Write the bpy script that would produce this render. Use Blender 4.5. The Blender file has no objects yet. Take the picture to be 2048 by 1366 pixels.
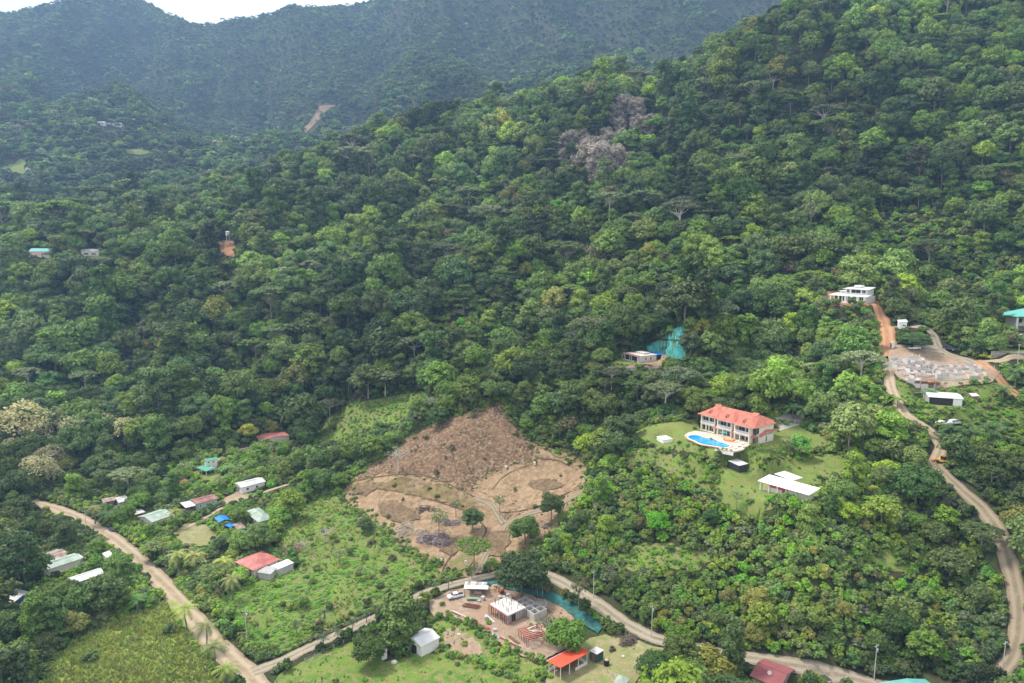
import bpy, bmesh, math, random
import numpy as np
from mathutils import Vector, Matrix, geometry
R = math.radians
random.seed(7); rng = np.random.default_rng(11)
sc = bpy.context.scene
COL = sc.collection
# ------------------------------------------------------------------ camera, sky, sun, exposure
CAMZ = 115.0; PITCH = R(8)
cam = bpy.data.objects.new('camera', bpy.data.cameras.new('camera')); COL.objects.link(cam)
cam.location = (0, 0, CAMZ); cam.rotation_euler = (R(90) - PITCH, 0, 0)
cam.data.sensor_width = 36; cam.data.lens = 24; cam.data.clip_start = 1; cam.data.clip_end = 30000
sc.camera = cam
SUN_EL, SUN_AZ = R(58), R(-62)          # azimuth measured from +Y (view direction) towards +X; sun on the left, a little ahead
world = bpy.data.worlds.new('World'); sc.world = world; world.use_nodes = True
wn = world.node_tree; wn.nodes.clear()
wo = wn.nodes.new('ShaderNodeOutputWorld'); bg = wn.nodes.new('ShaderNodeBackground')
sky = wn.nodes.new('ShaderNodeTexSky'); sky.sky_type = 'NISHITA'; sky.sun_disc = False
sky.sun_elevation = SUN_EL; sky.sun_rotation = SUN_AZ; sky.air_density = 1.2; sky.dust_density = 2.0
# high overcast: a pale cloud layer over most of the blue, mottled by noise
tc = wn.nodes.new('ShaderNodeTexCoord'); nz = wn.nodes.new('ShaderNodeTexNoise')
nz.inputs['Scale'].default_value = 2.2; nz.inputs['Detail'].default_value = 6
mr = wn.nodes.new('ShaderNodeMapRange'); mr.inputs[1].default_value = .3; mr.inputs[2].default_value = .75
mr.inputs[3].default_value = .86; mr.inputs[4].default_value = 1.0
mx = wn.nodes.new('ShaderNodeMix'); mx.data_type = 'RGBA'
mx.inputs[7].default_value = (9.3, 9.3, 9.2, 1)
wn.links.new(tc.outputs['Generated'], nz.inputs['Vector']); wn.links.new(nz.outputs['Fac'], mr.inputs[0])
wn.links.new(mr.outputs[0], mx.inputs[0]); wn.links.new(sky.outputs[0], mx.inputs[6])
wn.links.new(mx.outputs[2], bg.inputs[0]); bg.inputs[1].default_value = 0.108
wn.links.new(bg.outputs[0], wo.inputs[0])
sl = bpy.data.lights.new('sun', 'SUN'); sl.energy = 3.4; sl.angle = R(10); sl.color = (1, .94, .84)
sun = bpy.data.objects.new('sun', sl); COL.objects.link(sun)
sd = Vector((math.sin(SUN_AZ) * math.cos(SUN_EL), math.cos(SUN_AZ) * math.cos(SUN_EL), math.sin(SUN_EL)))
sun.rotation_euler = sd.to_track_quat('Z', 'Y').to_euler()
sc.view_settings.view_transform = 'Standard'; sc.view_settings.look = 'None'
sc.view_settings.exposure = 0.66; sc.view_settings.gamma = 1
sc.render.engine = 'CYCLES'
sc.cycles.max_bounces = 5; sc.cycles.diffuse_bounces = 3; sc.cycles.transparent_max_bounces = 6; sc.cycles.volume_bounces = 0

# ------------------------------------------------------------------ pixels of the photograph <-> places
PW, PH, F = 2048, 1366, 24 / 36 * 2048
cp, sp = math.cos(PITCH), math.sin(PITCH)
def ray(u, v):
    u = np.asarray(u, float); v = np.asarray(v, float)
    k = (683 - v) / F
    return (u - 1024) / F, cp + sp * k, -sp + cp * k
def proj(x, y, z):
    x, y, z = (np.asarray(q, float) for q in (x, y, z)); z = z - CAMZ
    w = np.maximum(y * cp - z * sp, 1e-3)
    return 1024 + F * x / w, 683 - F * (y * sp + z * cp) / w
# ------------------------------------------------------------------ terrain: heights measured at many places, joined by a thin plate spline
# (u, v, 'z', height) or (u, v, 'y', distance, canopy) or ('p', u_bearing, distance, height)
CT = [
 (0,1366,'z',0),(300,1366,'z',0),(540,1335,'z',0),(800,1366,'z',1),(1000,1366,'z',2),(1143,1345,'z',3),(1300,1366,'z',4),(1550,1366,'z',5),(1850,1366,'z',8),
 (2040,1350,'y',150),(0,1200,'z',0),(340,1180,'z',0),(90,1010,'z',0),(0,1000,'z',0),(-250,1200,'z',0),(-250,1000,'z',2),
 (700,1200,'z',1),(600,1080,'z',2),(470,970,'z',2),(415,935,'z',3),(700,1000,'z',5),(850,1180,'z',3),(910,1192,'z',3),(1020,1240,'z',3.5),(1120,1170,'z',8),(1200,1215,'z',8),(1190,1260,'z',4.5),(1350,1290,'z',6.5),(1600,1335,'z',7),
 (930,1120,'z',4.5),(800,1080,'z',5),(990,1040,'z',9),(800,985,'z',11),(900,1000,'z',11),(1080,940,'z',20),(1150,950,'z',20),(960,960,'z',15.5),(1080,985,'z',17.5),(760,930,'z',15),(880,925,'z',20),(900,870,'y',303),(1005,805,'y',318),(1060,890,'y',295),(1100,900,'y',290),
 (620,880,'z',7),(700,870,'z',14),(740,830,'y',365),(840,790,'y',380),(640,850,'z',10),(830,870,'z',24),
 (540,880,'z',5),(300,920,'z',3),(0,850,'z',15),(200,850,'z',14),(450,830,'z',12),(580,800,'y',400,12.4),
 (1470,880,'z',44),(1390,875,'z',44),(1540,870,'z',44),(1300,872,'z',42),(1600,850,'y',258),(1450,910,'z',42),(1240,890,'z',37),(1575,985,'z',36),(1470,1000,'z',32),(1475,945,'z',38.5),(1640,905,'z',41),(1700,960,'z',38),
 (1300,960,'y',240),(1200,980,'y',245),(1300,1080,'y',215),(1200,1080,'y',220),(1400,1150,'y',195),(1300,1200,'z',10),(1500,1200,'z',12.5),(1600,1120,'y',187),(1750,1125,'z',24),(1750,1250,'z',13),(1900,1200,'z',17.5),
 (2030,1200,'z',23),(2005,1080,'z',33),(1960,1005,'z',38),(1890,950,'z',42),(1870,915,'z',44),(1890,852,'y',236),(1800,960,'z',40),(1780,870,'y',234),(2048,1000,'z',40),(2048,880,'y',226),
 (1800,820,'y',246),(1887,800,'y',250),(1950,800,'y',250),(1780,740,'y',268),(1850,740,'y',269),(1930,740,'y',268),(2010,770,'z',62),(1780,700,'y',286),(1890,703,'y',286),(1860,655,'z',79),(1803,655,'z',79),(2020,715,'z',70),(2020,700,'z',74),(2030,665,'z',78),(1765,640,'z',81),(1745,600,'z',88),(1695,605,'z',88),(1650,600,'z',87),(1650,560,'y',352,3),
 (1240,725,'z',61),(1320,722,'z',61),(1270,712,'z',61.5),(1280,755,'z',53.5),(1345,700,'z',66),(1360,655,'z',76),(1300,690,'z',65),(1200,740,'z',54),
 (1400,790,'z',50),(1500,795,'z',52),(1620,800,'z',52),(1700,780,'y',272,3),(1250,800,'y',302,2),(1100,820,'y',315,2),(1500,700,'y',330,9),(1620,680,'y',318,9),(1440,640,'y',360,8),(1330,530,'y',410,4),(1250,560,'y',400,10.8),
 (1600,500,'y',400,14),(1750,500,'y',400,12.4),(1900,560,'y',365,5),(2040,560,'y',350,5),
 (1300,450,'y',450,14),(1150,500,'y',475,14),(1500,420,'y',440,14),(1500,300,'y',500,15.5),(1650,300,'y',490,15.5),(1800,300,'y',470,15.5),(1800,420,'y',425,12.4),(1990,400,'y',410,12.4),(2000,250,'y',460,15.5),(1900,150,'y',515,15.5),(1850,30,'y',580,15.5),(1700,120,'y',555,15.5),(1610,10,'y',630,15.5),(2040,20,'y',570,15.5),
 (1300,300,'y',555,14),(1250,200,'y',635,15.5),(1400,105,'y',660,15.5),(1240,155,'y',690,15.5),(1130,190,'y',710,15.5),(930,240,'y',745,15.5),(750,275,'y',775,15.5),(600,335,'y',800,14),(430,385,'y',810,12.4),
 (1100,700,'y',375,8),(1000,700,'y',395,12.4),(850,700,'y',400,14),(930,735,'y',372,2),(1150,620,'y',415,14),(1000,600,'y',450,14),(1000,500,'y',520,14),(1000,400,'y',600,15.5),(1000,300,'y',690,15.5),(1150,400,'y',545,14),(1150,300,'y',620,14),
 (700,600,'y',455,14),(700,500,'y',540,15.5),(700,400,'y',655,15.5),(850,330,'y',700,15.5),(700,740,'y',395,14),(450,750,'y',400,14),(250,700,'y',425,14),(0,700,'y',430,14),(450,600,'y',480,14),(100,600,'y',490,14),(300,500,'y',580,14),(450,505,'y',560,4),(70,515,'y',575,1),(150,430,'y',740,14),(0,420,'y',760,14),(-300,500,'y',620,14),
 ('p',1610,900,300),('p',1400,900,265),('p',1240,900,245),('p',1130,950,235),('p',930,1000,215),('p',750,1050,195),('p',500,1000,185),('p',100,1000,175),('p',1900,690,345),('p',2048,700,350),('p',1900,950,350),('p',2048,950,360),('p',1750,720,330),('p',1750,950,320),
 (50,335,'y',1150,0),(300,340,'y',1150,12),(600,330,'y',1200,12),(250,260,'y',1480,4),(0,250,'y',1480,12),(500,270,'y',1450,12),(640,245,'y',1480,2),(900,215,'y',1500,12),(1150,190,'y',1500,12),('p',1400,1300,400),('p',1700,1300,440),('p',2000,1300,480),
 (100,150,'y',1950,12),(350,160,'y',1950,12),(600,130,'y',1950,12),(900,110,'y',1950,12),(1200,80,'y',1900,12),(1500,60,'y',1850,12),
 (-200,60,'y',2500,12),(25,92,'y',2600,12),(95,50,'y',2600,12),(130,5,'y',2600,12),(220,-40,'y',2650,12),(300,42,'y',2650,12),(372,128,'y',2700,12),(440,98,'y',2650,12),(520,66,'y',2650,12),(640,34,'y',2700,12),(780,22,'y',2700,12),(900,-30,'y',2750,12),(1200,-230,'y',2750,12),(1500,-250,'y',2700,12),(1900,-250,'y',2700,12),
 ('p',0,3400,550),('p',372,3500,550),('p',900,3500,800),('p',1500,3500,1050),('p',2100,3500,1000),('p',-300,3400,700),
 ('p',-700,200,4),('p',-700,600,80),('p',-700,1500,350),('p',-700,2600,900),('p',-300,120,0),('p',1000,90,1),('p',2300,90,8),('p',2300,140,14),
 ('p',2500,200,50),('p',2500,300,100),('p',2500,450,220),('p',2700,900,420),('p',2700,2000,700),('p',2400,3400,1000),('p',2200,250,62),
]
cx_, cy_, cz_ = [], [], []
for c in CT:
    if c[0] == 'p': a = (c[1] - 1024) / F / 1.0; y = c[2]; x = a * y; z = c[3]
    else:
        dx, dy, dz = ray(c[0], c[1])
        if c[2] == 'z': t = (c[3] - CAMZ) / dz; x, y, z = dx * t, dy * t, c[3]
        else: t = c[3] / dy; x, y, z = dx * t, c[3], CAMZ + dz * t - (c[4] if len(c) > 4 else 0)
    cx_.append(float(x) / float(y)); cy_.append(math.log(float(y))); cz_.append(float(z))
CA = np.array(cx_); CB = np.array(cy_); CZ = np.array(cz_)
def _phi(r2): return .5 * r2 * np.log(np.maximum(r2, 1e-12))
n_ = len(CA); K = _phi((CA[:, None] - CA) ** 2 + (CB[:, None] - CB) ** 2) + np.eye(n_) * 2e-4
Pm = np.c_[np.ones(n_), CA, CB]; M = np.block([[K, Pm], [Pm.T, np.zeros((3, 3))]])
WT = np.linalg.solve(M, np.r_[CZ, 0, 0, 0])
def hash2(i, j, s): 
    q = np.sin(i * 127.1 + j * 311.7 + s * 74.7) * 43758.5453; return q - np.floor(q)
def vnoise(x, y, s=0):
    i, j = np.floor(x), np.floor(y); fx, fy = x - i, y - j
    fx = fx * fx * (3 - 2 * fx); fy = fy * fy * (3 - 2 * fy)
    a = hash2(i, j, s); b = hash2(i + 1, j, s); c = hash2(i, j + 1, s); d = hash2(i + 1, j + 1, s)
    return a + (b - a) * fx + (c - a) * fy + (a - b - c + d) * fx * fy
def fbm(x, y, s=0, o=4):
    r = 0; w = .5
    for k in range(o): r = r + w * vnoise(x * 2 ** k, y * 2 ** k, s + k); w *= .5
    return r
def sstep(a, b, x): t = np.clip((x - a) / (b - a), 0, 1); return t * t * (3 - 2 * t)
NA, NB = 560, 660
A0, A1, B0, B1 = -1.2, 1.2, math.log(72), math.log(4300)
ga = np.linspace(A0, A1, NA); gb = np.linspace(B0, B1, NB)
GA, GB = np.meshgrid(ga, gb)
fa, fb = GA.ravel(), GB.ravel(); GZ = np.empty(fa.size)
for s in range(0, fa.size, 20000):
    q = slice(s, s + 20000)
    GZ[q] = _phi((fa[q, None] - CA) ** 2 + (fb[q, None] - CB) ** 2) @ WT[:n_] + WT[n_] + WT[n_ + 1] * fa[q] + WT[n_ + 2] * fb[q]
GZ = GZ.reshape(NB, NA); GY = np.exp(GB); GX = GA * GY
rid = 1 - np.abs(2 * fbm(GX / 330 + GY / 1500, GY / 800 + GX / 2000, 3, 4) - 1)
GZ += sstep(1000, 1600, GY) * (1 - sstep(2150, 2550, GY)) * (rid - .72) * 300
GZ += sstep(330, 600, GY) * (fbm(GX / 75, GY / 75, 9, 4) - .47) * 40 * (1 - .6 * sstep(2300, 2600, GY))
GZ += sstep(390, 470, GY) * (1 - sstep(800, 1000, GY)) * (fbm(GA * 9 + 3, GB * 2.2, 17, 3) - .45) * 60
GZ += (fbm(GX / 14, GY / 14, 5, 3) - .43) * 0.9
GZ = np.maximum(GZ, -3)
def H(x, y):
    x = np.asarray(x, float); y = np.maximum(np.asarray(y, float), 75)
    fi = np.clip((x / y - A0) / (A1 - A0) * (NA - 1), 0, NA - 1.001); fj = np.clip((np.log(y) - B0) / (B1 - B0) * (NB - 1), 0, NB - 1.001)
    i = fi.astype(int); j = fj.astype(int); s = fi - i; t = fj - j
    return GZ[j, i] * (1 - s) * (1 - t) + GZ[j, i + 1] * s * (1 - t) + GZ[j + 1, i] * (1 - s) * t + GZ[j + 1, i + 1] * s * t
def cast(u, v, lift=0.0, y0=95):
    u = np.atleast_1d(np.asarray(u, float)); v = np.atleast_1d(np.asarray(v, float))
    dx, dy, dz = ray(u, v); ys = np.exp(np.linspace(math.log(y0), math.log(4200), 900))
    t = ys[:, None] / dy; under = (CAMZ + dz * t) < H(dx * t, ys[:, None] + 0 * t) + lift
    k = np.where(under.any(0), under.argmax(0), len(ys) - 1); k = np.maximum(k, 1)
    lo, hi = ys[k - 1].copy(), ys[k].copy()
    for _ in range(18):
        m = (lo + hi) / 2; t = m / dy; un = (CAMZ + dz * t) < H(dx * t, m) + lift
        hi = np.where(un, m, hi); lo = np.where(un, lo, m)
    t = hi / dy
    return np.c_[dx * t, hi, H(dx * t, hi)]
def at(u, v, lift=0.0):
    p = cast(u, v, lift)[0]; return Vector((p[0], p[1], p[2]))
def onplane(u, v, z):
    dx, dy, dz = ray(u, v); t = (z - CAMZ) / dz; return Vector((float(dx * t), float(dy * t), float(z)))
def flatten(c, r_in, r_out, z):
    global GZ
    d = np.hypot(GX - c[0], GY - c[1]); w = 1 - sstep(r_in, r_out, d); GZ = GZ * (1 - w) + z * w
def inpoly(u, v, poly):
    u = np.asarray(u, float); v = np.asarray(v, float); ins = np.zeros(np.broadcast(u, v).shape, bool); n = len(poly)
    for i in range(n):
        x1, y1 = poly[i]; x2, y2 = poly[(i + 1) % n]
        if y1 == y2: continue
        c = ((y1 > v) != (y2 > v)) & (u < (x2 - x1) * (v - y1) / (y2 - y1) + x1); ins ^= c
    return ins
# level ground where buildings stand
for (u, v, ri, ro, dzz) in [(1470,872,17,26,0),(1578,985,9,15,0),(1272,722,9,14,0),(1695,606,11,17,0),(1020,1240,12,18,0),(1890,799,7,12,0),(2035,664,8,12,0),(1145,1345,8,12,0),(520,1135,9,14,0),(1800,656,3,6,0)]:
    p = at(u, v); flatten(p, ri, ro, p.z + dzz)
# ------------------------------------------------------------------ materials
MATS = {}
def nodes(m):
    m.use_nodes = True; return m.node_tree.nodes, m.node_tree.links
def mat(name, col, rough=.8, var=.12, scale=1.5, metal=0, bump=0.0, bscale=8, col2=None, spec=.3, coords='Object', stretch=None, detail=5, wave=None):
    if name in MATS: return MATS[name]
    m = bpy.data.materials.new(name); N, L = nodes(m); b = N['Principled BSDF']
    b.inputs['Roughness'].default_value = rough; b.inputs['Metallic'].default_value = metal; b.inputs['Specular IOR Level'].default_value = spec
    t = N.new('ShaderNodeTexCoord'); src = t.outputs[coords]
    if stretch:
        mp = N.new('ShaderNodeMapping'); mp.inputs['Scale'].default_value = stretch; L.new(src, mp.inputs[0]); src = mp.outputs[0]
    n1 = N.new('ShaderNodeTexNoise'); n1.inputs['Scale'].default_value = scale; n1.inputs['Detail'].default_value = detail; L.new(src, n1.inputs['Vector'])
    r = N.new('ShaderNodeValToRGB'); r.color_ramp.elements[0].position = .32; r.color_ramp.elements[1].position = .68
    c2 = col2 or tuple(min(1, c * (1 + var)) for c in col)
    r.color_ramp.elements[0].color = (*(c * (1 - var) for c in col), 1); r.color_ramp.elements[1].color = (*c2, 1)
    L.new(n1.outputs['Fac'], r.inputs[0]); L.new(r.outputs[0], b.inputs['Base Color'])
    if bump or wave:
        bp = N.new('ShaderNodeBump'); bp.inputs['Distance'].default_value = bump or .03
        if wave:
            wv = N.new('ShaderNodeTexWave'); wv.bands_direction = wave[0]; wv.inputs['Scale'].default_value = wave[1]; wv.inputs['Distortion'].default_value = 0
            L.new(t.outputs['Object'], wv.inputs['Vector']); L.new(wv.outputs['Fac'], bp.inputs['Height'])
        else:
            n2 = N.new('ShaderNodeTexNoise'); n2.inputs['Scale'].default_value = bscale; n2.inputs['Detail'].default_value = 4
            L.new(src, n2.inputs['Vector']); L.new(n2.outputs['Fac'], bp.inputs['Height'])
        L.new(bp.outputs[0], b.inputs['Normal'])
    MATS[name] = m; return m
def ground_mat(name, cols, scales=(.05, .6, 4), bump=.15, rough=.95, stretch=None):
    """three colours mixed by patches at two scales, with fine grain and relief, in metres"""
    m = bpy.data.materials.new(name); N, L = nodes(m); b = N['Principled BSDF']; b.inputs['Roughness'].default_value = rough; b.inputs['Specular IOR Level'].default_value = .15
    t = N.new('ShaderNodeTexCoord'); fac = []; src0 = t.outputs['Object']
    if stretch: mp = N.new('ShaderNodeMapping'); mp.inputs['Scale'].default_value = stretch; L.new(src0, mp.inputs[0]); src0 = mp.outputs[0]
    for s in scales:
        n = N.new('ShaderNodeTexNoise'); n.inputs['Scale'].default_value = s; n.inputs['Detail'].default_value = 6; n.inputs['Roughness'].default_value = .62
        L.new(src0, n.inputs['Vector']); fac.append(n)
    r1 = N.new('ShaderNodeMapRange'); r1.inputs[1].default_value = .42; r1.inputs[2].default_value = .6; L.new(fac[0].outputs['Fac'], r1.inputs[0])
    r2 = N.new('ShaderNodeMapRange'); r2.inputs[1].default_value = .42; r2.inputs[2].default_value = .62; L.new(fac[1].outputs['Fac'], r2.inputs[0])
    m1 = N.new('ShaderNodeMix'); m1.data_type = 'RGBA'; m1.inputs[6].default_value = (*cols[0], 1); m1.inputs[7].default_value = (*cols[1], 1); L.new(r1.outputs[0], m1.inputs[0])
    m2 = N.new('ShaderNodeMix'); m2.data_type = 'RGBA'; m2.inputs[7].default_value = (*cols[2], 1); L.new(m1.outputs[2], m2.inputs[6]); L.new(r2.outputs[0], m2.inputs[0])
    r3 = N.new('ShaderNodeMapRange'); r3.inputs[1].default_value = .25; r3.inputs[2].default_value = .75; r3.inputs[3].default_value = .62; r3.inputs[4].default_value = 1.38; L.new(fac[2].outputs['Fac'], r3.inputs[0])
    hs = N.new('ShaderNodeHueSaturation'); L.new(m2.outputs[2], hs.inputs['Color']); L.new(r3.outputs[0], hs.inputs['Value']); L.new(hs.outputs[0], b.inputs['Base Color'])
    bp = N.new('ShaderNodeBump'); bp.inputs['Distance'].default_value = bump; bp.inputs['Strength'].default_value = .8; L.new(fac[2].outputs['Fac'], bp.inputs['Height']); L.new(bp.outputs[0], b.inputs['Normal'])
    MATS[name] = m; return m
def leaf_mat(name, col, hue=.02, sat=.12, val=.22, trans=.25, patch=1.0):
    """foliage: colour differs from plant to plant and from leaf to leaf (face attribute), no shading in it"""
    m = bpy.data.materials.new(name); N, L = nodes(m); b = N['Principled BSDF']
    b.inputs['Roughness'].default_value = .6; b.inputs['Specular IOR Level'].default_value = .2
    oi = N.new('ShaderNodeObjectInfo'); at_ = N.new('ShaderNodeAttribute'); at_.attribute_name = 'leafv'
    nz = N.new('ShaderNodeTexNoise'); nz.inputs['Scale'].default_value = .011; nz.inputs['Detail'].default_value = 5; L.new(oi.outputs['Location'], nz.inputs['Vector'])
    hs = N.new('ShaderNodeHueSaturation'); hs.inputs['Color'].default_value = (*col, 1)
    def mrn(src, a, bb, lo=0, hi=1):
        q = N.new('ShaderNodeMapRange'); q.inputs[1].default_value = lo; q.inputs[2].default_value = hi; q.inputs[3].default_value = a; q.inputs[4].default_value = bb; L.new(src, q.inputs[0]); return q.outputs[0]
    mu = N.new('ShaderNodeMath'); mu.operation = 'MULTIPLY'; mu.inputs[1].default_value = 7.31; L.new(oi.outputs['Random'], mu.inputs[0])
    fr = N.new('ShaderNodeMath'); fr.operation = 'FRACT'; L.new(mu.outputs[0], fr.inputs[0])
    L.new(mrn(fr.outputs[0], .5 - hue, .5 + hue), hs.inputs['Hue']); L.new(mrn(oi.outputs['Random'], 1 - sat * 1.5, 1 + sat * .6), hs.inputs['Saturation'])
    v1 = mrn(oi.outputs['Random'], 1 - val, 1 + val); v2 = mrn(nz.outputs['Fac'], 1 - .5 * patch, 1 + .55 * patch, .33, .67); v3 = mrn(at_.outputs['Fac'], .68, 1.42)
    p = N.new('ShaderNodeMath'); p.operation = 'MULTIPLY'; L.new(v1, p.inputs[0]); L.new(v2, p.inputs[1])
    p2 = N.new('ShaderNodeMath'); p2.operation = 'MULTIPLY'; L.new(p.outputs[0], p2.inputs[0]); L.new(v3, p2.inputs[1]); L.new(p2.outputs[0], hs.inputs['Value'])
    L.new(hs.outputs[0], b.inputs['Base Color'])
    tr = N.new('ShaderNodeBsdfTranslucent'); L.new(hs.outputs[0], tr.inputs[0]); ms = N.new('ShaderNodeMixShader'); ms.inputs[0].default_value = trans
    L.new(b.outputs[0], ms.inputs[1]); L.new(tr.outputs[0], ms.inputs[2]); L.new(ms.outputs[0], N['Material Output'].inputs[0])
    MATS[name] = m; return m
LEAF = dict(
 dark=leaf_mat('leaf_dark', (.070, .120, .028)), mid=leaf_mat('leaf_mid', (.122, .192, .037)), bright=leaf_mat('leaf_bright', (.19, .285, .044)),
 grey=leaf_mat('leaf_grey', (.165, .205, .09)), yellow=leaf_mat('leaf_yellow', (.235, .25, .048)), brown=leaf_mat('leaf_brown', (.15, .145, .06)),
 cream=leaf_mat('leaf_cream', (.37, .35, .17)), dead=leaf_mat('leaf_dead', (.31, .27, .22), hue=.01), blue=leaf_mat('leaf_blue', (.092, .162, .044)),
 palm=leaf_mat('leaf_palm', (.22, .25, .065)), banana=leaf_mat('leaf_banana', (.10, .19, .04)), grass=leaf_mat('leaf_grass', (.14, .26, .034)), lime=leaf_mat('leaf_lime', (.16, .32, .040), patch=.6),
 straw=leaf_mat('leaf_straw', (.26, .20, .11)), tuft=leaf_mat('leaf_tuft', (.32, .37, .085), patch=.5))
BARK = mat('bark', (.22, .19, .155), var=.3, scale=2); PALE = mat('bark_pale', (.50, .47, .41), var=.2, scale=2); DARKB = mat('bark_dark', (.09, .07, .055), var=.3, scale=2)
# ------------------------------------------------------------------ linking, tagging
def link(name, me, parent=None, loc=None, **props):
    o = bpy.data.objects.new(name, me); COL.objects.link(o)
    if parent is not None: o.parent = parent
    if loc is not None: o.location = loc
    for k, v in props.items():
        if v is not None: o[k] = v
    return o
def thing(name, label, cat, loc, rz=0, group=None):
    o = bpy.data.objects.new(name, None); COL.objects.link(o); o.empty_display_size = .5
    o.location = loc; o.rotation_euler = (0, 0, rz); o['label'] = label; o['category'] = cat
    if group: o['group'] = group
    return o
def npmesh(name, verts, faces, m=None, leafv=None, smooth=False):
    """faces: (n,3) or (n,4) array"""
    me = bpy.data.meshes.new(name); verts = np.asarray(verts, np.float32); faces = np.asarray(faces, np.int32); k = faces.shape[1]
    me.vertices.add(len(verts)); me.vertices.foreach_set('co', verts.ravel())
    me.loops.add(faces.size); me.loops.foreach_set('vertex_index', faces.ravel())
    me.polygons.add(len(faces)); me.polygons.foreach_set('loop_start', np.arange(0, faces.size, k, dtype=np.int32))
    if smooth: me.polygons.foreach_set('use_smooth', np.ones(len(faces), bool))
    me.update(calc_edges=True)
    if leafv is not None:
        a = me.attributes.new('leafv', 'FLOAT', 'FACE'); a.data.foreach_set('value', np.asarray(leafv, np.float32))
    if m: me.materials.append(m)
    return me
class MB:
    """collects solid pieces and links them as one mesh object"""
    def __init__(s): s.v = []; s.f = []
    def add(s, vs, fs):
        n = len(s.v); s.v += [tuple(v) for v in vs]; s.f += [tuple(i + n for i in f) for f in fs]; return s
    def box(s, c, d, rz=0, rx=0, ry=0):
        mt = Matrix.Rotation(rz, 3, 'Z') @ Matrix.Rotation(ry, 3, 'Y') @ Matrix.Rotation(rx, 3, 'X'); c = Vector(c)
        vs = [c + mt @ Vector((x * d[0] / 2, y * d[1] / 2, z * d[2] / 2)) for z in (-1, 1) for y in (-1, 1) for x in (-1, 1)]
        return s.add(vs, [(0, 2, 3, 1), (4, 5, 7, 6), (0, 1, 5, 4), (2, 6, 7, 3), (0, 4, 6, 2), (1, 3, 7, 5)])
    def bar(s, a, b, w, h=None):
        a, b = Vector(a), Vector(b); d = b - a; h = h or w
        q = d.to_track_quat('X', 'Z').to_matrix(); c = (a + b) / 2; L_ = d.length
        vs = [c + q @ Vector((x * L_ / 2, y * w / 2, z * h / 2)) for z in (-1, 1) for y in (-1, 1) for x in (-1, 1)]
        return s.add(vs, [(0, 2, 3, 1), (4, 5, 7, 6), (0, 1, 5, 4), (2, 6, 7, 3), (0, 4, 6, 2), (1, 3, 7, 5)])
    def tube(s, pts, rad, n=7):
        pts = [Vector(p) for p in pts]; rings = []; b0 = len(s.v)
        for i, p in enumerate(pts):
            d = (pts[min(i + 1, len(pts) - 1)] - pts[max(i - 1, 0)]).normalized(); q = d.to_track_quat('Z', 'Y').to_matrix()
            r = rad[i] if hasattr(rad, '__len__') else rad
            for k in range(n): a = 2 * math.pi * k / n; s.v.append(tuple(p + q @ Vector((r * math.cos(a), r * math.sin(a), 0))))
        for i in range(len(pts) - 1):
            for k in range(n): s.f.append((b0 + i * n + k, b0 + i * n + (k + 1) % n, b0 + (i + 1) * n + (k + 1) % n, b0 + (i + 1) * n + k))
        s.f.append(tuple(b0 + k for k in range(n))[::-1]); s.f.append(tuple(b0 + (len(pts) - 1) * n + k for k in range(n))); return s
    def cyl(s, c, r, h, n=14, r2=None): return s.tube([c, (c[0], c[1], c[2] + h)], [r, r if r2 is None else r2], n)
    def slab(s, pts, t):
        """polygon (3D points) given a thickness t straight down"""
        n = len(pts); p = [Vector(q) for q in pts]; dn = Vector((0, 0, -t))
        return s.add(p + [q + dn for q in p], [tuple(range(n)), tuple(range(2 * n - 1, n - 1, -1))] + [(i, n + i, n + (i + 1) % n, (i + 1) % n) for i in range(n)])
    def mesh(s, name, m):
        me = bpy.data.meshes.new(name); me.from_pydata(s.v, [], s.f); me.materials.append(m)
        bm = bmesh.new(); bm.from_mesh(me); bmesh.ops.recalc_face_normals(bm, faces=bm.faces); bm.to_mesh(me); bm.free(); return me
    def build(s, name, m, parent=None, loc=None, **props): return link(name, s.mesh(name, m), parent, loc, **props)
# ------------------------------------------------------------------ plants (templates, made in metres)
def leaf_quads(P, Nn, size, g, asp=1.5, jit=.45):
    """one bent-free leaf spray per point, facing roughly Nn"""
    n = len(P); Nn = Nn + g.normal(0, jit, (n, 3)); Nn /= np.linalg.norm(Nn, axis=1, keepdims=True) + 1e-9
    t = np.cross(Nn, g.normal(0, 1, (n, 3))); t /= np.linalg.norm(t, axis=1, keepdims=True) + 1e-9; b = np.cross(Nn, t)
    s = size * g.uniform(.65, 1.35, (n, 1)); l = s * asp
    V = np.stack([P - t * l * .5, P + b * s * .5, P + t * l * .5, P - b * s * .5], 1).reshape(-1, 3)
    return V, np.arange(4 * n).reshape(n, 4)
ICO = None
def ico():
    global ICO
    if ICO is None:
        bm = bmesh.new(); bmesh.ops.create_icosphere(bm, subdivisions=1, radius=1); ICO = (np.array([v.co[:] for v in bm.verts]), np.array([[v.index for v in f.verts] for f in bm.faces])); bm.free()
    return ICO
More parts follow.
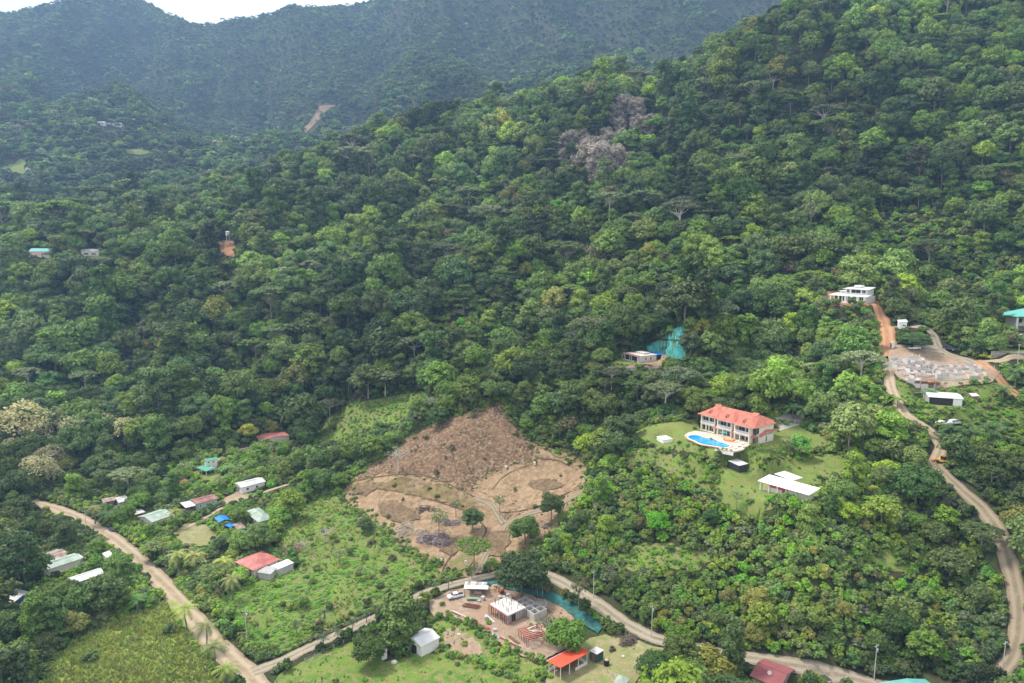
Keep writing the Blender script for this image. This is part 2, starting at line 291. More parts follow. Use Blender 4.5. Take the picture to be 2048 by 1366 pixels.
def crown_mesh(name, m, seed, r=5., hz=3.6, lobes=24, per=70, leaf=.5, zc=8., shape='round', lr=(.3, .46), core=.72, fill=1.0):
    g = np.random.default_rng(seed); V = []; Fq = []; LV = []; nv = 0
    C = []; RR = []
    for k in range(lobes):
        for tr in range(40):
            d = g.normal(0, 1, 3); d /= np.linalg.norm(d)
            if shape == 'umbrella':
                q = math.sqrt(g.uniform(0, 1)); a = g.uniform(0, 6.283); c = np.array([q * r * math.cos(a), q * r * math.sin(a), hz * (1 - q * q) * .75 + g.uniform(-.3, .3)]); rr = r * g.uniform(.17, .27)
            elif shape == 'column':
                a = g.uniform(0, 6.283); zz = g.uniform(-1, 1); q = g.uniform(.3, .8) * math.sqrt(max(.1, 1 - zz * zz * .8)); c = np.array([q * r * math.cos(a), q * r * math.sin(a), zz * hz]); rr = r * g.uniform(*lr)
            elif shape == 'tiers':
                lay = g.integers(0, 4); z = -hz + lay * hz * .62; q = g.uniform(.15, 1) * (1 - .13 * lay); a = g.uniform(0, 6.283); c = np.array([q * r * math.cos(a), q * r * math.sin(a), z + g.uniform(-.2, .2)]); rr = r * g.uniform(.18, .28)
            else:
                if d[2] < -.45: continue
                q = g.uniform(.45, .82); c = np.array([d[0] * r * q, d[1] * r * q, d[2] * hz * q]); rr = r * g.uniform(*lr)
            if all(np.linalg.norm(c - cc) > .55 * max(rr, r2) for cc, r2 in zip(C, RR)) or tr > 30: break
        C.append(c); RR.append(rr)
    C = np.array(C); RR = np.array(RR); flat = {'umbrella': .45, 'tiers': .42}.get(shape, .85)
    for c, rr in zip(C, RR):
        n = int(per * (rr / (r * .35)) ** 2 * fill) + 6; d = g.normal(0, 1, (n, 3)); d /= np.linalg.norm(d, axis=1, keepdims=True)
        d[:, 2] = np.where(d[:, 2] < -.35, -d[:, 2] * .6, d[:, 2]); rad = rr * g.uniform(.78, 1.12, (n, 1))
        P = c + d * rad * np.array([1, 1, flat])
        keep = np.ones(n, bool)
        for c2, r2 in zip(C, RR):
            if c2 is c or np.allclose(c2, c): continue
            keep &= (np.linalg.norm((P - c2) / np.array([1, 1, flat]), axis=1) > r2 * .72)
        P, dd = P[keep], d[keep]; nn = dd + np.array([0, 0, .55])
        v, f = leaf_quads(P, nn, leaf, g); V.append(v); Fq.append(f + nv); nv += len(v)
        lobv = g.uniform(-.15, .15); LV.append(np.clip(.5 + lobv + g.normal(0, .2, len(P)), 0, 1))
    if core:
        iv, fi = ico()
        for c, rr in zip(C, RR):
            j = iv * (1 + g.normal(0, .12, (len(iv), 1))); v = c + j * rr * core * np.array([1, 1, flat]); V.append(v)
            Fq.append(np.c_[fi, fi[:, 2]] + nv); nv += len(v); LV.append(np.full(len(fi), .4))
    V = np.concatenate(V); V[:, 2] += zc; Fq = np.concatenate(Fq); LV = np.concatenate(LV)
    # triangles written as degenerate quads are split off
    me = bpy.data.meshes.new(name); tri = Fq[:, 2] == Fq[:, 3]; q4 = Fq[~tri]; q3 = Fq[tri][:, :3]
    me.vertices.add(len(V)); me.vertices.foreach_set('co', V.astype(np.float32).ravel())
    loops = np.concatenate([q4.ravel(), q3.ravel()]).astype(np.int32); me.loops.add(len(loops)); me.loops.foreach_set('vertex_index', loops)
    st = np.concatenate([np.arange(len(q4)) * 4, len(q4) * 4 + np.arange(len(q3)) * 3]).astype(np.int32)
    me.polygons.add(len(st)); me.polygons.foreach_set('loop_start', st); me.update(calc_edges=True)
    a = me.attributes.new('leafv', 'FLOAT', 'FACE'); a.data.foreach_set('value', np.concatenate([LV[~tri], LV[tri]]).astype(np.float32)); me.materials.append(m)
    return me, C + np.array([0, 0, zc]), RR
def trunk_mesh(name, m, seed, h, C, r0=.28, nb=7, lean=.4):
    g = np.random.default_rng(seed + 99); b = MB(); top = Vector((g.uniform(-lean, lean), g.uniform(-lean, lean), h)); mid = Vector((top.x * .3 + g.uniform(-.2, .2), top.y * .3, h * .5))
    b.tube([(0, 0, -1.2), (0, 0, 0.4), mid, top], [r0 * 1.5, r0 * 1.1, r0 * .8, r0 * .5], 7)
    idx = g.choice(len(C), min(nb, len(C)), replace=False)
    for i in idx:
        c = Vector(C[i]); s = mid.lerp(top, g.uniform(.35, 1)); k = s.lerp(c, .5) + Vector((0, 0, -.3)); b.tube([s, k, c], [r0 * .42, r0 * .28, r0 * .1], 5)
    return b.mesh(name, m)
def frond_crown(name, m, seed, n=16, L=3.6, w=.9, rise=.6, zc=0, droop=1.0, seg=5, split=7):
    """pinnate fronds: an arching rib with leaflets hanging from both sides"""
    g = np.random.default_rng(seed); V = []; Fc = []; LV = []; nv = 0
    for k in range(n):
        a = 2 * math.pi * k / n * 1.0 + g.uniform(-.2, .2); el = g.uniform(-.1, 1.1) if k % 3 else g.uniform(.9, 1.35); l = L * g.uniform(.85, 1.1)
        p = np.array([0, 0, zc]); dirh = np.array([math.cos(a), math.sin(a), 0]); side = np.array([-math.sin(a), math.cos(a), 0]); e = el; pts = [p.copy()]
        for s in range(seg * 2):
            p = p + (dirh * math.cos(e) + np.array([0, 0, 1]) * math.sin(e)) * l / (seg * 2); e -= droop * 1.9 / (seg * 2) * (1.1 if e > -.6 else .35); pts.append(p.copy())
        pts = np.array(pts); lv = g.uniform(.25, .8)
        for s in range(len(pts) - 1):
            f_ = (s + .5) / len(pts); ww = w * math.sin(math.pi * min(1, f_ * .85 + .12)) ** .7
            for sg in (-1, 1):
                a0, b0 = pts[s], pts[s + 1]; tip = (a0 + b0) / 2 + side * sg * ww + np.array([0, 0, -.45 * ww]) + (b0 - a0) * .7
                V += [a0, a0 + (b0 - a0) * .85, tip]; Fc.append((nv, nv + 1, nv + 2)); nv += 3; LV.append(np.clip(lv + g.normal(0, .12), 0, 1))
    return npmesh(name, V, Fc, m, LV)
def blade_crown(name, m, seed, n=9, L=2.2, w=.5, zc=1.6, tilt=1.0):
    """banana-like paddle leaves"""
    g = np.random.default_rng(seed); V = []; Fc = []; LV = []; nv = 0
    for k in range(n):
        a = 2 * math.pi * k / n + g.uniform(-.3, .3); e = g.uniform(.5, 1.25) * tilt; l = L * g.uniform(.8, 1.15); p = np.array([0, 0, zc]); dirh = np.array([math.cos(a), math.sin(a), 0]); side = np.array([-math.sin(a), math.cos(a), 0]); lv = g.uniform(.2, .9); prev = None
        for s in range(5):
            f_ = s / 4; ww = w * math.sin(math.pi * min(.97, f_ * .9 + .08)); c = [p - side * ww + np.array([0, 0, .15 * ww]), p, p + side * ww + np.array([0, 0, .15 * ww])]
            V += c
            if prev is not None:
                Fc += [(prev, prev + 1, nv + 1, nv), (prev + 1, prev + 2, nv + 2, nv + 1)]; LV += [lv, min(1, lv + .08)]
            prev = nv; nv += 3; p = p + (dirh * math.cos(e) + np.array([0, 0, 1]) * math.sin(e)) * l / 4; e -= .55
    return npmesh(name, V, Fc, m, LV)
def tuft_mesh(name, m, seed, n=14, h=.8, r=.35, w=.09):
    g = np.random.default_rng(seed); V = []; Fc = []; LV = []; nv = 0
    for k in range(n):
        a = g.uniform(0, 6.283); q = r * math.sqrt(g.uniform()); b = np.array([q * math.cos(a), q * math.sin(a), -.05]); hh = h * g.uniform(.5, 1.1); t = b + np.array([math.cos(a) * hh * .6, math.sin(a) * hh * .6, hh]); s = np.array([-math.sin(a), math.cos(a), 0]) * w
        V += [b - s, b + s, (b + t) / 2 + s * 1.1 + np.array([0, 0, .1 * hh]), t]; Fc.append((nv, nv + 1, nv + 2, nv + 3)); nv += 4; LV.append(g.uniform())
    return npmesh(name, V, Fc, m, LV)
KINDS = {}
def kind(key, crown, C, h, bark, desc, nm, r0=.28, nb=7, tm=None):
    KINDS[key] = dict(crown=crown, trunk=tm or trunk_mesh('trunk', bark, hash(key) % 97 if False else len(KINDS) * 13 + 5, h, C, r0, nb), desc=desc, name=nm)
def mk(key, lm, seed, desc, nm='broadleaf_tree', bark=BARK, th=None, r0=.28, nb=7, **kw):
    me, C, RR = crown_mesh('crown', LEAF[lm], seed, **kw); kind(key, me, C, th or kw.get('zc', 8.) - .4, bark, desc, nm, r0, nb)
# natural height / crown radius of each template: see KH below
mk('oval_dark', 'dark', 1, 'dark green round-crowned tree', r=5, hz=5.0, zc=6.4, per=120, lobes=28, leaf=.4)
mk('oval_mid', 'mid', 2, 'mid green lumpy-crowned tree', r=5, hz=4.6, zc=5.9, per=80, lobes=32)
mk('oval_bright', 'bright', 3, 'bright green full-crowned tree', r=4.6, hz=4.4, zc=5.6, per=80, lobes=28)
mk('oval_blue', 'blue', 4, 'bluish green dense tree', r=5, hz=4.8, zc=6.2, per=85, lobes=34, lr=(.24, .38))
mk('tall_mid', 'mid', 5, 'tall narrow green tree', r=3.8, hz=6.0, zc=7.4, per=80, shape='column', lobes=30)
mk('umbrella_grey', 'grey', 6, 'grey-green umbrella-crowned tree', nm='umbrella_tree', bark=PALE, r=6.6, hz=2.6, zc=9.5, per=46, shape='umbrella', lobes=46, leaf=.42, core=.6, th=8.2, nb=12)
mk('umbrella_mid', 'mid', 7, 'flat-topped feathery tree', nm='umbrella_tree', r=6.4, hz=2.4, zc=9.3, per=46, shape='umbrella', lobes=46, leaf=.42, core=.6, th=8.2, nb=12)
mk('tiers_dark', 'dark', 8, 'dark tree with layered branches', r=5.4, hz=3.8, zc=7.0, per=46, shape='tiers', lobes=56, leaf=.42, core=.6, nb=12)
mk('yellow_round', 'yellow', 9, 'yellow-green round tree', r=4.6, hz=4.3, zc=5.5, per=80)
mk('brown_round', 'brown', 10, 'brownish olive tree', r=4.8, hz=4.2, zc=5.6, per=60, fill=.8, core=.55)
mk('cream_flower', 'cream', 12, 'cream blossomed tree', nm='flowering_tree', r=5, hz=4.6, zc=8.6, per=34, lobes=30, core=0)
mk('sparse_grey', 'grey', 13, 'thin grey-green open tree', r=4.2, hz=3.6, zc=7.6, per=26, lobes=22, core=0, nb=14, lr=(.22, .34))
mk('lime_round', 'lime', 14, 'vivid lime green tree', r=4.2, hz=3.6, zc=4.8, per=75, lobes=20)
mk('bare_dead', 'dead', 15, 'bare leafless tree', nm='bare_tree', bark=PALE, r=4.4, hz=4.0, zc=7.6, per=16, lobes=26, core=0, nb=24, leaf=.3, lr=(.2, .3))
mk('broad_mid', 'mid', 71, 'wide spreading green tree', r=6.6, hz=4.4, zc=6.0, per=90, lobes=48, lr=(.18, .3), leaf=.36)
mk('lump_bright', 'bright', 72, 'bright lumpy green tree', r=5.0, hz=5.2, zc=6.6, per=42, lobes=44, lr=(.2, .32), leaf=.66)
mk('tall_dark', 'dark', 73, 'tall dark columnar tree', r=4.2, hz=7.0, zc=8.2, per=70, shape='column', lobes=40, lr=(.26, .42))
mk('ragged_mid', 'mid', 74, 'ragged mid green tree', r=5.6, hz=5.4, zc=6.8, per=60, lobes=26, lr=(.22, .5), core=.6, leaf=.62)
mk('vine_green', 'bright', 75, 'vine-smothered light green tree', r=4.4, hz=5.0, zc=5.4, per=75, shape='column', lobes=26, lr=(.34, .5))
mk('vine_dead', 'dead', 16, 'grey withered vine-draped tree', nm='bare_tree', r=4.4, hz=5.2, zc=6.4, per=60, shape='column', lobes=34, core=.6, leaf=.42)
KH = {k: (max(v.co.z for v in d['crown'].vertices), max(abs(v.co.x) for v in d['crown'].vertices)) for k, d in KINDS.items()}
# overlay leaves of blossom trees: green leaves below the blossom
# palms
pal = MB(); pal.tube([(0, 0, -1), (.15, 0, 2), (.35, .05, 4.5), (.3, .1, 7.2)], [.26, .19, .16, .14], 8)
KINDS['coconut'] = dict(crown=frond_crown('crown', LEAF['palm'], 21, 18, 3.5, .75, zc=7.2), trunk=pal.mesh('trunk', BARK), desc='coconut palm', name='palm_tree'); KH['coconut'] = (8.6, 3.1)
pg_ = bpy.data.meshes.new('x')
KINDS['green_palm'] = dict(crown=frond_crown('crown', LEAF['blue'], 22, 20, 4.0, .8, zc=4.0, droop=.8), trunk=MB().tube([(0, 0, -1), (0, 0, 4)], [.3, .22], 8).mesh('trunk', BARK), desc='squat dark green palm', name='palm_tree'); KH['green_palm'] = (6.8, 3.6)
KINDS['young_palm'] = dict(crown=frond_crown('crown', LEAF['blue'], 23, 11, 1.5, .4, zc=3.2, seg=4), trunk=MB().tube([(0, 0, -.5), (.05, 0, 3.2)], [.13, .09], 6).mesh('trunk', BARK), desc='small slender palm', name='palm_tree'); KH['young_palm'] = (4.0, 1.4)
KINDS['banana'] = dict(crown=blade_crown('crown', LEAF['banana'], 24, 10, 2.4, .42, 1.8), trunk=MB().tube([(0, 0, -.4), (0, 0, 1.9)], [.16, .1], 6).mesh('trunk', mat('banana_stem', (.16, .2, .08))), desc='banana plant', name='banana_plant'); KH['banana'] = (3.6, 1.9)
# shrubs and ground plants
SHRUB = {}
for i, (lm, sd_) in enumerate((('mid', 31), ('bright', 32), ('dark', 33), ('grey', 34), ('lime', 35), ('yellow', 36), ('brown', 37), ('blue', 38))):
    SHRUB[lm] = crown_mesh('shrub_' + lm, LEAF[lm], sd_, r=1.5, hz=1.25, zc=.75, lobes=9, per=26, leaf=.34, lr=(.34, .5))[0]
SHRUB['broad'] = blade_crown('shrub_broad', LEAF['lime'], 39, 12, 1.0, .24, .15, .8)
SHRUB['tuft'] = tuft_mesh('tuft', LEAF['tuft'], 40, 16, 1.0, .5, .12); SHRUB['tuft2'] = tuft_mesh('tuft_green', LEAF['grass'], 41, 14, .7, .5, .12); SHRUB['grass'] = tuft_mesh('tuft_low', LEAF['grass'], 42, 12, .3, .45, .08)
SHRUB['litter'] = tuft_mesh('litter', LEAF['straw'], 43, 9, .22, .7, .07); SHRUB['limeg'] = crown_mesh('shrub_limeg', LEAF['lime'], 44, r=.9, hz=.55, zc=.3, lobes=6, per=16, leaf=.26, lr=(.34, .5))[0]
lg = MB(); g0 = random.Random(9)
for i in range(9): a = g0.uniform(0, 3.14); x, y = g0.uniform(-.8, .8), g0.uniform(-.8, .8); l = g0.uniform(.3, .9); lg.bar((x - l * math.cos(a), y - l * math.sin(a), .05), (x + l * math.cos(a), y + l * math.sin(a), g0.uniform(.05, .35)), g0.uniform(.06, .13))
SHRUB['brownlog'] = lg.mesh('brownlog', DARKB)
# far trees: fewer, larger leaf masses
FAR = {}
for i, lm in enumerate(('dark', 'mid', 'blue', 'grey', 'bright', 'brown')):
    FAR[lm] = crown_mesh('far_' + lm, LEAF[lm], 50 + i, r=6.5, hz=5, zc=8, lobes=12, per=13, leaf=1.5, lr=(.34, .5), core=.8)[0]
    FAR[lm + '2'] = crown_mesh('far2_' + lm, LEAF[lm], 60 + i, r=7.5, hz=3.4, zc=10, lobes=13, per=12, leaf=1.4, shape='umbrella', core=.8)[0]
# ------------------------------------------------------------------ the ground sheet
def build_ground():
    idx = np.arange(NA * NB).reshape(NB, NA); f = np.stack([idx[:-1, :-1], idx[:-1, 1:], idx[1:, 1:], idx[1:, :-1]], -1).reshape(-1, 4)
    m = ground_mat('forest_floor', [(.028, .040, .014), (.050, .075, .022), (.060, .050, .030)], (.03, .35, 2.2), .3)
    low = np.zeros(GZ.shape, bool)
    for kind_, q, w in UNDER:
        x0, y0 = q.min(0) - w; x1, y1 = q.max(0) + w; bb = np.where((GX > x0) & (GX < x1) & (GY > y0) & (GY < y1)); gx, gy = GX[bb], GY[bb]
        if kind_ == 'area': hit = inpoly(gx, gy, [tuple(p) for p in q])
        else:
            hit = np.zeros(gx.shape, bool)
            for p in q: hit |= (gx - p[0]) ** 2 + (gy - p[1]) ** 2 < (w / 2) ** 2
        tmp = np.zeros(GZ.shape, bool); tmp[bb] = hit
        if kind_ == 'area': e = tmp.copy(); e[1:] &= tmp[:-1]; e[:-1] &= tmp[1:]; e[:, 1:] &= tmp[:, :-1]; e[:, :-1] &= tmp[:, 1:]; tmp = e
        low |= tmp
    me = npmesh('ground', np.stack([GX, GY, GZ - .9 * low], -1).reshape(-1, 3), f, m, smooth=True)
    link('ground', me, kind='structure')
UNDER = []
def densify(poly, d=7.0, closed=True):
    out = []; n = len(poly)
    for i in range(n if closed else n - 1):
        a, b = poly[i], poly[(i + 1) % n]; k = max(1, int(math.hypot(b[0] - a[0], b[1] - a[1]) / d))
        out += [(a[0] + (b[0] - a[0]) * t / k, a[1] + (b[1] - a[1]) * t / k) for t in range(k)]
    if not closed: out.append(poly[-1])
    return out
def patch(name, poly, m, lift=.08, step=1.4, wob=.35, dens=7, relief=0, rfreq=.5, kind='structure', **props):
    px = densify(poly, dens); P = cast([p[0] for p in px], [p[1] for p in px])[:, :2]
    P = P + wob * (np.c_[fbm(P[:, 0] * .6, P[:, 1] * .6, 21), fbm(P[:, 0] * .6, P[:, 1] * .6, 22)] - .47) * 2
    return patch_xy(name, P, m, lift, step, relief, rfreq, kind, **props)
def patch_xy(name, P, m, lift=.08, step=1.4, relief=0, rfreq=.5, kind='structure', **props):
    UNDER.append(('area', np.array(P), 0.)); n = len(P); x0, y0 = P.min(0); x1, y1 = P.max(0); gx, gy = np.meshgrid(np.arange(x0, x1, step), np.arange(y0, y1, step)); gx = gx.ravel() + rng.uniform(-.3, .3, gx.size) * step; gy = gy.ravel() + rng.uniform(-.3, .3, gy.size) * step
    ins = inpoly(gx, gy, [tuple(p) for p in P]); gx, gy = gx[ins], gy[ins]
    pts = [Vector((float(a), float(b))) for a, b in P] + [Vector((float(a), float(b))) for a, b in zip(gx, gy)]
    vo, eo, fo, *_ = geometry.delaunay_2d_cdt(pts, [], [list(range(n))], 1, 1e-4)
    V = np.array([[v[0], v[1]] for v in vo]); z = H(V[:, 0], V[:, 1]) + lift
    if relief: z = z + relief * np.maximum(0, fbm(V[:, 0] * rfreq, V[:, 1] * rfreq, 31) - .35)
    T = []
    for f in fo:
        for k in range(1, len(f) - 1): T.append((f[0], f[k], f[k + 1]))
    T = np.array(T); a, b, c = V[T[:, 0]], V[T[:, 1]], V[T[:, 2]]; cr = (b[:, 0] - a[:, 0]) * (c[:, 1] - a[:, 1]) - (b[:, 1] - a[:, 1]) * (c[:, 0] - a[:, 0]); T[cr < 0] = T[cr < 0][:, ::-1]
    return link(name, npmesh(name, np.c_[V, z], T, m, smooth=True), None, None, kind=kind, **props)
def smooth_line(P, step=1.5):
    P = np.asarray(P, float); d = np.r_[0, np.cumsum(np.linalg.norm(np.diff(P, axis=0), axis=1))]; s = np.arange(0, d[-1], step); Q = np.c_[np.interp(s, d, P[:, 0]), np.interp(s, d, P[:, 1])]
    for _ in range(3): Q[1:-1] = (Q[:-2] + 2 * Q[1:-1] + Q[2:]) / 4
    return Q
ROADS = []
def road(name, px, w, m, lift=.10, edge=.35, tracks=True, plan=None, step=1.2, **props):
    P = cast([p[0] for p in px], [p[1] for p in px])[:, :2] if plan is None else plan
    Q = smooth_line(P, step); t = np.gradient(Q, axis=0); t /= np.linalg.norm(t, axis=1, keepdims=True); nrm = np.c_[-t[:, 1], t[:, 0]]
    s = np.arange(len(Q)) * step; us = np.array([-1, -.93, -.6, -.3, 0, .3, .6, .93, 1]); prof = np.array([-.14, 0, -.03, .0, .05, .0, -.03, 0, -.14])
    wl = w / 2 + edge * (fbm(s * .35, s * 0, 41) - .47) * 2; wr = w / 2 + edge * (fbm(s * .35, s * 0, 45) - .47) * 2; V = []
    for k, u in enumerate(us):
        off = u * np.where(u < 0, wl, wr); X = Q + nrm * off[:, None]; V.append(np.c_[X, H(X[:, 0], X[:, 1]) + lift + prof[k]])
    V = np.stack(V, 1); n, c = V.shape[:2]; idx = np.arange(n * c).reshape(n, c); f = np.stack([idx[:-1, :-1], idx[:-1, 1:], idx[1:, 1:], idx[1:, :-1]], -1).reshape(-1, 4)[:, ::-1]
    me = npmesh(name, V.reshape(-1, 3), f, m, smooth=True); a = me.attributes.new('across', 'FLOAT', 'POINT'); a.data.foreach_set('value', np.tile(us, n).astype(np.float32))
    o = link(name, me, kind='structure', **props); ROADS.append((Q, w)); UNDER.append(('line', Q, max(w - 1.0, .01) if w > 1.5 else .01)); return o
def road_mat(name, col, side, rut):
    m = ground_mat(name, [col, tuple(c * .74 for c in col), side], (.16, .9, 4), .1); N, L = m.node_tree.nodes, m.node_tree.links; b = N['Principled BSDF']; src = b.inputs['Base Color'].links[0].from_socket
    a = N.new('ShaderNodeAttribute'); a.attribute_name = 'across'; ab = N.new('ShaderNodeMath'); ab.operation = 'ABSOLUTE'; L.new(a.outputs['Fac'], ab.inputs[0])
    r = N.new('ShaderNodeValToRGB'); e = r.color_ramp.elements; e[0].position = .12; e[0].color = (.0, .0, .0, 1); e[1].position = .36; e[1].color = (1, 1, 1, 1)
    e2 = e.new(.55); e2.color = (1, 1, 1, 1); e3 = e.new(.82); e3.color = (.05, .05, .05, 1); L.new(ab.outputs[0], r.inputs[0])
    mx = N.new('ShaderNodeMix'); mx.data_type = 'RGBA'; mx.inputs[7].default_value = (*rut, 1); L.new(src, mx.inputs[6]); sc_ = N.new('ShaderNodeMath'); sc_.operation = 'MULTIPLY'; sc_.inputs[1].default_value = .75; L.new(r.outputs[0], sc_.inputs[0]); L.new(sc_.outputs[0], mx.inputs[0]); L.new(mx.outputs[2], b.inputs['Base Color']); return m
M_DIRT = road_mat('pale_dirt', (.37, .285, .20), (.27, .21, .13), (.43, .345, .25))
M_GREYR = road_mat('grey_gravel', (.30, .25, .19), (.21, .18, .11), (.36, .31, .24))
M_BROWNR = road_mat('brown_track', (.24, .185, .13), (.17, .15, .08), (.31, .25, .185))
M_RED = road_mat('red_dirt', (.40, .21, .11), (.33, .17, .09), (.46, .27, .15))
M_LAWN = ground_mat('lawn', [(.11, .185, .035), (.16, .225, .045), (.20, .195, .075)], (.09, .5, 3), .12)
M_LAWN2 = ground_mat('bright_lawn', [(.085, .17, .025), (.13, .215, .032), (.21, .20, .08)], (.10, .5, 3), .15)
M_DRY = ground_mat('dry_yard', [(.24, .21, .10), (.30, .25, .15), (.18, .21, .07)], (.08, .4, 3), .05)
M_MEADOW = ground_mat('meadow_soil', [(.10, .18, .03), (.15, .235, .035), (.20, .18, .08)], (.06, .35, 2.5), .25)
M_FIELD = ground_mat('field_soil', [(.23, .30, .065), (.28, .33, .085), (.19, .23, .06)], (.06, .4, 2.5), .2)
M_EARTH = ground_mat('cleared_earth', [(.275, .185, .108), (.185, .122, .070), (.34, .245, .155)], (.11, .45, 2.2), .4)
M_MULCH = ground_mat('brown_mulch', [(.175, .102, .060), (.095, .056, .036), (.28, .20, .13)], (.10, .8, 3), .5)
M_OLIVE = ground_mat('olive_bank', [(.18, .145, .055), (.26, .195, .12), (.14, .095, .05)], (.10, .5, 4), .2)
M_DITCH = ground_mat('dark_ditch', [(.12, .075, .05), (.16, .10, .065), (.09, .06, .04)], (.2, 1, 4), .1)
M_SITE = ground_mat('site_earth', [(.33, .215, .145), (.37, .28, .21), (.26, .20, .145)], (.09, .5, 3), .12)
M_CLIFF = ground_mat('red_earth', [(.42, .19, .10), (.32, .15, .09), (.25, .18, .09)], (.08, .4, 2), .3)
M_NET = ground_mat('teal_netting', [(.045, .30, .33), (.085, .38, .38), (.07, .15, .07)], (.35, .9, 3), .25, stretch=(1.6, .25, .25))
M_NETD = ground_mat('dark_teal_netting', [(.022, .12, .135), (.04, .175, .19), (.05, .09, .05)], (.15, .8, 5), .12)
# ------------------------------------------------------------------ outlines read off the photograph
Z = dict(
 clearing=[(683,985),(700,960),(735,930),(790,905),(802,880),(860,850),(900,835),(960,815),(1005,803),(1020,830),(1045,870),(1075,885),(1110,895),(1145,905),(1175,930),(1172,975),(1160,1000),(1130,1040),(1100,1080),(1060,1105),(985,1130),(945,1150),(885,1162),(876,1130),(820,1105),(770,1065),(740,1045),(700,1010)],
 upper=[(735,932),(790,905),(802,880),(860,850),(900,835),(960,815),(1005,803),(1020,830),(1045,870),(1073,888),(1078,915),(1030,930),(985,945),(962,958),(935,983),(880,965),(830,950),(770,948),(715,960)],
 olive=[(790,958),(850,960),(900,975),(950,1000),(965,1012),(930,1020),(880,1005),(820,990),(770,978),(735,975)],
 padc=[(985,945),(1030,930),(1080,922),(1130,925),(1165,945),(1160,975),(1110,1000),(1060,1015),(1015,1020),(990,1000),(945,975)],
 meadow=[(560,1075),(600,1018),(640,990),(686,990),(700,1015),(742,1048),(772,1068),(820,1108),(874,1134),(884,1162),(850,1170),(800,1195),(745,1222),(690,1245),(640,1268),(590,1296),(556,1312),(520,1290),(470,1235),(440,1200),(500,1160),(560,1150),(600,1140),(585,1110),(548,1100)],
 field=[(60,1420),(110,1310),(160,1275),(230,1235),(330,1205),(350,1195),(372,1240),(400,1290),(440,1345),(470,1420)],
 lawn_front=[(600,1328),(650,1302),(700,1284),(740,1286),(770,1325),(830,1308),(870,1308),(900,1290),(990,1330),(1060,1366),(1070,1430),(560,1430),(548,1366),(560,1348)],
 site=[(850,1205),(905,1180),(960,1172),(1010,1176),(1060,1190),(1130,1215),(1170,1250),(1150,1290),(1085,1322),(1045,1312),(1005,1292),(965,1262),(920,1240),(868,1232)],
 embank=[(852,1238),(870,1234),(920,1242),(963,1266),(1003,1296),(1043,1316),(1088,1326),(1092,1350),(1070,1372),(1000,1342),(900,1312),(880,1302),(860,1262)], dirtpatch=[(885,1262),(915,1258),(940,1272),(962,1292),(968,1310),(920,1312),(892,1296)],
 pavyard=[(1090,1328),(1150,1296),(1180,1275),(1235,1268),(1290,1287),(1330,1298),(1300,1330),(1270,1366),(1260,1400),(1085,1400),(1094,1352)],
 villa_lawn=[(1262,868),(1300,850),(1392,838),(1398,858),(1545,860),(1552,842),(1600,852),(1650,872),(1690,884),(1640,902),(1560,913),(1480,932),(1430,914),(1380,907),(1300,893)],
 lower_lawn=[(1438,930),(1500,926),(1560,916),(1620,915),(1680,905),(1700,925),(1690,945),(1640,962),(1640,992),(1540,1000),(1570,1012),(1500,1032),(1450,1022),(1425,985)],
 lawn_small=[(1690,1130),(1720,1113),(1785,1095),(1805,1120),(1840,1148),(1750,1138)],
 hill_grass=[(618,866),(650,840),(700,808),(760,797),(845,783),(872,793),(838,810),(800,850),(740,862),(690,885),(640,885)],
 net_a=[(1284,690),(1318,682),(1368,684),(1373,705),(1371,721),(1340,718),(1322,708),(1300,705)], net_b=[(1326,678),(1345,662),(1366,646),(1371,665),(1373,682)],
 net_low=[(968,1163),(1010,1164),(1045,1178),(1100,1186),(1150,1205),(1183,1235),(1208,1253),(1196,1269),(1165,1250),(1125,1217),(1080,1196),(1030,1183),(985,1174)],
 pad_green=[(1213,729),(1232,717),(1262,717),(1270,724),(1250,734),(1215,733)], pad_dirt=[(1270,724),(1262,716),(1300,714),(1334,711),(1326,724),(1322,734),(1250,735)],
 yard_a=[(345,1066),(372,1046),(418,1050),(442,1070),(420,1092),(362,1094)], yard_b=[(396,966),(402,950),(436,944),(448,958),(440,968)], yard_c=[(470,1090),(500,1078),(545,1070),(552,1082),(500,1100)],
 ruin=[(1775,714),(1780,700),(1830,700),(1890,712),(1960,733),(2000,745),(1985,765),(1900,775),(1870,778),(1830,770),(1800,760),(1780,740)],
 grass_r=[(1790,760),(1830,772),(1900,776),(1990,768),(2010,785),(1990,800),(1840,805),(1800,790)], slope_r=[(1800,820),(1850,805),(1990,800),(2060,800),(2060,900),(2000,880),(1900,838),(1840,845),(1815,840)],
 drive=[(1540,838),(1570,826),(1610,832),(1608,848),(1560,862),(1552,850)], house2yard=[(1630,585),(1640,575),(1700,562),(1745,575),(1760,600),(1735,612),(1660,612),(1635,605)],
 garden=[(1993,698),(2010,696),(2060,700),(2060,712),(1993,706)], gravel_a=[(455,1240),(480,1262),(440,1268)],
 scar=[(604,262),(622,240),(640,212),(672,210),(668,222),(642,236),(630,250),(612,266)], farfield_a=[(0,354),(0,336),(24,330),(40,318),(62,324),(50,336),(58,346),(30,350)], farfield_b=[(250,300),(285,298),(308,308),(280,312),(255,308)],
 bank=[(893,690),(930,678),(946,700),(946,740),(905,735),(895,715)], cliff=[(425,488),(448,482),(475,486),(470,515),(430,512)],
 open_a=[(1205,1122),(1290,1085),(1370,1092),(1440,1118),(1390,1142),(1300,1134),(1230,1145)], open_b=[(1240,896),(1300,900),(1400,922),(1432,950),(1424,990),(1385,968),(1300,930),(1250,920)], open_c=[(1170,868),(1235,836),(1262,860),(1245,890),(1195,892)],
 villagedirt=[(470,985),(480,975),(500,990),(450,1010),(372,1035),(366,1018),(392,1016),(440,1000)],
)
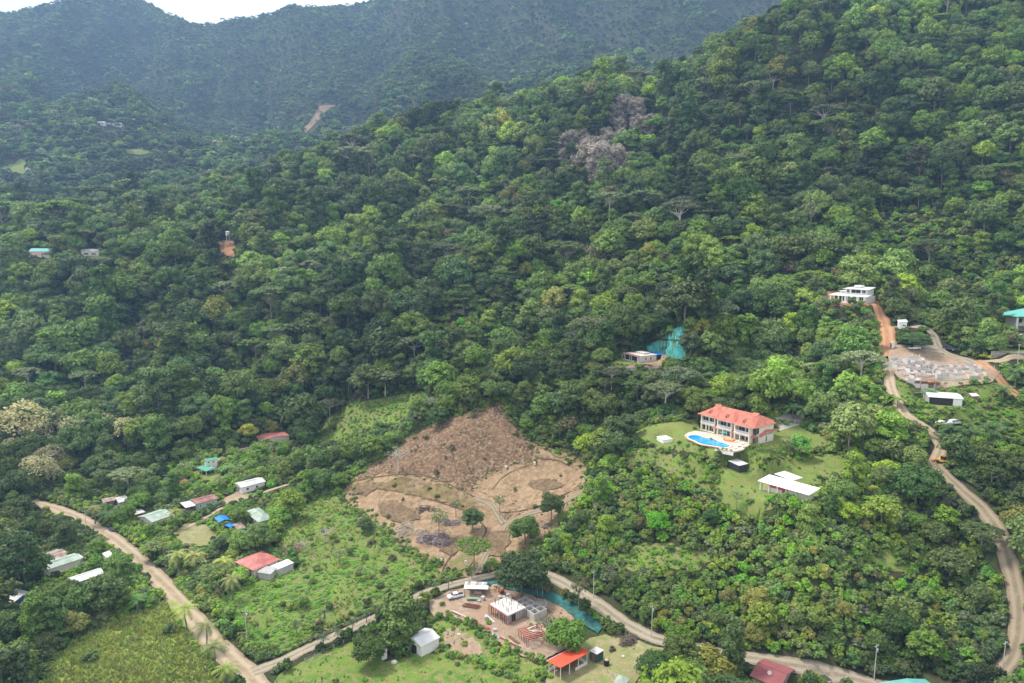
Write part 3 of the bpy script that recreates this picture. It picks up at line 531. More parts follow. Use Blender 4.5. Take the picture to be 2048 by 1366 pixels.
# ------------------------------------------------------------------ buildings
FOOT = []
def foot(c, rz, w, d):
    n = max(1, round(max(w, d) / min(w, d))); L_ = max(w, d)
    for i in range(n):
        t = (i + .5) / n * L_ - L_ / 2; dx, dy = (t, 0) if w >= d else (0, t); FOOT.append((c.x + dx * math.cos(rz) - dy * math.sin(rz), c.y + dx * math.sin(rz) + dy * math.cos(rz), max(min(w, d), L_ / n) * .62))
def site(A, B, C, h, flat=True):
    """roof corners seen at left, near and right -> place, turn and size of the building under it"""
    p = cast(B[0], B[1], h)[0]; z = p[2] + h; b = onplane(B[0], B[1], z); a = onplane(A[0], A[1], z); c = onplane(C[0], C[1], z)
    X = (b - a); w = X.length; X.normalize(); Y = Vector((-X.y, X.x, 0)); d = max(1.5, (c - b).dot(Y)); ctr = b - X * w / 2 + Y * d / 2; flat and flatten((ctr.x, ctr.y), .52 * math.hypot(w, d), .52 * math.hypot(w, d) + 3.5, float(p[2]))
    g = [float(H(*(ctr + X * sx * w / 2 + Y * sy * d / 2)[:2])) for sx in (-1, 1) for sy in (-1, 1)]; ctr.z = p[2]; rz = math.atan2(X.y, X.x); foot(ctr, rz, w, d); return ctr, rz, w, d, min(g) - p[2]
def px_rz(u1, v1, u2, v2): a, b = at(u1, v1), at(u2, v2); return math.atan2(b.y - a.y, b.x - a.x)
WHITE = mat('white_paint', (.78, .77, .74), .6, .06, .5); CREAM = mat('cream_wall', (.74, .68, .58), .8, .06, .5); GREYW = mat('grey_block_wall', (.42, .41, .39), .9, .14, .9); TEALW = mat('teal_wall', (.16, .42, .40), .8, .1); BLUEW = mat('blue_wall', (.05, .12, .42), .7, .1); GREENW = mat('mint_wall', (.30, .48, .38), .8, .1)
DARKI = mat('dark_parts_and_shade', (.035, .033, .03), .9, .2); WOOD = mat('brown_wood', (.20, .12, .07), .8, .25, 3); GLASS = mat('window_glass', (.035, .045, .05), .12, .2, .5, spec=.7); CONC = mat('concrete', (.52, .50, .47), .85, .12, .8, bump=.02); PINKC = mat('raw_plaster', (.56, .50, .47), .85, .12, .6); SLABC = mat('pale_slab', (.56, .55, .53), .8, .08, .5)  # near-black for tyres and cables; also paints the shade inside openings
def metal_roof(nm, col, ax='X', var=.08, rough=.5, col2=None, sc_=.35): return mat(nm, col, rough, var, sc_, wave=(ax, 2.2), bump=.04, spec=.4, col2=col2)
R_WHITE = metal_roof('white_metal_roof', (.68, .68, .68), var=.1, col2=(.76, .75, .73)); R_ZINC = metal_roof('zinc_roof', (.56, .57, .58), var=.2, col2=(.68, .66, .62)); R_RED = metal_roof('red_metal_roof', (.56, .10, .06), var=.10); R_ROSE = metal_roof('faded_red_roof', (.50, .135, .12), var=.2, sc_=.4, col2=(.60, .24, .20)); R_MAR = metal_roof('maroon_roof', (.26, .09, .085), var=.2, col2=(.40, .22, .19)); R_GREEN = metal_roof('green_metal_roof', (.10, .36, .24), var=.14); R_PALEG = metal_roof('pale_green_roof', (.33, .44, .36), var=.2, col2=(.46, .52, .45)); R_TEAL = metal_roof('teal_metal_roof', (.13, .44, .39)); R_RUST = metal_roof('rusty_roof', (.30, .15, .10), var=.3, col2=(.52, .46, .42), sc_=.5)
R_TILE = mat('salmon_tile_roof', (.56, .19, .135), .75, .2, .7, wave=('Y', 3), bump=.05); TARP = mat('blue_tarpaulin', (.02, .20, .75), .45, .2, .8, bump=.1, bscale=2); R_GREY = metal_roof('grey_roof', (.42, .42, .42), var=.15)
STEEL = mat('red_steel', (.42, .10, .08), .6, .2); RUSTS = mat('dark_red_prop', (.22, .07, .055), .7, .25)
def side_pos(side, t, W, D, off):
    return {'n': ((t, -D / 2 - off), 0), 'f': ((t, D / 2 + off), math.pi), 'r': ((W / 2 + off, t), math.pi / 2), 'l': ((-W / 2 - off, t), -math.pi / 2)}[side]
def window(root, side, t, z, w, h, W, D, frame=WHITE, glass=GLASS, door=False):
    (x, y), rz = side_pos(side, t, W, D, .03); f = MB(); b = .1
    for s in (-1, 1): f.box((s * (w / 2 - b / 2), 0, 0), (b, .1, h)); f.box((0, 0, s * (h / 2 - b / 2)), (w - 2 * b, .1, b))
    if w > 1.3: f.box((0, 0, 0), (.07, .09, h - 2 * b))
    o = f.build('door' if door else 'window', frame, root); o.location = (x, y, z); o.rotation_euler = (0, 0, rz)
    g = MB().box((0, .01, 0), (w - 2 * b + .01, .03, h - 2 * b + .01)).build('pane', glass, o); return o
def door(root, side, t, z0, w, h, W, D, m=WOOD):
    (x, y), rz = side_pos(side, t, W, D, .02); o = MB().box((0, 0, h / 2), (w, .08, h)).build('door', m, root); o.location = (x, y, z0); o.rotation_euler = (0, 0, rz)
    MB().box((w * .35, -.07, h / 2), (.08, .06, .16)).build('handle', GREYW, o)
def roof_mesh(b, W, D, z, rise, kind, t=.1, ridge='x'):
    x, y = W / 2, D / 2
    if kind == 'flat': b.slab([(-x, -y, z + t), (x, -y, z + t), (x, y, z + t), (-x, y, z + t)], t)
    elif kind == 'shedy': b.slab([(-x, -y, z + t), (x, -y, z + t), (x, y, z + rise + t), (-x, y, z + rise + t)], t)
    elif kind == 'shedx': b.slab([(-x, -y, z + t), (x, -y, z + t + rise), (x, y, z + rise + t), (-x, y, z + t)], t)
    elif kind == 'gable':
        if ridge == 'x':
            b.slab([(-x, -y, z + t), (x, -y, z + t), (x, 0, z + rise + t), (-x, 0, z + rise + t)], t); b.slab([(-x, .002, z + rise + t), (x, .002, z + rise + t), (x, y, z + t), (-x, y, z + t)], t); b.box((0, 0, z + rise + t + .03), (W + .02, .35, .06))
        else:
            b.slab([(-x, -y, z + t), (0, -y, z + rise + t), (0, y, z + rise + t), (-x, y, z + t)], t); b.slab([(.002, -y, z + rise + t), (x, -y, z + t), (x, y, z + t), (.002, y, z + rise + t)], t); b.box((0, 0, z + rise + t + .03), (.35, D + .02, .06))
    elif kind == 'hip':
        r = min(x, y); q = (x - r if x > y else 0); s = (y - r if y > x else 0); p = [(-x, -y, z + t), (x, -y, z + t), (x, y, z + t), (-x, y, z + t)]; R1, R2 = ((-q, 0, z + rise), (q, 0, z + rise)) if x >= y else ((0, -s, z + rise), (0, s, z + rise))
        if x > y + .01: b.add(p + [R1, R2] + [(a, c, e - t) for a, c, e in p], [(0, 1, 5, 4), (1, 2, 5), (2, 3, 4, 5), (3, 0, 4), (6, 9, 8, 7), (0, 6, 7, 1), (1, 7, 8, 2), (2, 8, 9, 3), (3, 9, 6, 0)])
        elif y > x + .01: b.add(p + [R1, R2] + [(a, c, e - t) for a, c, e in p], [(0, 1, 4), (1, 2, 5, 4), (2, 3, 5), (3, 0, 4, 5), (6, 9, 8, 7), (0, 6, 7, 1), (1, 7, 8, 2), (2, 8, 9, 3), (3, 9, 6, 0)])
        else: b.add(p + [R1] + [(a, c, e - t) for a, c, e in p], [(0, 1, 4), (1, 2, 4), (2, 3, 4), (3, 0, 4), (5, 8, 7, 6), (0, 5, 6, 1), (1, 6, 7, 2), (2, 7, 8, 3), (3, 8, 5, 0)])
    return b
def house(name, label, A, B, C, h, rmat, wmat, roof='gable', rise=1.0, over=.5, ridge='x', wins=(), doors=(), cat='house', group=None, posts=None, open_=None, rz_add=0):
    c, rz, W, D, dz = site(A, B, C, h, name != 'roadside_house'); root = thing(name, label, cat, c, rz, group); w, d = W - 2 * over, D - 2 * over
    if open_ is None:
        b = MB().box((0, 0, (h + dz - .4) / 2), (w, d, h - dz + .4 - .002))
        if roof == 'gable' and ridge == 'x':
            for s in (-1, 1): b.add([(s * w / 2, -d / 2, h), (s * w / 2, d / 2, h), (s * w / 2, 0, h + rise * d / D), (s * (w / 2 - .15), -d / 2, h), (s * (w / 2 - .15), d / 2, h), (s * (w / 2 - .15), 0, h + rise * d / D)], [(0, 1, 2), (3, 5, 4), (0, 2, 5, 3), (1, 4, 5, 2)])
        if roof == 'gable' and ridge == 'y':
            for s in (-1, 1): b.add([(-w / 2, s * d / 2, h), (w / 2, s * d / 2, h), (0, s * d / 2, h + rise * w / W), (-w / 2, s * (d / 2 - .15), h), (w / 2, s * (d / 2 - .15), h), (0, s * (d / 2 - .15), h + rise * w / W)], [(0, 1, 2), (3, 5, 4), (0, 2, 5, 3), (1, 4, 5, 2)])
        if roof in ('shedy', 'shedx'):
            if roof == 'shedy': b.add([(-w / 2, -d / 2, h), (w / 2, -d / 2, h), (w / 2, d / 2, h), (-w / 2, d / 2, h), (w / 2, d / 2, h + rise * .93), (-w / 2, d / 2, h + rise * .93)], [(0, 1, 4, 5), (1, 2, 4), (0, 5, 3), (2, 3, 5, 4)])
            else: b.add([(-w / 2, -d / 2, h), (w / 2, -d / 2, h), (w / 2, d / 2, h), (-w / 2, d / 2, h), (w / 2, -d / 2, h + rise * .93), (w / 2, d / 2, h + rise * .93)], [(0, 1, 4), (3, 5, 2), (0, 4, 5, 3), (1, 2, 5, 4)])
        b.build('walls', wmat, root)
        for (s, t, z, ww, hh) in wins: window(root, s, t * (w if s in 'nf' else d) / 2, z, ww, hh, w, d)
        for (s, t) in doors: door(root, s, t * (w if s in 'nf' else d) / 2, .02, 1.0, 2.1, w, d)
    else:
        nx, ny = open_
        for i in range(nx):
            for j in range(ny):
                if 0 < i < nx - 1 and 0 < j < ny - 1: continue
                x_, y_ = -w / 2 + w * i / (nx - 1), -d / 2 + d * j / (ny - 1); hh = h + (rise * (y_ / d + .5) if roof == 'shedy' else 0); MB().box((x_, y_, (hh + dz - .3) / 2), (.18, .18, hh - dz + .3)).build('post', wmat, root)
    rb = roof_mesh(MB(), W, D, h, rise, roof, ridge=ridge); rb.build('roof', rmat, root); return root, W, D, w, d, dz
W2 = [('n', -.55, 1.5, 1.2, 1.1), ('n', .5, 1.5, 1.2, 1.1), ('r', 0, 1.5, 1.0, 1.0), ('l', 0, 1.5, 1, 1)]
# village on the left
r, W, D, w, d, dz = house('farmhouse', 'low farmhouse under a large faded red hip roof beside the meadow', (469,1124), (507,1142), (562,1119), 2.9, R_ROSE, CREAM, 'hip', 1.9, .7, wins=[('n', -.6, 1.5, 1.3, 1.1), ('n', .1, 1.5, 1.3, 1.1), ('r', -.5, 1.5, 1.2, 1.1), ('r', .4, 1.5, 1.2, 1.1)], doors=[('n', .55)])
MB().bar((-W / 2, 0, 2.96 + .9), (W / 2, 0, 2.96 + .9), .3, .04) if False else None
house('lean_to', 'grey sheet lean-to at the front corner of the red roofed farmhouse', (514,1145), (541,1149), (552,1138), 2.4, R_GREY, GREYW, 'shedy', .5, .2, cat='shed')
house('lean_to', 'white sheet roofed lean-to on the right of the red roofed farmhouse', (539,1133), (552,1141), (584,1125), 2.5, R_WHITE, GREYW, 'shedy', .3, .2, cat='shed')
house('bungalow', 'green roofed bungalow right of the blue tarpaulins', (487,1023), (517,1045), (545,1034), 2.7, R_PALEG, CREAM, 'hip', 1.5, .5, wins=W2, doors=[('n', 0)])
house('tarpaulin_shelter', 'shelter under a bright blue tarpaulin, the upper of two', (428,1036), (438,1045), (455,1035), 2.3, TARP, WOOD, 'gable', .5, .15, open_=(2, 2), cat='shelter')
house('shack', 'teal walled shack with rusty sheet roof below the blue shelter', (464,1048), (475,1061), (491,1056), 2.4, R_RUST, TEALW, 'shedx', .3, .2, wins=[('n', 0, 1.4, .9, .9)], doors=[('r', 0)], cat='shack')
house('tarpaulin_shelter', 'shelter under a flat blue tarpaulin attached to the teal shack', (449,1050), (459,1056), (470,1051), 2.3, TARP, WOOD, 'shedx', .2, .1, open_=(2, 2), cat='shelter')
house('village_house', 'white house with pale metal roof at the upper end of the farm path', (467,967), (482,976), (535,965), 3.0, R_ZINC, WHITE, 'gable', .9, .5, 'y', wins=[('n', -.4, 1.6, .9, 1.4), ('n', .4, 1.6, .9, 1.4), ('r', -.5, 1.6, 1.2, 1.2), ('r', .3, 1.6, 1.2, 1.2)], doors=[('n', 0)])
house('carport', 'white roofed carport at the left end of the long maroon roof', (360,1006), (371,1016), (390,1009), 2.6, R_WHITE, WOOD, 'flat', .1, .2, open_=(2, 2), cat='carport')
house('long_house', 'long narrow house with maroon sheet roof and mint wall', (379,1000), (391,1009), (433,995), 2.8, R_MAR, GREENW, 'gable', .7, .4, 'y', wins=[('r', -.6, 1.5, 1, 1), ('r', 0, 1.5, 1, 1), ('r', .6, 1.5, 1, 1)])
r, W, D, w, d, dz = house('two_storey_house', 'small two storey cream house with green metal roof at the forest edge', (406,919), (410,923), (437,919), 5.0, R_GREEN, CREAM, 'gable', .6, .4, 'y', wins=[('r', -.5, 4.0, 1.0, .9), ('r', .3, 4.0, 1.0, .9), ('n', 0, 4.0, .8, .8), ('r', .2, 1.4, 1, 1)])
house('veranda', 'green metal veranda roof in front of the small two storey house', (392,936), (412,943), (430,937), 2.5, R_GREEN, WHITE, 'shedy', .6, .3, open_=(3, 2), cat='veranda')
house('village_house', 'house with large pale green roof near the roadside', (275,1034), (304,1045), (346,1029), 2.8, R_PALEG, CREAM, 'gable', 1.2, .5, 'y', wins=W2)
house('outbuilding', 'pale grey-green roofed outbuilding left of the pale green roofed house', (257,1024), (266,1032), (294,1028), 2.6, R_ZINC, WOOD, 'shedx', .3, .3, cat='shed')
house('outbuilding', 'rusty roofed hut behind the large coconut palm', (203,998), (206,1007), (231,1003), 2.5, R_RUST, WOOD, 'shedx', .3, .3, cat='shed'); house('outbuilding', 'hut with bright zinc roof behind the large coconut palm', (228,996), (237,1006), (257,998), 2.7, R_ZINC, GREYW, 'gable', .4, .3, 'y', cat='shed')
house('outbuilding', 'tiny hut with brownish roof among palms behind the pale green roofs', (271,1001), (276,1007), (288,1003), 2.5, R_RUST, WOOD, 'shedy', .3, .2, cat='shed'); house('outbuilding', 'tiny red and white hut left of the green veranda', (357,962), (364,967), (374,962), 2.5, R_ROSE, WHITE, 'shedy', .3, .2, cat='shed')
house('village_house', 'house half maroon half white roof at the dark forest edge', (87,1108), (113,1119), (138,1108), 2.7, R_RUST, CREAM, 'gable', .8, .4, 'y'); house('outbuilding', 'crumpled grey roofed hut beside the half maroon roof', (135,1114), (146,1123), (169,1117), 2.5, R_ZINC, GREYW, 'shedx', .3, .2, cat='shed')
house('outbuilding', 'low rusty roofed shed at the edge of the dark forest', (24,1131), (31,1141), (80,1125), 2.0, R_RUST, WOOD, 'shedy', .3, .3, cat='shed')
house('village_house', 'long white roofed house with mint walls under the spreading trees', (134,1157), (146,1168), (215,1152), 2.8, R_WHITE, GREENW, 'gable', 1.0, .5, 'y', wins=[('r', -.6, 1.5, 1.1, 1.1), ('r', -.2, 1.5, 1.1, 1.1), ('n', 0, 1.5, 1, 1)], doors=[('r', .75)])
house('village_house', 'long greenish roofed house hidden behind the trees above the mint house', (80,1128), (95,1140), (175,1126), 2.7, R_PALEG, CREAM, 'gable', .8, .4, 'y'); house('outbuilding', 'small white roof among tree crowns left of the dirt road', (204,1107), (214,1117), (228,1112), 2.6, R_WHITE, WHITE, 'shedy', .3, .2, cat='shed')
house('village_house', 'white roofed house with dark blue wall at the left edge of the photo', (-10,1196), (26,1206), (54,1183), 2.9, R_WHITE, BLUEW, 'gable', .9, .6, 'x', wins=[('n', .3, 1.5, 1.2, 1.2)], doors=[('r', 0)])
house('village_house', 'long house with rose and grey roof behind the lone banana plants', (510,873), (520,881), (592,880), 2.8, R_ROSE, CREAM, 'gable', .8, .4, 'x')
# far houses
def far_house(lab, u, v, wpx, h_, rm, wm, rise=1.4, dep=9, rz_=.1, wins=2):
    p_ = at(u, v); k = math.hypot(p_.x, p_.y) / F; w_ = wpx * k; t_ = thing('far_house', lab, 'house', p_, rz_); FOOT.append((p_.x, p_.y, max(w_, dep) * .55))
    MB().box((0, dep / 2, h_ / 2 - 1), (w_ * .92, dep * .9, h_ + 2)).build('walls', wm, t_); roof_mesh(MB(), w_, dep * 1.05, 0, rise, 'gable').build('roof', rm, t_).location = (0, dep / 2, h_)
    for i in range(wins): window(t_, 'n', (i - (wins - 1) / 2) * w_ / (wins + .5), h_ * .5, w_ / (wins + 2), h_ * .4, w_, 0)
    return t_
far_house('turquoise roofed house far off at the left edge of the forest', 80, 512, 34, 3.4, R_TEAL, CREAM, 2.6, 10, .15, 3); far_house('low terracotta roofed wing below the turquoise roof', 58, 515, 40, 2.6, R_ROSE, CREAM, 1.2, 6, .1, 2)
far_house('pale house with bluish roof between trees on the far left', 180, 512, 28, 3.5, R_ZINC, CREAM, 2, 8, .3, 2); far_house('white roofed house cut by the left photo edge', 0, 512, 22, 3.5, R_WHITE, CREAM, 1.8, 9, .2, 1)
far_house('long white building on the distant hillside', 227, 252, 30, 5, R_WHITE, WHITE, 2, 12, .1, 4); far_house('small white building left of the long distant white one', 202, 250, 12, 5, R_WHITE, WHITE, 2, 10, .2, 2); far_house('white speck of a house above the distant pasture', 265, 243, 12, 4, R_WHITE, CREAM, 2, 9, .2, 1)
far_house('white roofed house below the landslide in the valley', 510, 299, 10, 4, R_WHITE, CREAM, 2, 9, .1, 1); far_house('pale roofed house in the middle of the far valley', 369, 379, 14, 4, R_WHITE, CREAM, 2, 8, .2, 1); far_house('grey roofed house on the near ridge of the valley', 503, 360, 24, 5, R_GREY, GREYW, 2.4, 9, .1, 3); far_house('tiny white house beside the distant left pasture', 57, 341, 9, 4, R_WHITE, WHITE, 2, 8, .1, 1)
p = at(457, 492); t = thing('water_tower', 'small white water tower on top of the red cliff', 'tower', p, .3); [MB().box((x, y, 4), (.5, .5, 9)).build('leg', CONC, t) for x in (-1, 1) for y in (-1, 1)]; MB().cyl((0, 0, 8.5), 1.7, 3, 12).build('tank', WHITE, t); MB().cyl((0, 0, 11.5), 2.1, .8, 12, .3).build('cap', R_WHITE, t)
# bottom buildings
r, W, D, w, d, dz = house('metal_shed', 'white metal shed with doorway painted shade-dark on the front lawn', (812,1275), (842,1295), (878,1274), 3.2, R_WHITE, WHITE, 'gable', 1.1, .25, 'y', doors=()); MB().box((0, -d / 2 - .04, 1.2), (2.2, .06, 2.4)).build('doorway', DARKI, r)  # dark panel on the closed wall paints the shade of an open door
house('outhouse', 'tiny white hut half hidden by the round dark tree on the front lawn', (755,1299), (764,1306), (774,1300), 2.4, R_WHITE, WHITE, 'shedx', .3, .12, doors=[('n', 0)], cat='shed')
# red pavilion
c, rz, W, D, dz = site((1093,1321), (1121,1340), (1197,1319), 3.2); PV = thing('pavilion', 'open pavilion with bright red metal roof and white posts', 'pavilion', c, rz)
roof_mesh(MB(), W, D, 3.0, .7, 'shedx', .09).build('roof', metal_roof('scarlet_roof', (.72, .085, .035), 'Y', .05, .4), PV); MB().box((0, 0, -.15), (W - .6, D - .6, .4)).build('floor', mat('pavilion_floor', (.55, .43, .36)), PV)
MB().box((-W / 2 - .03, 0, 3.0), (.08, D + .1, .22)).build('gutter', WHITE, PV)
for i in range(3):
    for j in range(4):
        if i == 1 and j in (1, 2): continue
        x_, y_ = -W / 2 + .5 + (W - 1) * i / 2, -D / 2 + .5 + (D - 1) * j / 3; MB().box((x_, y_, 1.5 + .35 * (x_ / W + .5)), (.16, .16, 3.0 + .7 * (x_ / W + .5) - .02)).build('post', WHITE, PV)
for a, b_ in (((-W / 2 + .6, -D / 2 + .5), (-W / 2 + .6, D / 2 - .6)), ((-W / 2 + .6, D / 2 - .55), (W / 2 - .7, D / 2 - .55)), ((W / 2 - .55, D / 2 - .6), (W / 2 - .55, D * .05))): MB().bar((*a, .5), (*b_, .5), .1, .9).build('low_wall', WHITE, PV)
for k in range(3):
    q = PV.matrix_basis @ Vector((0 + k * .1, -D * .22 + k * D * .22, .1)); T_ = thing('picnic_table', ['dark table at the near end under the red pavilion', 'dark table in the middle of the red pavilion', 'dark table at the far end under the red pavilion'][k], 'table', q, rz); MB().box((0, 0, .75), (1.4, 2.2, .06)).build('tabletop', WOOD, T_); [MB().box((x, y, .36), (.08, .08, .72)).build('leg', WOOD, T_) for x in (-.6, .6) for y in (-.9, .9)]
house('hut', 'small dark hut with white zinc roof behind the red pavilion', (1178,1302), (1194,1311), (1210,1303), 2.5, R_ZINC, mat('dark_green_wall', (.05, .09, .07)), 'shedx', .2, .15, cat='shed', doors=[('n', 0)])
p = at(1213, 1331); t = thing('water_barrel', 'black water barrel with tan lid beside the small dark hut', 'barrel', p); MB().cyl((0, 0, 0), .75, 1.7, 16).build('drum', mat('black_plastic', (.02, .02, .022), .4), t); MB().cyl((0, 0, 1.7), .6, .3, 16, .25).build('lid', mat('tan_lid', (.45, .38, .25)), t)
r, W, D, w, d, dz = house('roadside_house', 'maroon roofed house with satellite dish at the bottom edge', (1499,1352), (1560,1378), (1599,1343), 3.4, metal_roof('brick_maroon_roof', (.27, .075, .08), 'Y', .12), GREYW, 'gable', 1.2, .6, 'x', wins=[('n', -.4, 1.6, 1.3, 1.1), ('r', 0, 1.6, 1.3, 1.1)])
ds = MB().cyl((0, 0, 0), .05, .6, 8).build('dish_mast', GREYW, r); ds.location = (0, -D * .22, 3.4 + .75); dd = MB().tube([(0, 0, 0), (.02, -.04, .1), (.05, -.1, .22)], [.1, .38, .55], 14).build('satellite_dish', mat('dish_white', (.75, .68, .66)), ds); dd.location = (0, 0, .5); dd.rotation_euler = (.8, 0, .4)
MB().slab([(-W * .22, D / 2 + .05, 3.75), (W * .1, D / 2 + .05, 3.75), (W * .1, D / 2 + 1.2, 3.55), (-W * .22, D / 2 + 1.2, 3.55)], .06).build('rear_awning', R_WHITE, r)
house('roadside_house', 'teal roofed house cut by the bottom edge on the right', (1757,1366), (1800,1410), (1885,1374), 3.2, R_TEAL, CREAM, 'gable', .7, .5, 'x'); house('canopy', 'little dark roofed canopy beside the road right of the maroon house', (1634,1352), (1648,1366), (1658,1358), 2.3, mat('black_sheet', (.04, .04, .045)), WOOD, 'shedx', .4, .1, open_=(2, 2), cat='shelter')
house('roadside_house', 'pale mint roof just entering the bottom edge right of the pavilion', (1226,1366), (1250,1374), (1275,1362), 2.6, R_PALEG, CREAM, 'hip', .9, .3)
# ---- building site
c, rz, W, D, dz = site((926,1181), (929,1184), (975,1182), 2.8) if False else (None,) * 5
p = at(950, 1194); rz = px_rz(928, 1194, 976, 1193); t = thing('site_shed', 'open shed with patched grey and red sheet roof behind the pickup', 'shed', p, rz); FOOT.append((p.x, p.y + 2, 4)); w_, d_ = 7.2, 4.6
for i in range(8):
    x = -w_ / 2 + w_ * (i + .5) / 8; b = MB().slab([(x - w_ / 16 + .01, 1.4, 3.25 + .02 * (i % 2)), (x + w_ / 16 + .02, 1.4, 3.25 + .02 * (i % 2)), (x + w_ / 16 + .02, d_, 2.85 + .02 * (i % 2)), (x - w_ / 16 + .01, d_, 2.85 + .02 * (i % 2))], .04); b.build('roof_sheet', (R_ZINC, R_RUST, R_ZINC, R_ZINC, R_RUST, R_GREY, R_ZINC, R_GREY)[i], t)
MB().slab([(-w_ / 2, 0, 2.75), (w_ / 2 + .6, 0, 2.75), (w_ / 2 + .6, 1.5, 3.3), (-w_ / 2, 1.5, 3.3)], .05).build('front_roof', R_WHITE, t)
for x in (-w_ / 2 + .2, 0, w_ / 2 - .1):
    for y in (.2, d_ - .2): MB().box((x, y, 1.3), (.15, .15, 2.7)).build('post', WOOD, t)
MB().box((0, d_ - .15, 1.3), (w_ - .3, .08, 2.4)).build('rear_wall', DARKI, t); MB().box((.8, 2, .5), (2.4, 1, 1)).build('workbench', mat('pinkish_board', (.5, .36, .33)), t)
# unfinished concrete house
A, B, C = (980,1208), (1016,1231), (1064,1222); c, rz, W, D, dz = site(A, B, C, 3.1); UB = thing('unfinished_house', 'grey concrete shell with pale slab and upright props on the building site', 'building', c, rz)
MB().box((0, 0, 3.0), (W, D, .26)).build('roof_slab', SLABC, UB); MB().box((W * .12, D * .05, 1.42), (W * .62, D * .8, 2.86)).build('walls', GREYW, UB); MB().box((0, 0, -.2), (W + .8, D + .6, .5)).build('foundation', CONC, UB)
for (x, y) in [(-W / 2 + .3, -D / 2 + .3), (W / 2 - .3, -D / 2 + .3), (-W / 2 + .3, D / 2 - .3), (W / 2 - .3, D / 2 - .3), (0, -D / 2 + .3)]: MB().box((x, y, 1.42), (.32, .32, 2.9)).build('column', CONC, UB)
MB().box((W * .43 + .02, -D * .12, 1.15), (.08, 1.6, 2.2)).build('doorway', DARKI, UB)  # dark slab on the wall paints the shade inside a doorway
g = random.Random(5)
for i in range(26): x, y = g.uniform(-W / 2 + .4, W / 2 - .4), g.uniform(-D / 2 + .4, D / 2 - .4); MB().box((x, y, 3.1 + .75), (.11, .11, 1.5)).build('rebar_post', RUSTS if i % 3 else PALE, UB)
for i in range(18): x = -W / 2 - .25 + (W + .5) * i / 17; MB().box((x, -D / 2 - .25 - .3 * (i % 2), 1.35), (.09, .09, 2.9)).build('prop', RUSTS, UB)
for i in range(9): y = -D / 2 + D * i / 8; MB().box((W / 2 + .3, y, 1.35), (.09, .09, 2.9)).build('prop', RUSTS, UB)
for k in range(2): MB().box((0, -D / 2 - .1 - k * .12, 2.78), (W, .12, .2)).build('formwork_beam', STEEL, UB)
# rear wing: beam grid
c2 = UB.matrix_basis @ Vector((W * .28, D / 2 + 2.6, 0)); RW = thing('unfinished_wing', 'grey rear wing of block walls and beams behind the pale slab', 'building', c2, rz)
for i in range(5): MB().box((-4 + i * 2.4, 0, 1.25), (.2, 5.0, 2.5 - .1 * (i % 2))).build('block_wall', GREYW, RW)
for j in range(3): MB().box((.8, -2.4 + j * 2.4, 1.2), (9.7, .2, 2.44)).build('block_wall', GREYW if j else CONC, RW)
for i in range(12): MB().box((-3.8 + i * .85, (-2.2, 0, 2.2)[i % 3], 3.0), (.06, .06, 1.5)).build('rebar_post', RUSTS, RW)
# lower formwork with red beams
A, B, C = (1037,1258), (1056,1279), (1092,1268); c, rz2, W3, D3, dz3 = site(A, B, C, 2.6); LF = thing('formwork_deck', 'deck of red steel beams on props at the lower end of the building site', 'scaffold', c, rz2)
for i in range(8): MB().box((-W3 / 2 + W3 * i / 7, 0, 2.5), (.14, D3, .2)).build('beam', STEEL, LF)
for i in range(4): MB().box((0, -D3 / 2 + D3 * i / 3, 2.72), (W3, .14, .16)).build('beam', STEEL, LF)
for i in range(7):
    for j in (-1, 1): MB().box((-W3 / 2 + W3 * i / 6, j * D3 / 2, .9), (.12, .12, 3.2)).build('prop', RUSTS, LF)
for i in range(5): MB().box((W3 * (-.3 + .14 * i), D3 * g.uniform(-.2, .2), 2.86), (.3, 3.0, .05), rz=g.uniform(-.5, .9)).build('plank', (SLABC, WOOD, PALE)[i % 3], LF)
MB().box((0, 0, -.1), (W3 + 1, D3 + 1, .3)).build('footing', mat('pink_footing', (.52, .36, .28)), LF)
def pile(nm, lab, u1, v1, u2, v2, n, m, L_=4.5, wd=.12, sp=.2):
    a, b = at(u1, v1), at(u2, v2); rz_ = math.atan2(b.y - a.y, b.x - a.x); L_ = (b - a).length; c_ = (a + b) / 2; c_.z = float(H(c_.x, c_.y)) + .2; t_ = thing(nm, lab, 'materials', c_, rz_); sl_ = math.atan2(b.z - a.z, L_)
    for i in range(n): MB().box((g.uniform(-.25, .25), (i % 5 - 2) * sp, .12 + (i // 5) * wd * 1.2), (L_ * g.uniform(.75, 1), wd, wd), rz=g.uniform(-.03, .03), ry=-sl_).build('beam', m if not isinstance(m, tuple) else m[i % len(m)], t_)
pile('beam_pile', 'stack of red steel beams lying on the slope edge', 945, 1246, 980, 1261, 10, STEEL); pile('beam_pile', 'pale and red beams left of the red steel stack', 903, 1223, 944, 1242, 8, (SLABC, PALE, STEEL)); pile('beam_pile', 'short stack of white boards in the middle of the site', 969, 1231, 988, 1247, 7, (SLABC, WHITE, RUSTS)); pile('beam_pile', 'long brown beams left of the formwork deck', 998, 1275, 1042, 1298, 8, (WOOD, PALE, STEEL)); pile('beam_pile', 'thin poles parallel to the long brown beams', 1016, 1272, 1038, 1289, 6, WOOD); pile('beam_pile', 'brown timber laid flat left of the pale slab', 925, 1212, 962, 1218, 12, (WOOD, RUSTS), sp=.5)
pile('beam_pile', 'loose planks on the red soil behind the unfinished house', 1092, 1216, 1110, 1226, 6, (PALE, WOOD), sp=.4)
t = thing('trestle_table', 'green trestle table in front of the site shed', 'table', at(946, 1201), px_rz(930, 1201, 960, 1201)); MB().box((0, 0, .8), (4.2, 1.2, .12)).build('tabletop', mat('faded_green', (.20, .30, .22)), t); [MB().box((x, y, .38), (.1, .1, .8)).build('leg', WOOD, t) for x in (-1.8, 0, 1.8) for y in (-.5, .5)]
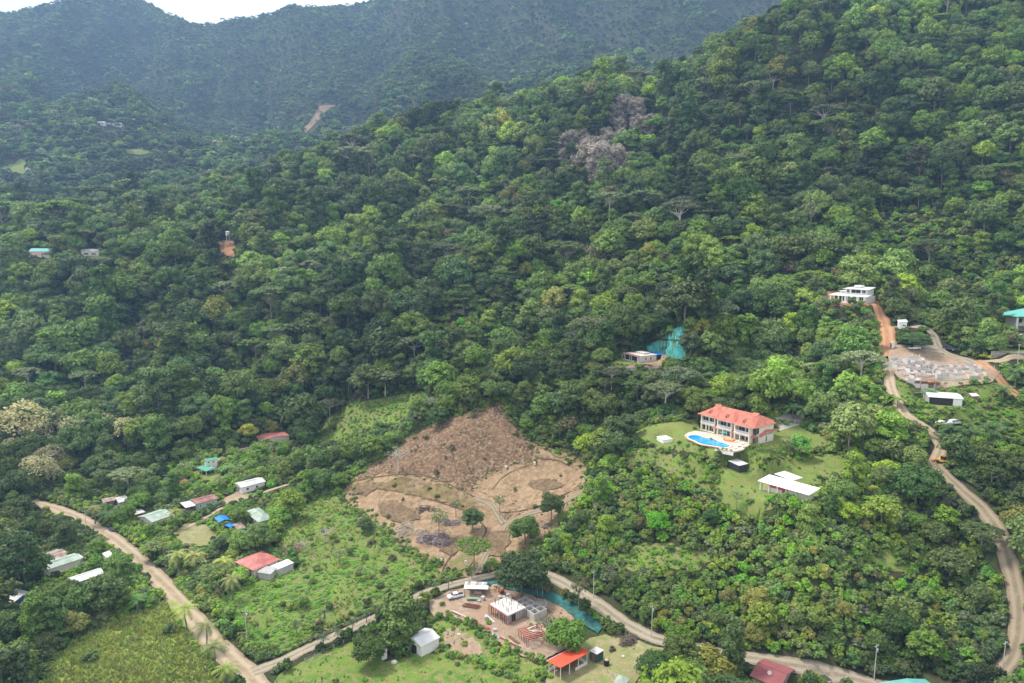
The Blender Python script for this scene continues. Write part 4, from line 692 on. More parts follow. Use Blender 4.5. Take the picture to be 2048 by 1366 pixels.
t = thing('concrete_mixer', 'orange concrete mixer beside the netted bank', 'machine', at(1003, 1186), .4); MB().tube([(0, 0, .9), (.2, 0, 1.3), (.5, 0, 1.7)], [.45, .7, .35], 12).build('drum', mat('orange_paint', (.62, .20, .06)), t); MB().box((0, 0, .5), (1.5, .9, .5)).build('engine', RUSTS, t); [MB().cyl((0, s * .6 - .06, .35), .35, .12, 12).build('wheel', DARKI, t) for s in (-1, 1)]
for k, (u, v) in enumerate([(958,1204),(966,1200),(1000,1196),(1008,1200),(1016,1192),(972,1240),(990,1262),(1022,1196)]):
    t_ = thing('pallet_stack', ['block stack left of the slab corner','pale block stack right of the trestle table','block stack behind the slab, left one','block stack behind the slab, middle one','block stack beside the concrete mixer','small block stack below the white boards','block stack beside the white rubble','block stack behind the slab, right one'][k], 'materials', at(u, v), g.uniform(0, 3)); MB().box((0, 0, .12), (1.2, 1.1, .15)).build('pallet', WOOD, t_); [MB().box((x, y, .2 + .26 + .52 * z), (.5, .48, .5)).build('block', (GREYW, CONC, PINKC)[(k + z) % 3], t_) for x in (-.27, .27) for y in (-.26, .26) for z in range(1 + k % 2)]
def heap(nm, lab, u, v, r_, h_, m, kind=None):
    p_ = at(u, v); n = 260; gg = np.random.default_rng(int(u)); a = gg.uniform(0, 6.283, n); q = np.sqrt(gg.uniform(0, 1, n)) * r_; P = np.c_[q * np.cos(a), q * np.sin(a), h_ * (1 - (q / r_) ** 1.3) + .02]; P[:, 2] += H(p_.x + P[:, 0], p_.y + P[:, 1]) - p_.z; iv, fi = ico(); V = []; Fc = []
    for i, c_ in enumerate(P): V.append(iv * gg.uniform(.1, .28) * (1 + gg.normal(0, .15, (len(iv), 1))) + c_); Fc.append(fi + i * len(iv))
    link(nm, npmesh(nm, np.concatenate(V), np.concatenate(Fc), m), None, p_, label=lab, category='heap', kind='stuff')
heap('sand_heap', 'tan sand heap beside the concrete mixer', 990, 1178, 1.8, 1.4, mat('tan_sand', (.50, .36, .23))); heap('rubble_heap', 'white rubble between the piles on the lower site', 985, 1276, 2.0, .5, CONC); heap('rubble_heap', 'grey rubble around the rear wing', 1080, 1212, 2.6, .5, GREYW)
for lab, u, v, s_ in (('single white boulder on the slope below the beams', 918, 1270, .55), ('pale boulder near the lower edge of the front lawn', 789, 1326, .9), ('white boulder on the dry yard right of the pavilion', 1247, 1314, .5)):
    iv, fi = ico(); gg = np.random.default_rng(u); link('boulder', npmesh('boulder', iv * np.array([1.3, 1, .7]) * s_ * (1 + gg.normal(0, .12, (len(iv), 1))), fi, CONC), None, at(u, v) + Vector((0, 0, .15)), label=lab, category='rock')
def brush(nm, lab, u, v, rx, ry, n, m, h_=1.2):
    p_ = at(u, v); b = MB(); gg = random.Random(u); blobs = [(gg.uniform(-.55, .55), gg.uniform(-.5, .5), gg.uniform(.25, .55)) for _ in range(5)]
    for i in range(n):
        a, q = gg.uniform(0, 6.28), math.sqrt(gg.random()); kx, ky, kr = blobs[i % 5]; x, y = rx * (kx + kr * q * math.cos(a)), ry * (ky + kr * q * math.sin(a)); z = float(H(p_.x + x, p_.y + y)) - p_.z + gg.uniform(.1, h_) * (1 - q * q * .8); d_ = gg.uniform(0, 6.28); l = gg.uniform(.6, 1.8); b.bar((x - l * math.cos(d_) / 2, y - l * math.sin(d_) / 2, z - gg.uniform(-.3, .3)), (x + l * math.cos(d_) / 2, y + l * math.sin(d_) / 2, z + gg.uniform(-.1, .5)), gg.uniform(.06, .16))
    b.build(nm, m, None, p_, label=lab, category='brush pile', kind='stuff')
PURP = mat('purple_brown_twigs', (.21, .14, .145), var=.35, scale=.6, col2=(.40, .33, .33)); brush('brush_pile', 'large purple-brown brush pile at the lower end of the clearing', 866, 1084, 8.5, 7, 1500, PURP, 2.2); brush('brush_pile', 'pale logs and debris above the purple brush pile', 820, 1060, 7.5, 7, 1000, mat('pale_debris', (.42, .34, .25), var=.4, scale=.6), 1.2); brush('brush_pile', 'small purplish brush heap behind the gnarled tree', 903, 1045, 4.5, 3.5, 450, PURP, 1.0); brush('brush_pile', 'scattered branches strewn beside the clearing entrance', 925, 1095, 8, 8, 500, mat('grey_brush', (.25, .21, .18), var=.35), .8); brush('brush_pile', 'small stick heap near the olive bank', 850, 1020, 6, 4, 160, DARKB, .5); brush('brush_pile', 'brush heap on the right edge of the clearing', 1095, 1052, 3, 2, 160, PURP, .8); brush('brush_pile', 'dark grey brush pile by the side road right of the dry yard', 1262, 1282, 4, 2.4, 400, mat('dark_brush', (.16, .125, .105), var=.3), 1.5); brush('brush_pile', 'brown dead brush behind the red roofed farmhouse', 580, 1098, 5, 6, 500, mat('dead_brush', (.30, .22, .16), var=.3), 1.2)
for lab, u, v in (('white topped gate post left of the clearing entrance', 883, 1130), ('white topped gate post right of the clearing entrance', 931, 1135)):
    t = thing('gate_post', lab, 'post', at(u, v)); MB().box((0, 0, .9), (.18, .18, 2.0)).build('post', PALE, t); MB().box((0, 0, 2.1), (.7, .3, .9)).build('board', WHITE, t)
for lab, u, v in (('larger white utility box on the terrace edge of the clearing', 1069, 930), ('smaller white utility box on the terrace edge of the clearing', 1012, 938)):
    t = thing('utility_box', lab, 'box', at(u, v)); MB().box((0, 0, .6), (1.0, .6, 1.3)).build('cabinet', CREAM, t); MB().box((0, 0, 1.3), (1.15, .75, .1)).build('lid', CREAM, t)
# ---- the villa
A, B, C = (1390,829), (1507,858), (1551,845); c, rz, W, D, dz = site(A, B, C, 6.2); D = min(D, 15.5); VI = thing('villa', 'large cream villa with salmon tiled roofs and three balconied bays facing the pool', 'house', c, rz); FOOT.append((c.x, c.y, W * .45))
x0, x1 = -W / 2 + .8, W / 2 - .8; bw = (x1 - x0) / 3; OR = mat('arch_dark', (.05, .045, .04), .6)
print('villa', W, D)
MB().box((0, 1.2, 3.0), (x1 - x0, D - 4.4, 6.3)).build('walls', CREAM, VI)
yb = -D / 2 + 3.4
for k in range(3):
    xa = x0 + k * bw; yf = -D / 2 + .9 + (2 - k) * .75; xm = xa + bw * .42; ww = bw * .80; bayd = yb + .6 - yf; BAY = MB()
    for z in (.12, 3.1): MB().box((xm, (yf + yb) / 2 + .2, z), (ww + .3, bayd, .24)).build('floor_slab', CREAM, VI)
    for s in (-1, 1):
        MB().box((xm + s * (ww / 2 - .2), yf + .22, 3.1), (.42, .42, 6.1)).build('column', CREAM, VI)
        MB().box((xm + s * (ww / 2), (yf + yb) / 2 + .3, 3.05), (.2, bayd - .8, 6.05)).build('side_wall', CREAM, VI)
    MB().box((xm - ww * .12, yf + .22, 1.55), (.3, .3, 2.9)).build('column', CREAM, VI); MB().box((xm, yf + .2, 5.95), (ww - .4, .3, .55)).build('lintel', CREAM, VI); MB().box((xm, yf + .2, 2.75), (ww - .4, .3, .5)).build('lintel', CREAM, VI)
    bl = MB(); bl.box((xm, yf + .1, 4.12), (ww - .8, .16, .12)); bl.box((xm, yf + .1, 3.32), (ww - .8, .16, .12)); nb = int(ww / .5)
    for i in range(nb): bl.box((xm - ww / 2 + .6 + (ww - 1.2) * i / (nb - 1), yf + .1, 3.72), (.2, .12, .7))
    bl.build('balustrade', WHITE, VI)
    for z, hh in ((1.45, 2.3), (4.6, 2.2)):
        for sx in (-.24, .22): o = MB().box((0, 0, 0), (ww * .36, .1, hh)).build('glass_door', GLASS, VI); o.location = (xm + sx * ww, yb + .55 - .62 + .02, z); MB().box((0, -.07, 0), (.09, .06, hh)).build('mullion', WHITE, o)
    # set-back entrance between bays with small salmon porch roof
    xe = xa + bw * .92; MB().box((xe, yb - .33, 4.4), (bw * .14, .3, 2.2)).build('window', GLASS, VI); MB().slab([(xe - 1.1, yb - 2.0, 2.5), (xe + .9, yb - 2.0, 2.5), (xe + .9, yb - .2, 3.4), (xe - 1.1, yb - .2, 3.4)], .14).build('porch_roof', R_TILE, VI); MB().box((xe, yb - .33, 1.2), (bw * .12, .3, 2.2)).build('door', WOOD, VI)
    # roof of the bay with its dormer
    rw, e = bw * 1.02, .9; xr = xa + bw * .5; ya = yf - e; zt = 9.3; RB = MB(); RB.add([(xr - rw / 2 - (e if k == 0 else 0), ya, 6.3), (xr + rw / 2 + (e if k == 2 else 0), ya, 6.3), (xr + rw / 2 + (e if k == 2 else 0), 1.2, 6.3), (xr - rw / 2 - (e if k == 0 else 0), 1.2, 6.3), (xr - rw * .10, ya + 4.6, zt - .25), (xr + rw * .10, ya + 4.6, zt - .25), (xr + rw * .2, 1.2, zt), (xr - rw * .2, 1.2, zt)], [(0, 1, 5, 4), (1, 2, 6, 5), (3, 0, 4, 7), (4, 5, 6, 7), (2, 3, 7, 6), (0, 3, 2, 1)]); RB.build('bay_roof', R_TILE, VI)
    DM = MB(); dx, dy, dzm = xr - .3, ya + 2.0, 7.45; DM.add([(dx - 1.0, dy - .5, dzm - .35), (dx + 1.0, dy - .5, dzm - .35), (dx, dy - .5, dzm + .95), (dx - 1.0, dy + 1.6, dzm - .35), (dx + 1.0, dy + 1.6, dzm - .35), (dx, dy + 1.6, dzm + .95)], [(0, 1, 2), (3, 5, 4), (0, 2, 5, 3), (1, 4, 5, 2)]); o = DM.build('dormer', R_TILE, VI); MB().add([(dx - .45, dy - .53, dzm - .1), (dx + .45, dy - .53, dzm - .1), (dx, dy - .53, dzm + .55), (dx - .45, dy - .49, dzm - .1), (dx + .45, dy - .49, dzm - .1), (dx, dy - .49, dzm + .55)], [(0, 1, 2), (3, 5, 4)]).build('vent', OR, o)
MR = MB(); e = .9; ya, yc = yb - 1.2, D / 2 - .2; MR.add([(-W / 2, ya, 6.27), (W / 2, ya, 6.27), (W / 2, yc, 6.27), (-W / 2, yc, 6.27), (-W / 2 + 4.6, (ya + yc) / 2, 9.5), (W / 2 - 4.6, (ya + yc) / 2, 9.5)], [(0, 1, 5, 4), (1, 2, 5), (2, 3, 4, 5), (3, 0, 4), (0, 3, 2, 1)]); MR.build('main_roof', R_TILE, VI)
for sx in (-1, 1):
    xx = sx * (W / 2 - 3.6); ym = (ya + yc) / 2; MB().add([(xx, ym - 1.5, 8.5), (xx, ym + 1.5, 8.5), (xx + sx * .3, ym, 10.0), (xx - sx * 2.4, ym - 1.5, 8.5), (xx - sx * 2.4, ym + 1.5, 8.5), (xx - sx * 2.4, ym, 9.9)], [(0, 1, 2), (3, 5, 4), (0, 2, 5, 3), (1, 4, 5, 2), (0, 3, 4, 1)]).build('gablet', R_TILE, VI)
MB().add([(2, yc - 2, 6.2), (W / 2 - 3, yc - 2, 6.2), (W / 2 - 3, yc + 3.6, 5.9), (2, yc + 3.6, 5.9), (5, yc - 1, 8.0), (W / 2 - 6, yc - 1, 8.0)], [(0, 1, 5, 4), (1, 2, 5), (2, 3, 4, 5), (3, 0, 4), (0, 3, 2, 1)]).build('rear_roof', R_TILE, VI); MB().box((W / 4, yc + .6, 2.9), (W / 2 - 6, 4.4, 5.8)).build('rear_walls', CREAM, VI)
# right end wall: narrow window, side roof falling over a lean-to
MB().slab([(x1 - .1, -D / 2 + 4.0, 2.9), (x1 + 1.3, -D / 2 + 4.0, 2.6), (x1 + 1.3, 1.5, 4.2), (x1 - .1, 1.5, 4.5)], .16).build('side_roof', R_TILE, VI); MB().slab([(x1 - .1, 1.5, 4.5), (x1 + 1.3, 1.5, 4.2), (x1 + 1.3, D / 2 + .5, 3.4), (x1 - .1, D / 2 + .5, 3.7)], .16).build('side_roof', R_TILE, VI); MB().box((x1 + .5, .9, 1.3), (1.0, D - 6.2, 2.8)).build('side_annex', CREAM, VI); MB().box((x1 + 1.02, .5, 1.5), (.06, .5, 2.0)).build('window', GLASS, VI)
for z in (1.5, 4.6): MB().box((x1 + .04, yb - .2 + .7, z), (.08, 1.1, 2.2)).build('window', GLASS, VI)
MB().box((0, 0, -.3), (W + .4, D - 1, .7)).build('plinth', CREAM, VI)
# terrace and pool
DK = [(1369,871),(1376,866),(1390,862),(1420,866),(1460,878),(1500,890),(1490,897),(1478,904),(1466,911),(1448,906),(1432,898),(1428,896),(1405,893),(1392,890),(1380,884),(1370,877)]
P = cast([a for a, b in densify(DK, 4)], [b for a, b in densify(DK, 4)])[:, :2]; zt = float(H(c.x, c.y)) + .14; b = MB().slab([(x, y, zt) for x, y in P][::-1], .5)
b.build('pool_terrace', mat('cream_paving', (.55, .47, .40), scale=.7), None, None, kind='structure')
PO = [(1375,874),(1378,871.5),(1384,870),(1394,870.5),(1401,872),(1407,874.5),(1415,876),(1424,877),(1432,880),(1438,883.5),(1447,886),(1455,888.5),(1461,891),(1460,893.5),(1454,895.5),(1447,895.5),(1438,894),(1428,892.5),(1419,891),(1410,890),(1402,888),(1396,885.5),(1391,882.5),(1385,880.5),(1379,878)]
Q = np.array([onplane(a, b_, zt)[:2] for a, b_ in PO]); 
for _ in range(2): Q = np.stack([.75 * Q + .25 * np.roll(Q, -1, 0), .25 * Q + .75 * np.roll(Q, -1, 0)], 1).reshape(-1, 2)
cen = Q.mean(0); t = thing('swimming_pool', 'kidney shaped blue swimming pool in front of the villa', 'pool', (cen[0], cen[1], zt)); Q = Q - cen; nrm = np.roll(Q, -1, 0) - np.roll(Q, 1, 0); nrm = np.c_[nrm[:, 1], -nrm[:, 0]]; nrm /= np.linalg.norm(nrm, axis=1, keepdims=True)
if ((Q + nrm) ** 2).sum() < (Q ** 2).sum(): nrm = -nrm
wm = mat('pool_water', (.02, .27, .55), .06, .12, .25, col2=(.06, .40, .66), spec=.6, bump=.01, bscale=1.5); MB().slab([(x, y, .05) for x, y in Q], .02).build('water', wm, t)
n = len(Q); O1, O2 = Q + nrm * .45, Q + nrm * .95
def ring(a, b2, z0, z1): m_ = MB(); m_.add([(x, y, z1) for x, y in a] + [(x, y, z1) for x, y in b2] + [(x, y, z0) for x, y in a] + [(x, y, z0) for x, y in b2], [(i, (i + 1) % n, n + (i + 1) % n, n + i) for i in range(n)] + [(i, 2 * n + i, 2 * n + (i + 1) % n, (i + 1) % n) for i in range(n)] + [(n + i, n + (i + 1) % n, 3 * n + (i + 1) % n, 3 * n + i) for i in range(n)]); return m_
ring(Q, O1, -.1, .12).build('coping', CREAM, t); ring(O1, O2, -.1, .085).build('tile_border', mat('terracotta_border', (.58, .26, .15)), t)
p = onplane(1458, 882, zt); t = thing('spa_platform', 'round orange stepped platform between pool and villa', 'platform', (p.x, p.y, zt)); OT = mat('orange_tile', (.66, .20, .10)); MB().cyl((0, 0, 0), 2.7, .28, 28).build('lower_step', CREAM, t); MB().cyl((0, 0, .28), 2.1, .45, 28).build('upper_step', OT, t); MB().cyl((0, 0, .73), 1.5, .12, 28).build('seat_ring', mat('orange_pale', (.74, .34, .2)), t)
t = thing('parasol', 'dark green parasol on the villa terrace', 'parasol', onplane(1447, 876, zt)); MB().cyl((0, 0, 0), .05, 2.4, 8).build('pole', WHITE, t); MB().cyl((0, 0, 2.1), 1.3, .5, 8, .08).build('canopy', mat('teal_green_cloth', (.08, .28, .22)), t)
for k, (u, v) in enumerate([(1478, 893), (1483, 889), (1470, 897)]):
    t = thing('sun_lounger', ['pale lounger on the terrace corner, middle one', 'pale lounger nearest the villa corner', 'pale lounger nearest the pool end'][k], 'lounger', onplane(u, v, zt), rz); MB().box((0, 0, .3), (.65, 1.5, .08)).build('seat', WHITE, t); MB().box((0, .95, .5), (.65, .06, .6), rx=-.7).build('backrest', WHITE, t); [MB().box((x, y, .13), (.05, .05, .27)).build('leg', WHITE, t) for x in (-.28, .28) for y in (-.6, .6)]
a, b_ = at(1430, 901), at(1466, 912); t = thing('terrace_wall', 'low white retaining wall with flower bed in front of the pool terrace', 'wall', (a + b_) / 2, math.atan2(b_.y - a.y, b_.x - a.x)); MB().box((0, 0, .3), ((b_ - a).length, .3, 1.1)).build('wall', WHITE, t); 
for i in range(4): me_ = crown_mesh('flowers', LEAF['yellow' if i % 2 else 'brown'], 300 + i, r=.9, hz=.7, zc=1.0, lobes=5, per=24, leaf=.22)[0]; o = link('flower_bush', me_, t, ((i - 1.5) * 1.4, .7, 0))
house('pump_house', 'small white box shed on the villa lawn left of the pool', (1313,873), (1326,880), (1338,874), 1.5, WHITE, WHITE, 'flat', .1, .1, doors=(), cat='shed')
house('carport', 'grey roofed open shelter with shade painted as dark walls below the villa lawn', (1456,922), (1478,932), (1496,929), 2.6, R_ZINC, DARKI, 'shedy', .3, .2, wins=(), cat='shelter')  # closed dark box under the roof stands in for the shade there
r, W, D, w, d, dz = house('bungalow', 'bungalow with large white flat roof and skylight on the lower lawn', (1515,962), (1618,991), (1644,981), 3.0, WHITE, CREAM, 'shedy', .5, 1.3, wins=[('n', .0, 1.5, 1.6, 1.4), ('l', .2, 1.5, 1.2, 1.3)])
MB().box((W * .12, -D * .02, 3.42), (2.6, 1.5, .1), rx=math.atan2(.5, D)).build('skylight', GREYW, r); MB().box((-W * .1, -D / 2 + 1.1, 2.2), (5.5, .1, .9)).build('red_awning', mat('red_cloth', (.55, .08, .06)), r); MB().box((-W * .34, -D / 2 + .9, 2.0), (2.2, .1, 1.3)).build('yellow_awning', mat('yellow_cloth', (.75, .62, .25)), r)
for k in range(5): MB().box((-W / 2 + .8 + k * W * .17, -D / 2 + .5, 1.4), (.28, .28, 3.0)).build('post', WHITE, r)
house('rear_pergola', 'second pale flat roof behind the white roofed bungalow', (1548,948), (1585,962), (1605,957), 2.9, SLABC, WHITE, 'shedy', .3, .3, open_=(4, 2), cat='roof')
# ---- hillside concrete house
r, W, D, w, d, dz = house('concrete_house', 'small grey house with maroon roof strip and open front painted shade-dark on the cleared pad', (1247,706), (1280,713), (1298,706), 3.0, PINKC, CONC, 'flat', .2, .3, wins=[('r', -.3, 1.5, 1.1, 1.5), ('r', .3, 1.5, 1.1, 1.5)])
MB().box((-W * .1, -D / 2 + .05, 1.4), (W * .66, .1, 2.2)).build('dark_opening', DARKI, r) if False else None
for k in range(2): MB().box((-w * .24 + k * w * .42, -d / 2 - .04, 1.4), (w * .34, .08, 2.2)).build('opening_shade', DARKI, r)  # dark panels on a solid wall paint the shade of open bays
MB().slab([(-W / 2 - .1, -D / 2 - 1.1, 2.9), (W / 2 - .5, -D / 2 - 1.1, 2.9), (W / 2 - .5, -D / 2 + .2, 3.35), (-W / 2 - .1, -D / 2 + .2, 3.35)], .1).build('front_roof', R_MAR, r); MB().box((0, D * .15, 3.55), (W * .5, D * .35, .6)).build('parapet', CONC, r); MB().box((0, -D / 2 - .7, .1), (W, 1.2, .5)).build('porch', CONC, r)
for k in range(3): MB().box((-W / 2 + .2 + k * (W - .9) / 2, -D / 2 - .9, 1.45), (.22, .22, 2.9)).build('post', CONC, r)
house('tarpaulin_shelter', 'blue tarpaulin shelter right of the hillside house', (1299,706), (1308,711), (1324,705), 2.3, TARP, WOOD, 'shedx', .3, .1, open_=(3, 2), cat='shelter')
def stone_wall(nm, lab, px, h_, m=None, cs=(.9, .45), grp=None, mats=None, top=False):
    P = cast([q[0] for q in px], [q[1] for q in px]); a = Vector(P[0]); b = Vector(P[-1]); rz_ = math.atan2(b.y - a.y, b.x - a.x); c_ = (a + b) / 2; t_ = thing(nm, lab, 'wall', c_, rz_); L_ = (b - a).length; n = int(L_ / cs[0]); k_ = int(h_ / cs[1]); MB().box((0, .25, h_ / 2 - .5), (L_, .3, h_ + .9)).build('core', GREYW, t_)
    ms = [MB().box((0, 0, 0), (cs[0] * f, .3, cs[1] * .86)).mesh('stone', m2) for f, m2 in ((.9, mats[0]), (.82, mats[1]), (.94, mats[2]))]; cnt = 0
    for j in range(k_):
        for i in range(n):
            if cnt >= 290: break
            o = link('stone', ms[(i * 7 + j * 3 + (i * j) % 5) % 3], t_, (-L_ / 2 + (i + .5 + .5 * (j % 2)) * L_ / n, .02 + g.uniform(-.04, .04), cs[1] * (j + .5))); o.rotation_euler = (0, g.uniform(-.03, .03), 0); cnt += 1
    return t_
SM = (mat('stone_grey', (.36, .33, .29), var=.2), mat('stone_pale', (.46, .43, .38), var=.2), mat('stone_brown', (.30, .25, .20), var=.2))
stone_wall('retaining_wall', 'rough stone retaining wall under the hillside pad', [(1216, 745), (1320, 748)], 3.0, cs=(1.0, .6), mats=SM); stone_wall('retaining_wall', 'long stone block wall below the garden at the right edge', [(1982, 719), (2052, 713)], 2.6, cs=(1.1, .5), mats=SM)
# ---- white hill house
p = at(1695, 605); rz = px_rz(1662, 604, 1728, 609) ; t = thing('hill_house', 'two storey white house with stepped white roofs above the red dirt track', 'house', p, rz); FOOT += [(p.x, p.y + 3, 11)]
MB().box((0, 5, 1.7), (16.5, 8, 3.4)).build('lower_walls', WHITE, t); MB().box((1.8, 6.5, 5.0), (10.5, 6, 2.7)).build('upper_walls', WHITE, t); MB().box((0, -.4, -.3), (18, 6, 1.0)).build('terrace', mat('pinkish_terrace', (.62, .52, .48)), t)
MB().slab([(-10, -.9, 3.2), (10, -.9, 3.2), (9.2, 5, 4.2), (-9.2, 5, 4.2)], .14).build('lower_roof', R_WHITE, t); MB().slab([(-4.6, 2.2, 6.5), (9.0, 2.2, 6.5), (7.8, 10, 7.4), (-3.6, 10, 7.4)], .14).build('upper_roof', R_WHITE, t); MB().slab([(-7.4, 3.5, 5.2), (-3.8, 3.5, 5.2), (-3.8, 8, 5.6), (-6.6, 8, 5.6)], .12).build('side_roof', R_WHITE, t); MB().box((1.2, 7, 7.7), (3.4, 3, 1.0)).build('roof_box', WHITE, t); MB().box((-5.5, 6, 4.3), (3.2, 3.4, 1.6)).build('stair_block', WHITE, t)
for x, w_ in ((-5.6, 3.4), (-2.4, 1.5), (.4, 1.6), (3.2, 2.0), (6.4, 2.2)): o = MB().box((0, 0, 0), (w_, .1, 2.3)).build('window', GLASS, t); o.location = (x, .96, 1.75); MB().box((0, -.07, 0), (.1, .06, 2.3)).build('mullion', WHITE, o)
for x, w_ in ((-2.2, 1.2), (1.8, 4.6), (5.8, 1.6)): o = MB().box((0, 0, 0), (w_, .1, 1.5)).build('window', GLASS, t); o.location = (x, 3.46, 5.35); MB().box((0, -.07, 0), (.1, .06, 1.5)).build('mullion', WHITE, o)
for x in (-8.6, -4.4, -.9, 2.0, 5.1, 8.6): MB().box((x, -.7, 1.6), (.4, .4, 3.2)).build('column', WHITE, t)
MB().box((-1.5, -3.2, .35), (14, .15, .7)).build('parapet', WHITE, t)
house('guard_hut', 'little white hut at the end of the gravel lane', (1794,640), (1797,645), (1816,646), 2.8, R_WHITE, WHITE, 'shedy', .4, .3, wins=[('r', .3, 1.6, 1.4, .8)], cat='shed')
t = thing('gate_pillar', 'white gate pillar at the foot of the red dirt track', 'pillar', at(1785, 697), .3); MB().box((0, 0, 1.4), (1.4, .5, 3.4)).build('pillar', WHITE, t); MB().box((-1.1, 0, 1.1), (.6, .3, 2.6)).build('dark_panel', WOOD, t)
# ---- ruins of concrete walls
def shell(nm, lab, uv, rz_, W_, D_, h_, nx, ny, m, seed):
    c_ = at(*uv); foot(c_, rz_, W_, D_); t_ = thing(nm, lab, 'building', c_, rz_); g_ = random.Random(seed); ca, sa = math.cos(rz_), math.sin(rz_)
    def gz(x, y): return float(H(c_.x + x * ca - y * sa, c_.y + x * sa + y * ca)) - c_.z
    for j in range(ny + 1):
        for i in range(nx):
            if g_.random() < .85: hh = h_ * g_.uniform(.35, 1.0); x, y = -W_ / 2 + W_ * (i + .5) / nx, -D_ / 2 + D_ * j / ny; MB().box((x, y, gz(x, y) + hh / 2 - .5), (W_ / nx - .25, .2, hh + 1)).build('wall', m[g_.randrange(len(m))], t_)
    for i in range(nx + 1):
        for j in range(ny):
            if g_.random() < .8: hh = h_ * g_.uniform(.35, 1.0); x, y = -W_ / 2 + W_ * i / nx, -D_ / 2 + D_ * (j + .5) / ny; MB().box((x, y, gz(x, y) + hh / 2 - .5), (.2, D_ / ny - .25, hh + 1)).build('wall', m[g_.randrange(len(m))], t_)
            x, y = -W_ / 2 + W_ * (i + .5) / nx, -D_ / 2 + D_ * (j + .5) / ny
            if i < nx and g_.random() < .7: MB().box((x, y, gz(x, y) + .05), (W_ / nx - .3, D_ / ny - .3, .5)).build('floor_slab', m[g_.randrange(len(m))], t_)
        for j in range(ny + 1):
            if g_.random() < .6: hh = h_ * g_.uniform(.8, 1.2); x, y = -W_ / 2 + W_ * i / nx, -D_ / 2 + D_ * j / ny; MB().box((x, y, gz(x, y) + hh / 2 - .5), (.26, .26, hh + 1)).build('column', CONC, t_)
    return t_
RM = (CONC, PINKC, SLABC, GREYW)
shell('unfinished_house', 'roofless shell of raw concrete walls beside the lane, the left one', (1822,732), .08, 16, 13, 1.9, 5, 4, RM, 3); shell('unfinished_house', 'low roofless brown walled shell below the left ruin', (1836,760), .02, 11, 4, 1.9, 4, 1, (PINKC, SLABC, mat('brick_red', (.36, .17, .12))), 8); shell('unfinished_house', 'roofless concrete shell with slotted walls, the right one', (1910,747), -.16, 17.5, 11, 2.1, 6, 3, RM, 6)
r, W, D, w, d, dz = house('long_shed', 'long shed with white metal roof, open front painted shade-dark and one white wall', (1845,782), (1857,794), (1926,797), 2.8, R_WHITE, DARKI, 'gable', .5, .4, 'y'); MB().box((w / 2 + .05, d * .36, 1.35), (.12, d * .27, 2.6)).build('white_wall', WHITE, r); MB().box((0, -d / 2 - .05, 1.35), (w, .1, 2.7)).build('end_wall', GREYW, r)  # closed walls coloured dark, painting the shade inside the open front
house('outhouse', 'tiny hut with pale flat roof right of the long shed', (1937,787), (1944,793), (1958,793), 2.2, R_ZINC, WOOD, 'shedy', .3, .2, doors=[('r', 0)], cat='shed'); 
p = at(1832, 789); t = thing('tarpaulin_sheet', 'pale tarpaulin spread over boards left of the long shed', 'tarpaulin', p, .1); MB().slab([(-2, -.8, .9), (2.4, -.8, .9), (2.2, 1, .6), (-2.2, 1, .6)], .05).build('sheet', SLABC, t); MB().box((0, 0, .3), (3.4, 1.2, .6)).build('boards', WOOD, t)
# house at the right edge
p = at(2047, 663); t = thing('hill_villa', 'house with teal hip roof and white balcony cut by the right edge', 'house', p, -.1); FOOT += [(p.x + 3, p.y + 4, 8)]
MB().box((4, 5, 2.9), (13, 8, 6.0)).build('walls', CREAM, t); roof_mesh(MB(), 18, 13, 0, 3.0, 'hip').build('roof', R_TEAL, t).location = (3.4, 4, 6.6); 
for x in (-3.6, .6, 4.8): MB().box((x, -1, 3.2), (.7, .7, 6.6)).build('column', WHITE, t)
b = MB(); b.box((0, -1.2, 3.9), (8, .12, .12)); [b.box((-3.8 + i * .5, -1.2, 3.4), (.16, .1, .9)) for i in range(16)]; b.build('balustrade', WHITE, t); MB().box((.6, 0, 2.8), (9, 2.6, .25)).build('balcony_floor', WHITE, t)
for x in (-1.2, 2.6): MB().box((x, .95, 4.4), (1.6, .1, 2.4)).build('window', GLASS, t)
p = at(2025, 690); gg = np.random.default_rng(4); iv, fi = ico(); 
V_, F_ = [], []
for i in range(60):
    q = at(gg.uniform(1999, 2060), gg.uniform(668, 693)) - p; s_ = gg.uniform(.5, 1.3); V_.append(iv * np.array([1.6, .9, .5]) * s_ * (1 + gg.normal(0, .14, (len(iv), 1))) + np.array(q) + np.array([0, 0, .15])); F_.append(fi + i * len(iv))
link('rock_bank', npmesh('rock_bank', np.concatenate(V_), np.concatenate(F_), SLABC), None, p, label='bank of pale rocks below the house with the teal roof', category='rocks', kind='stuff')
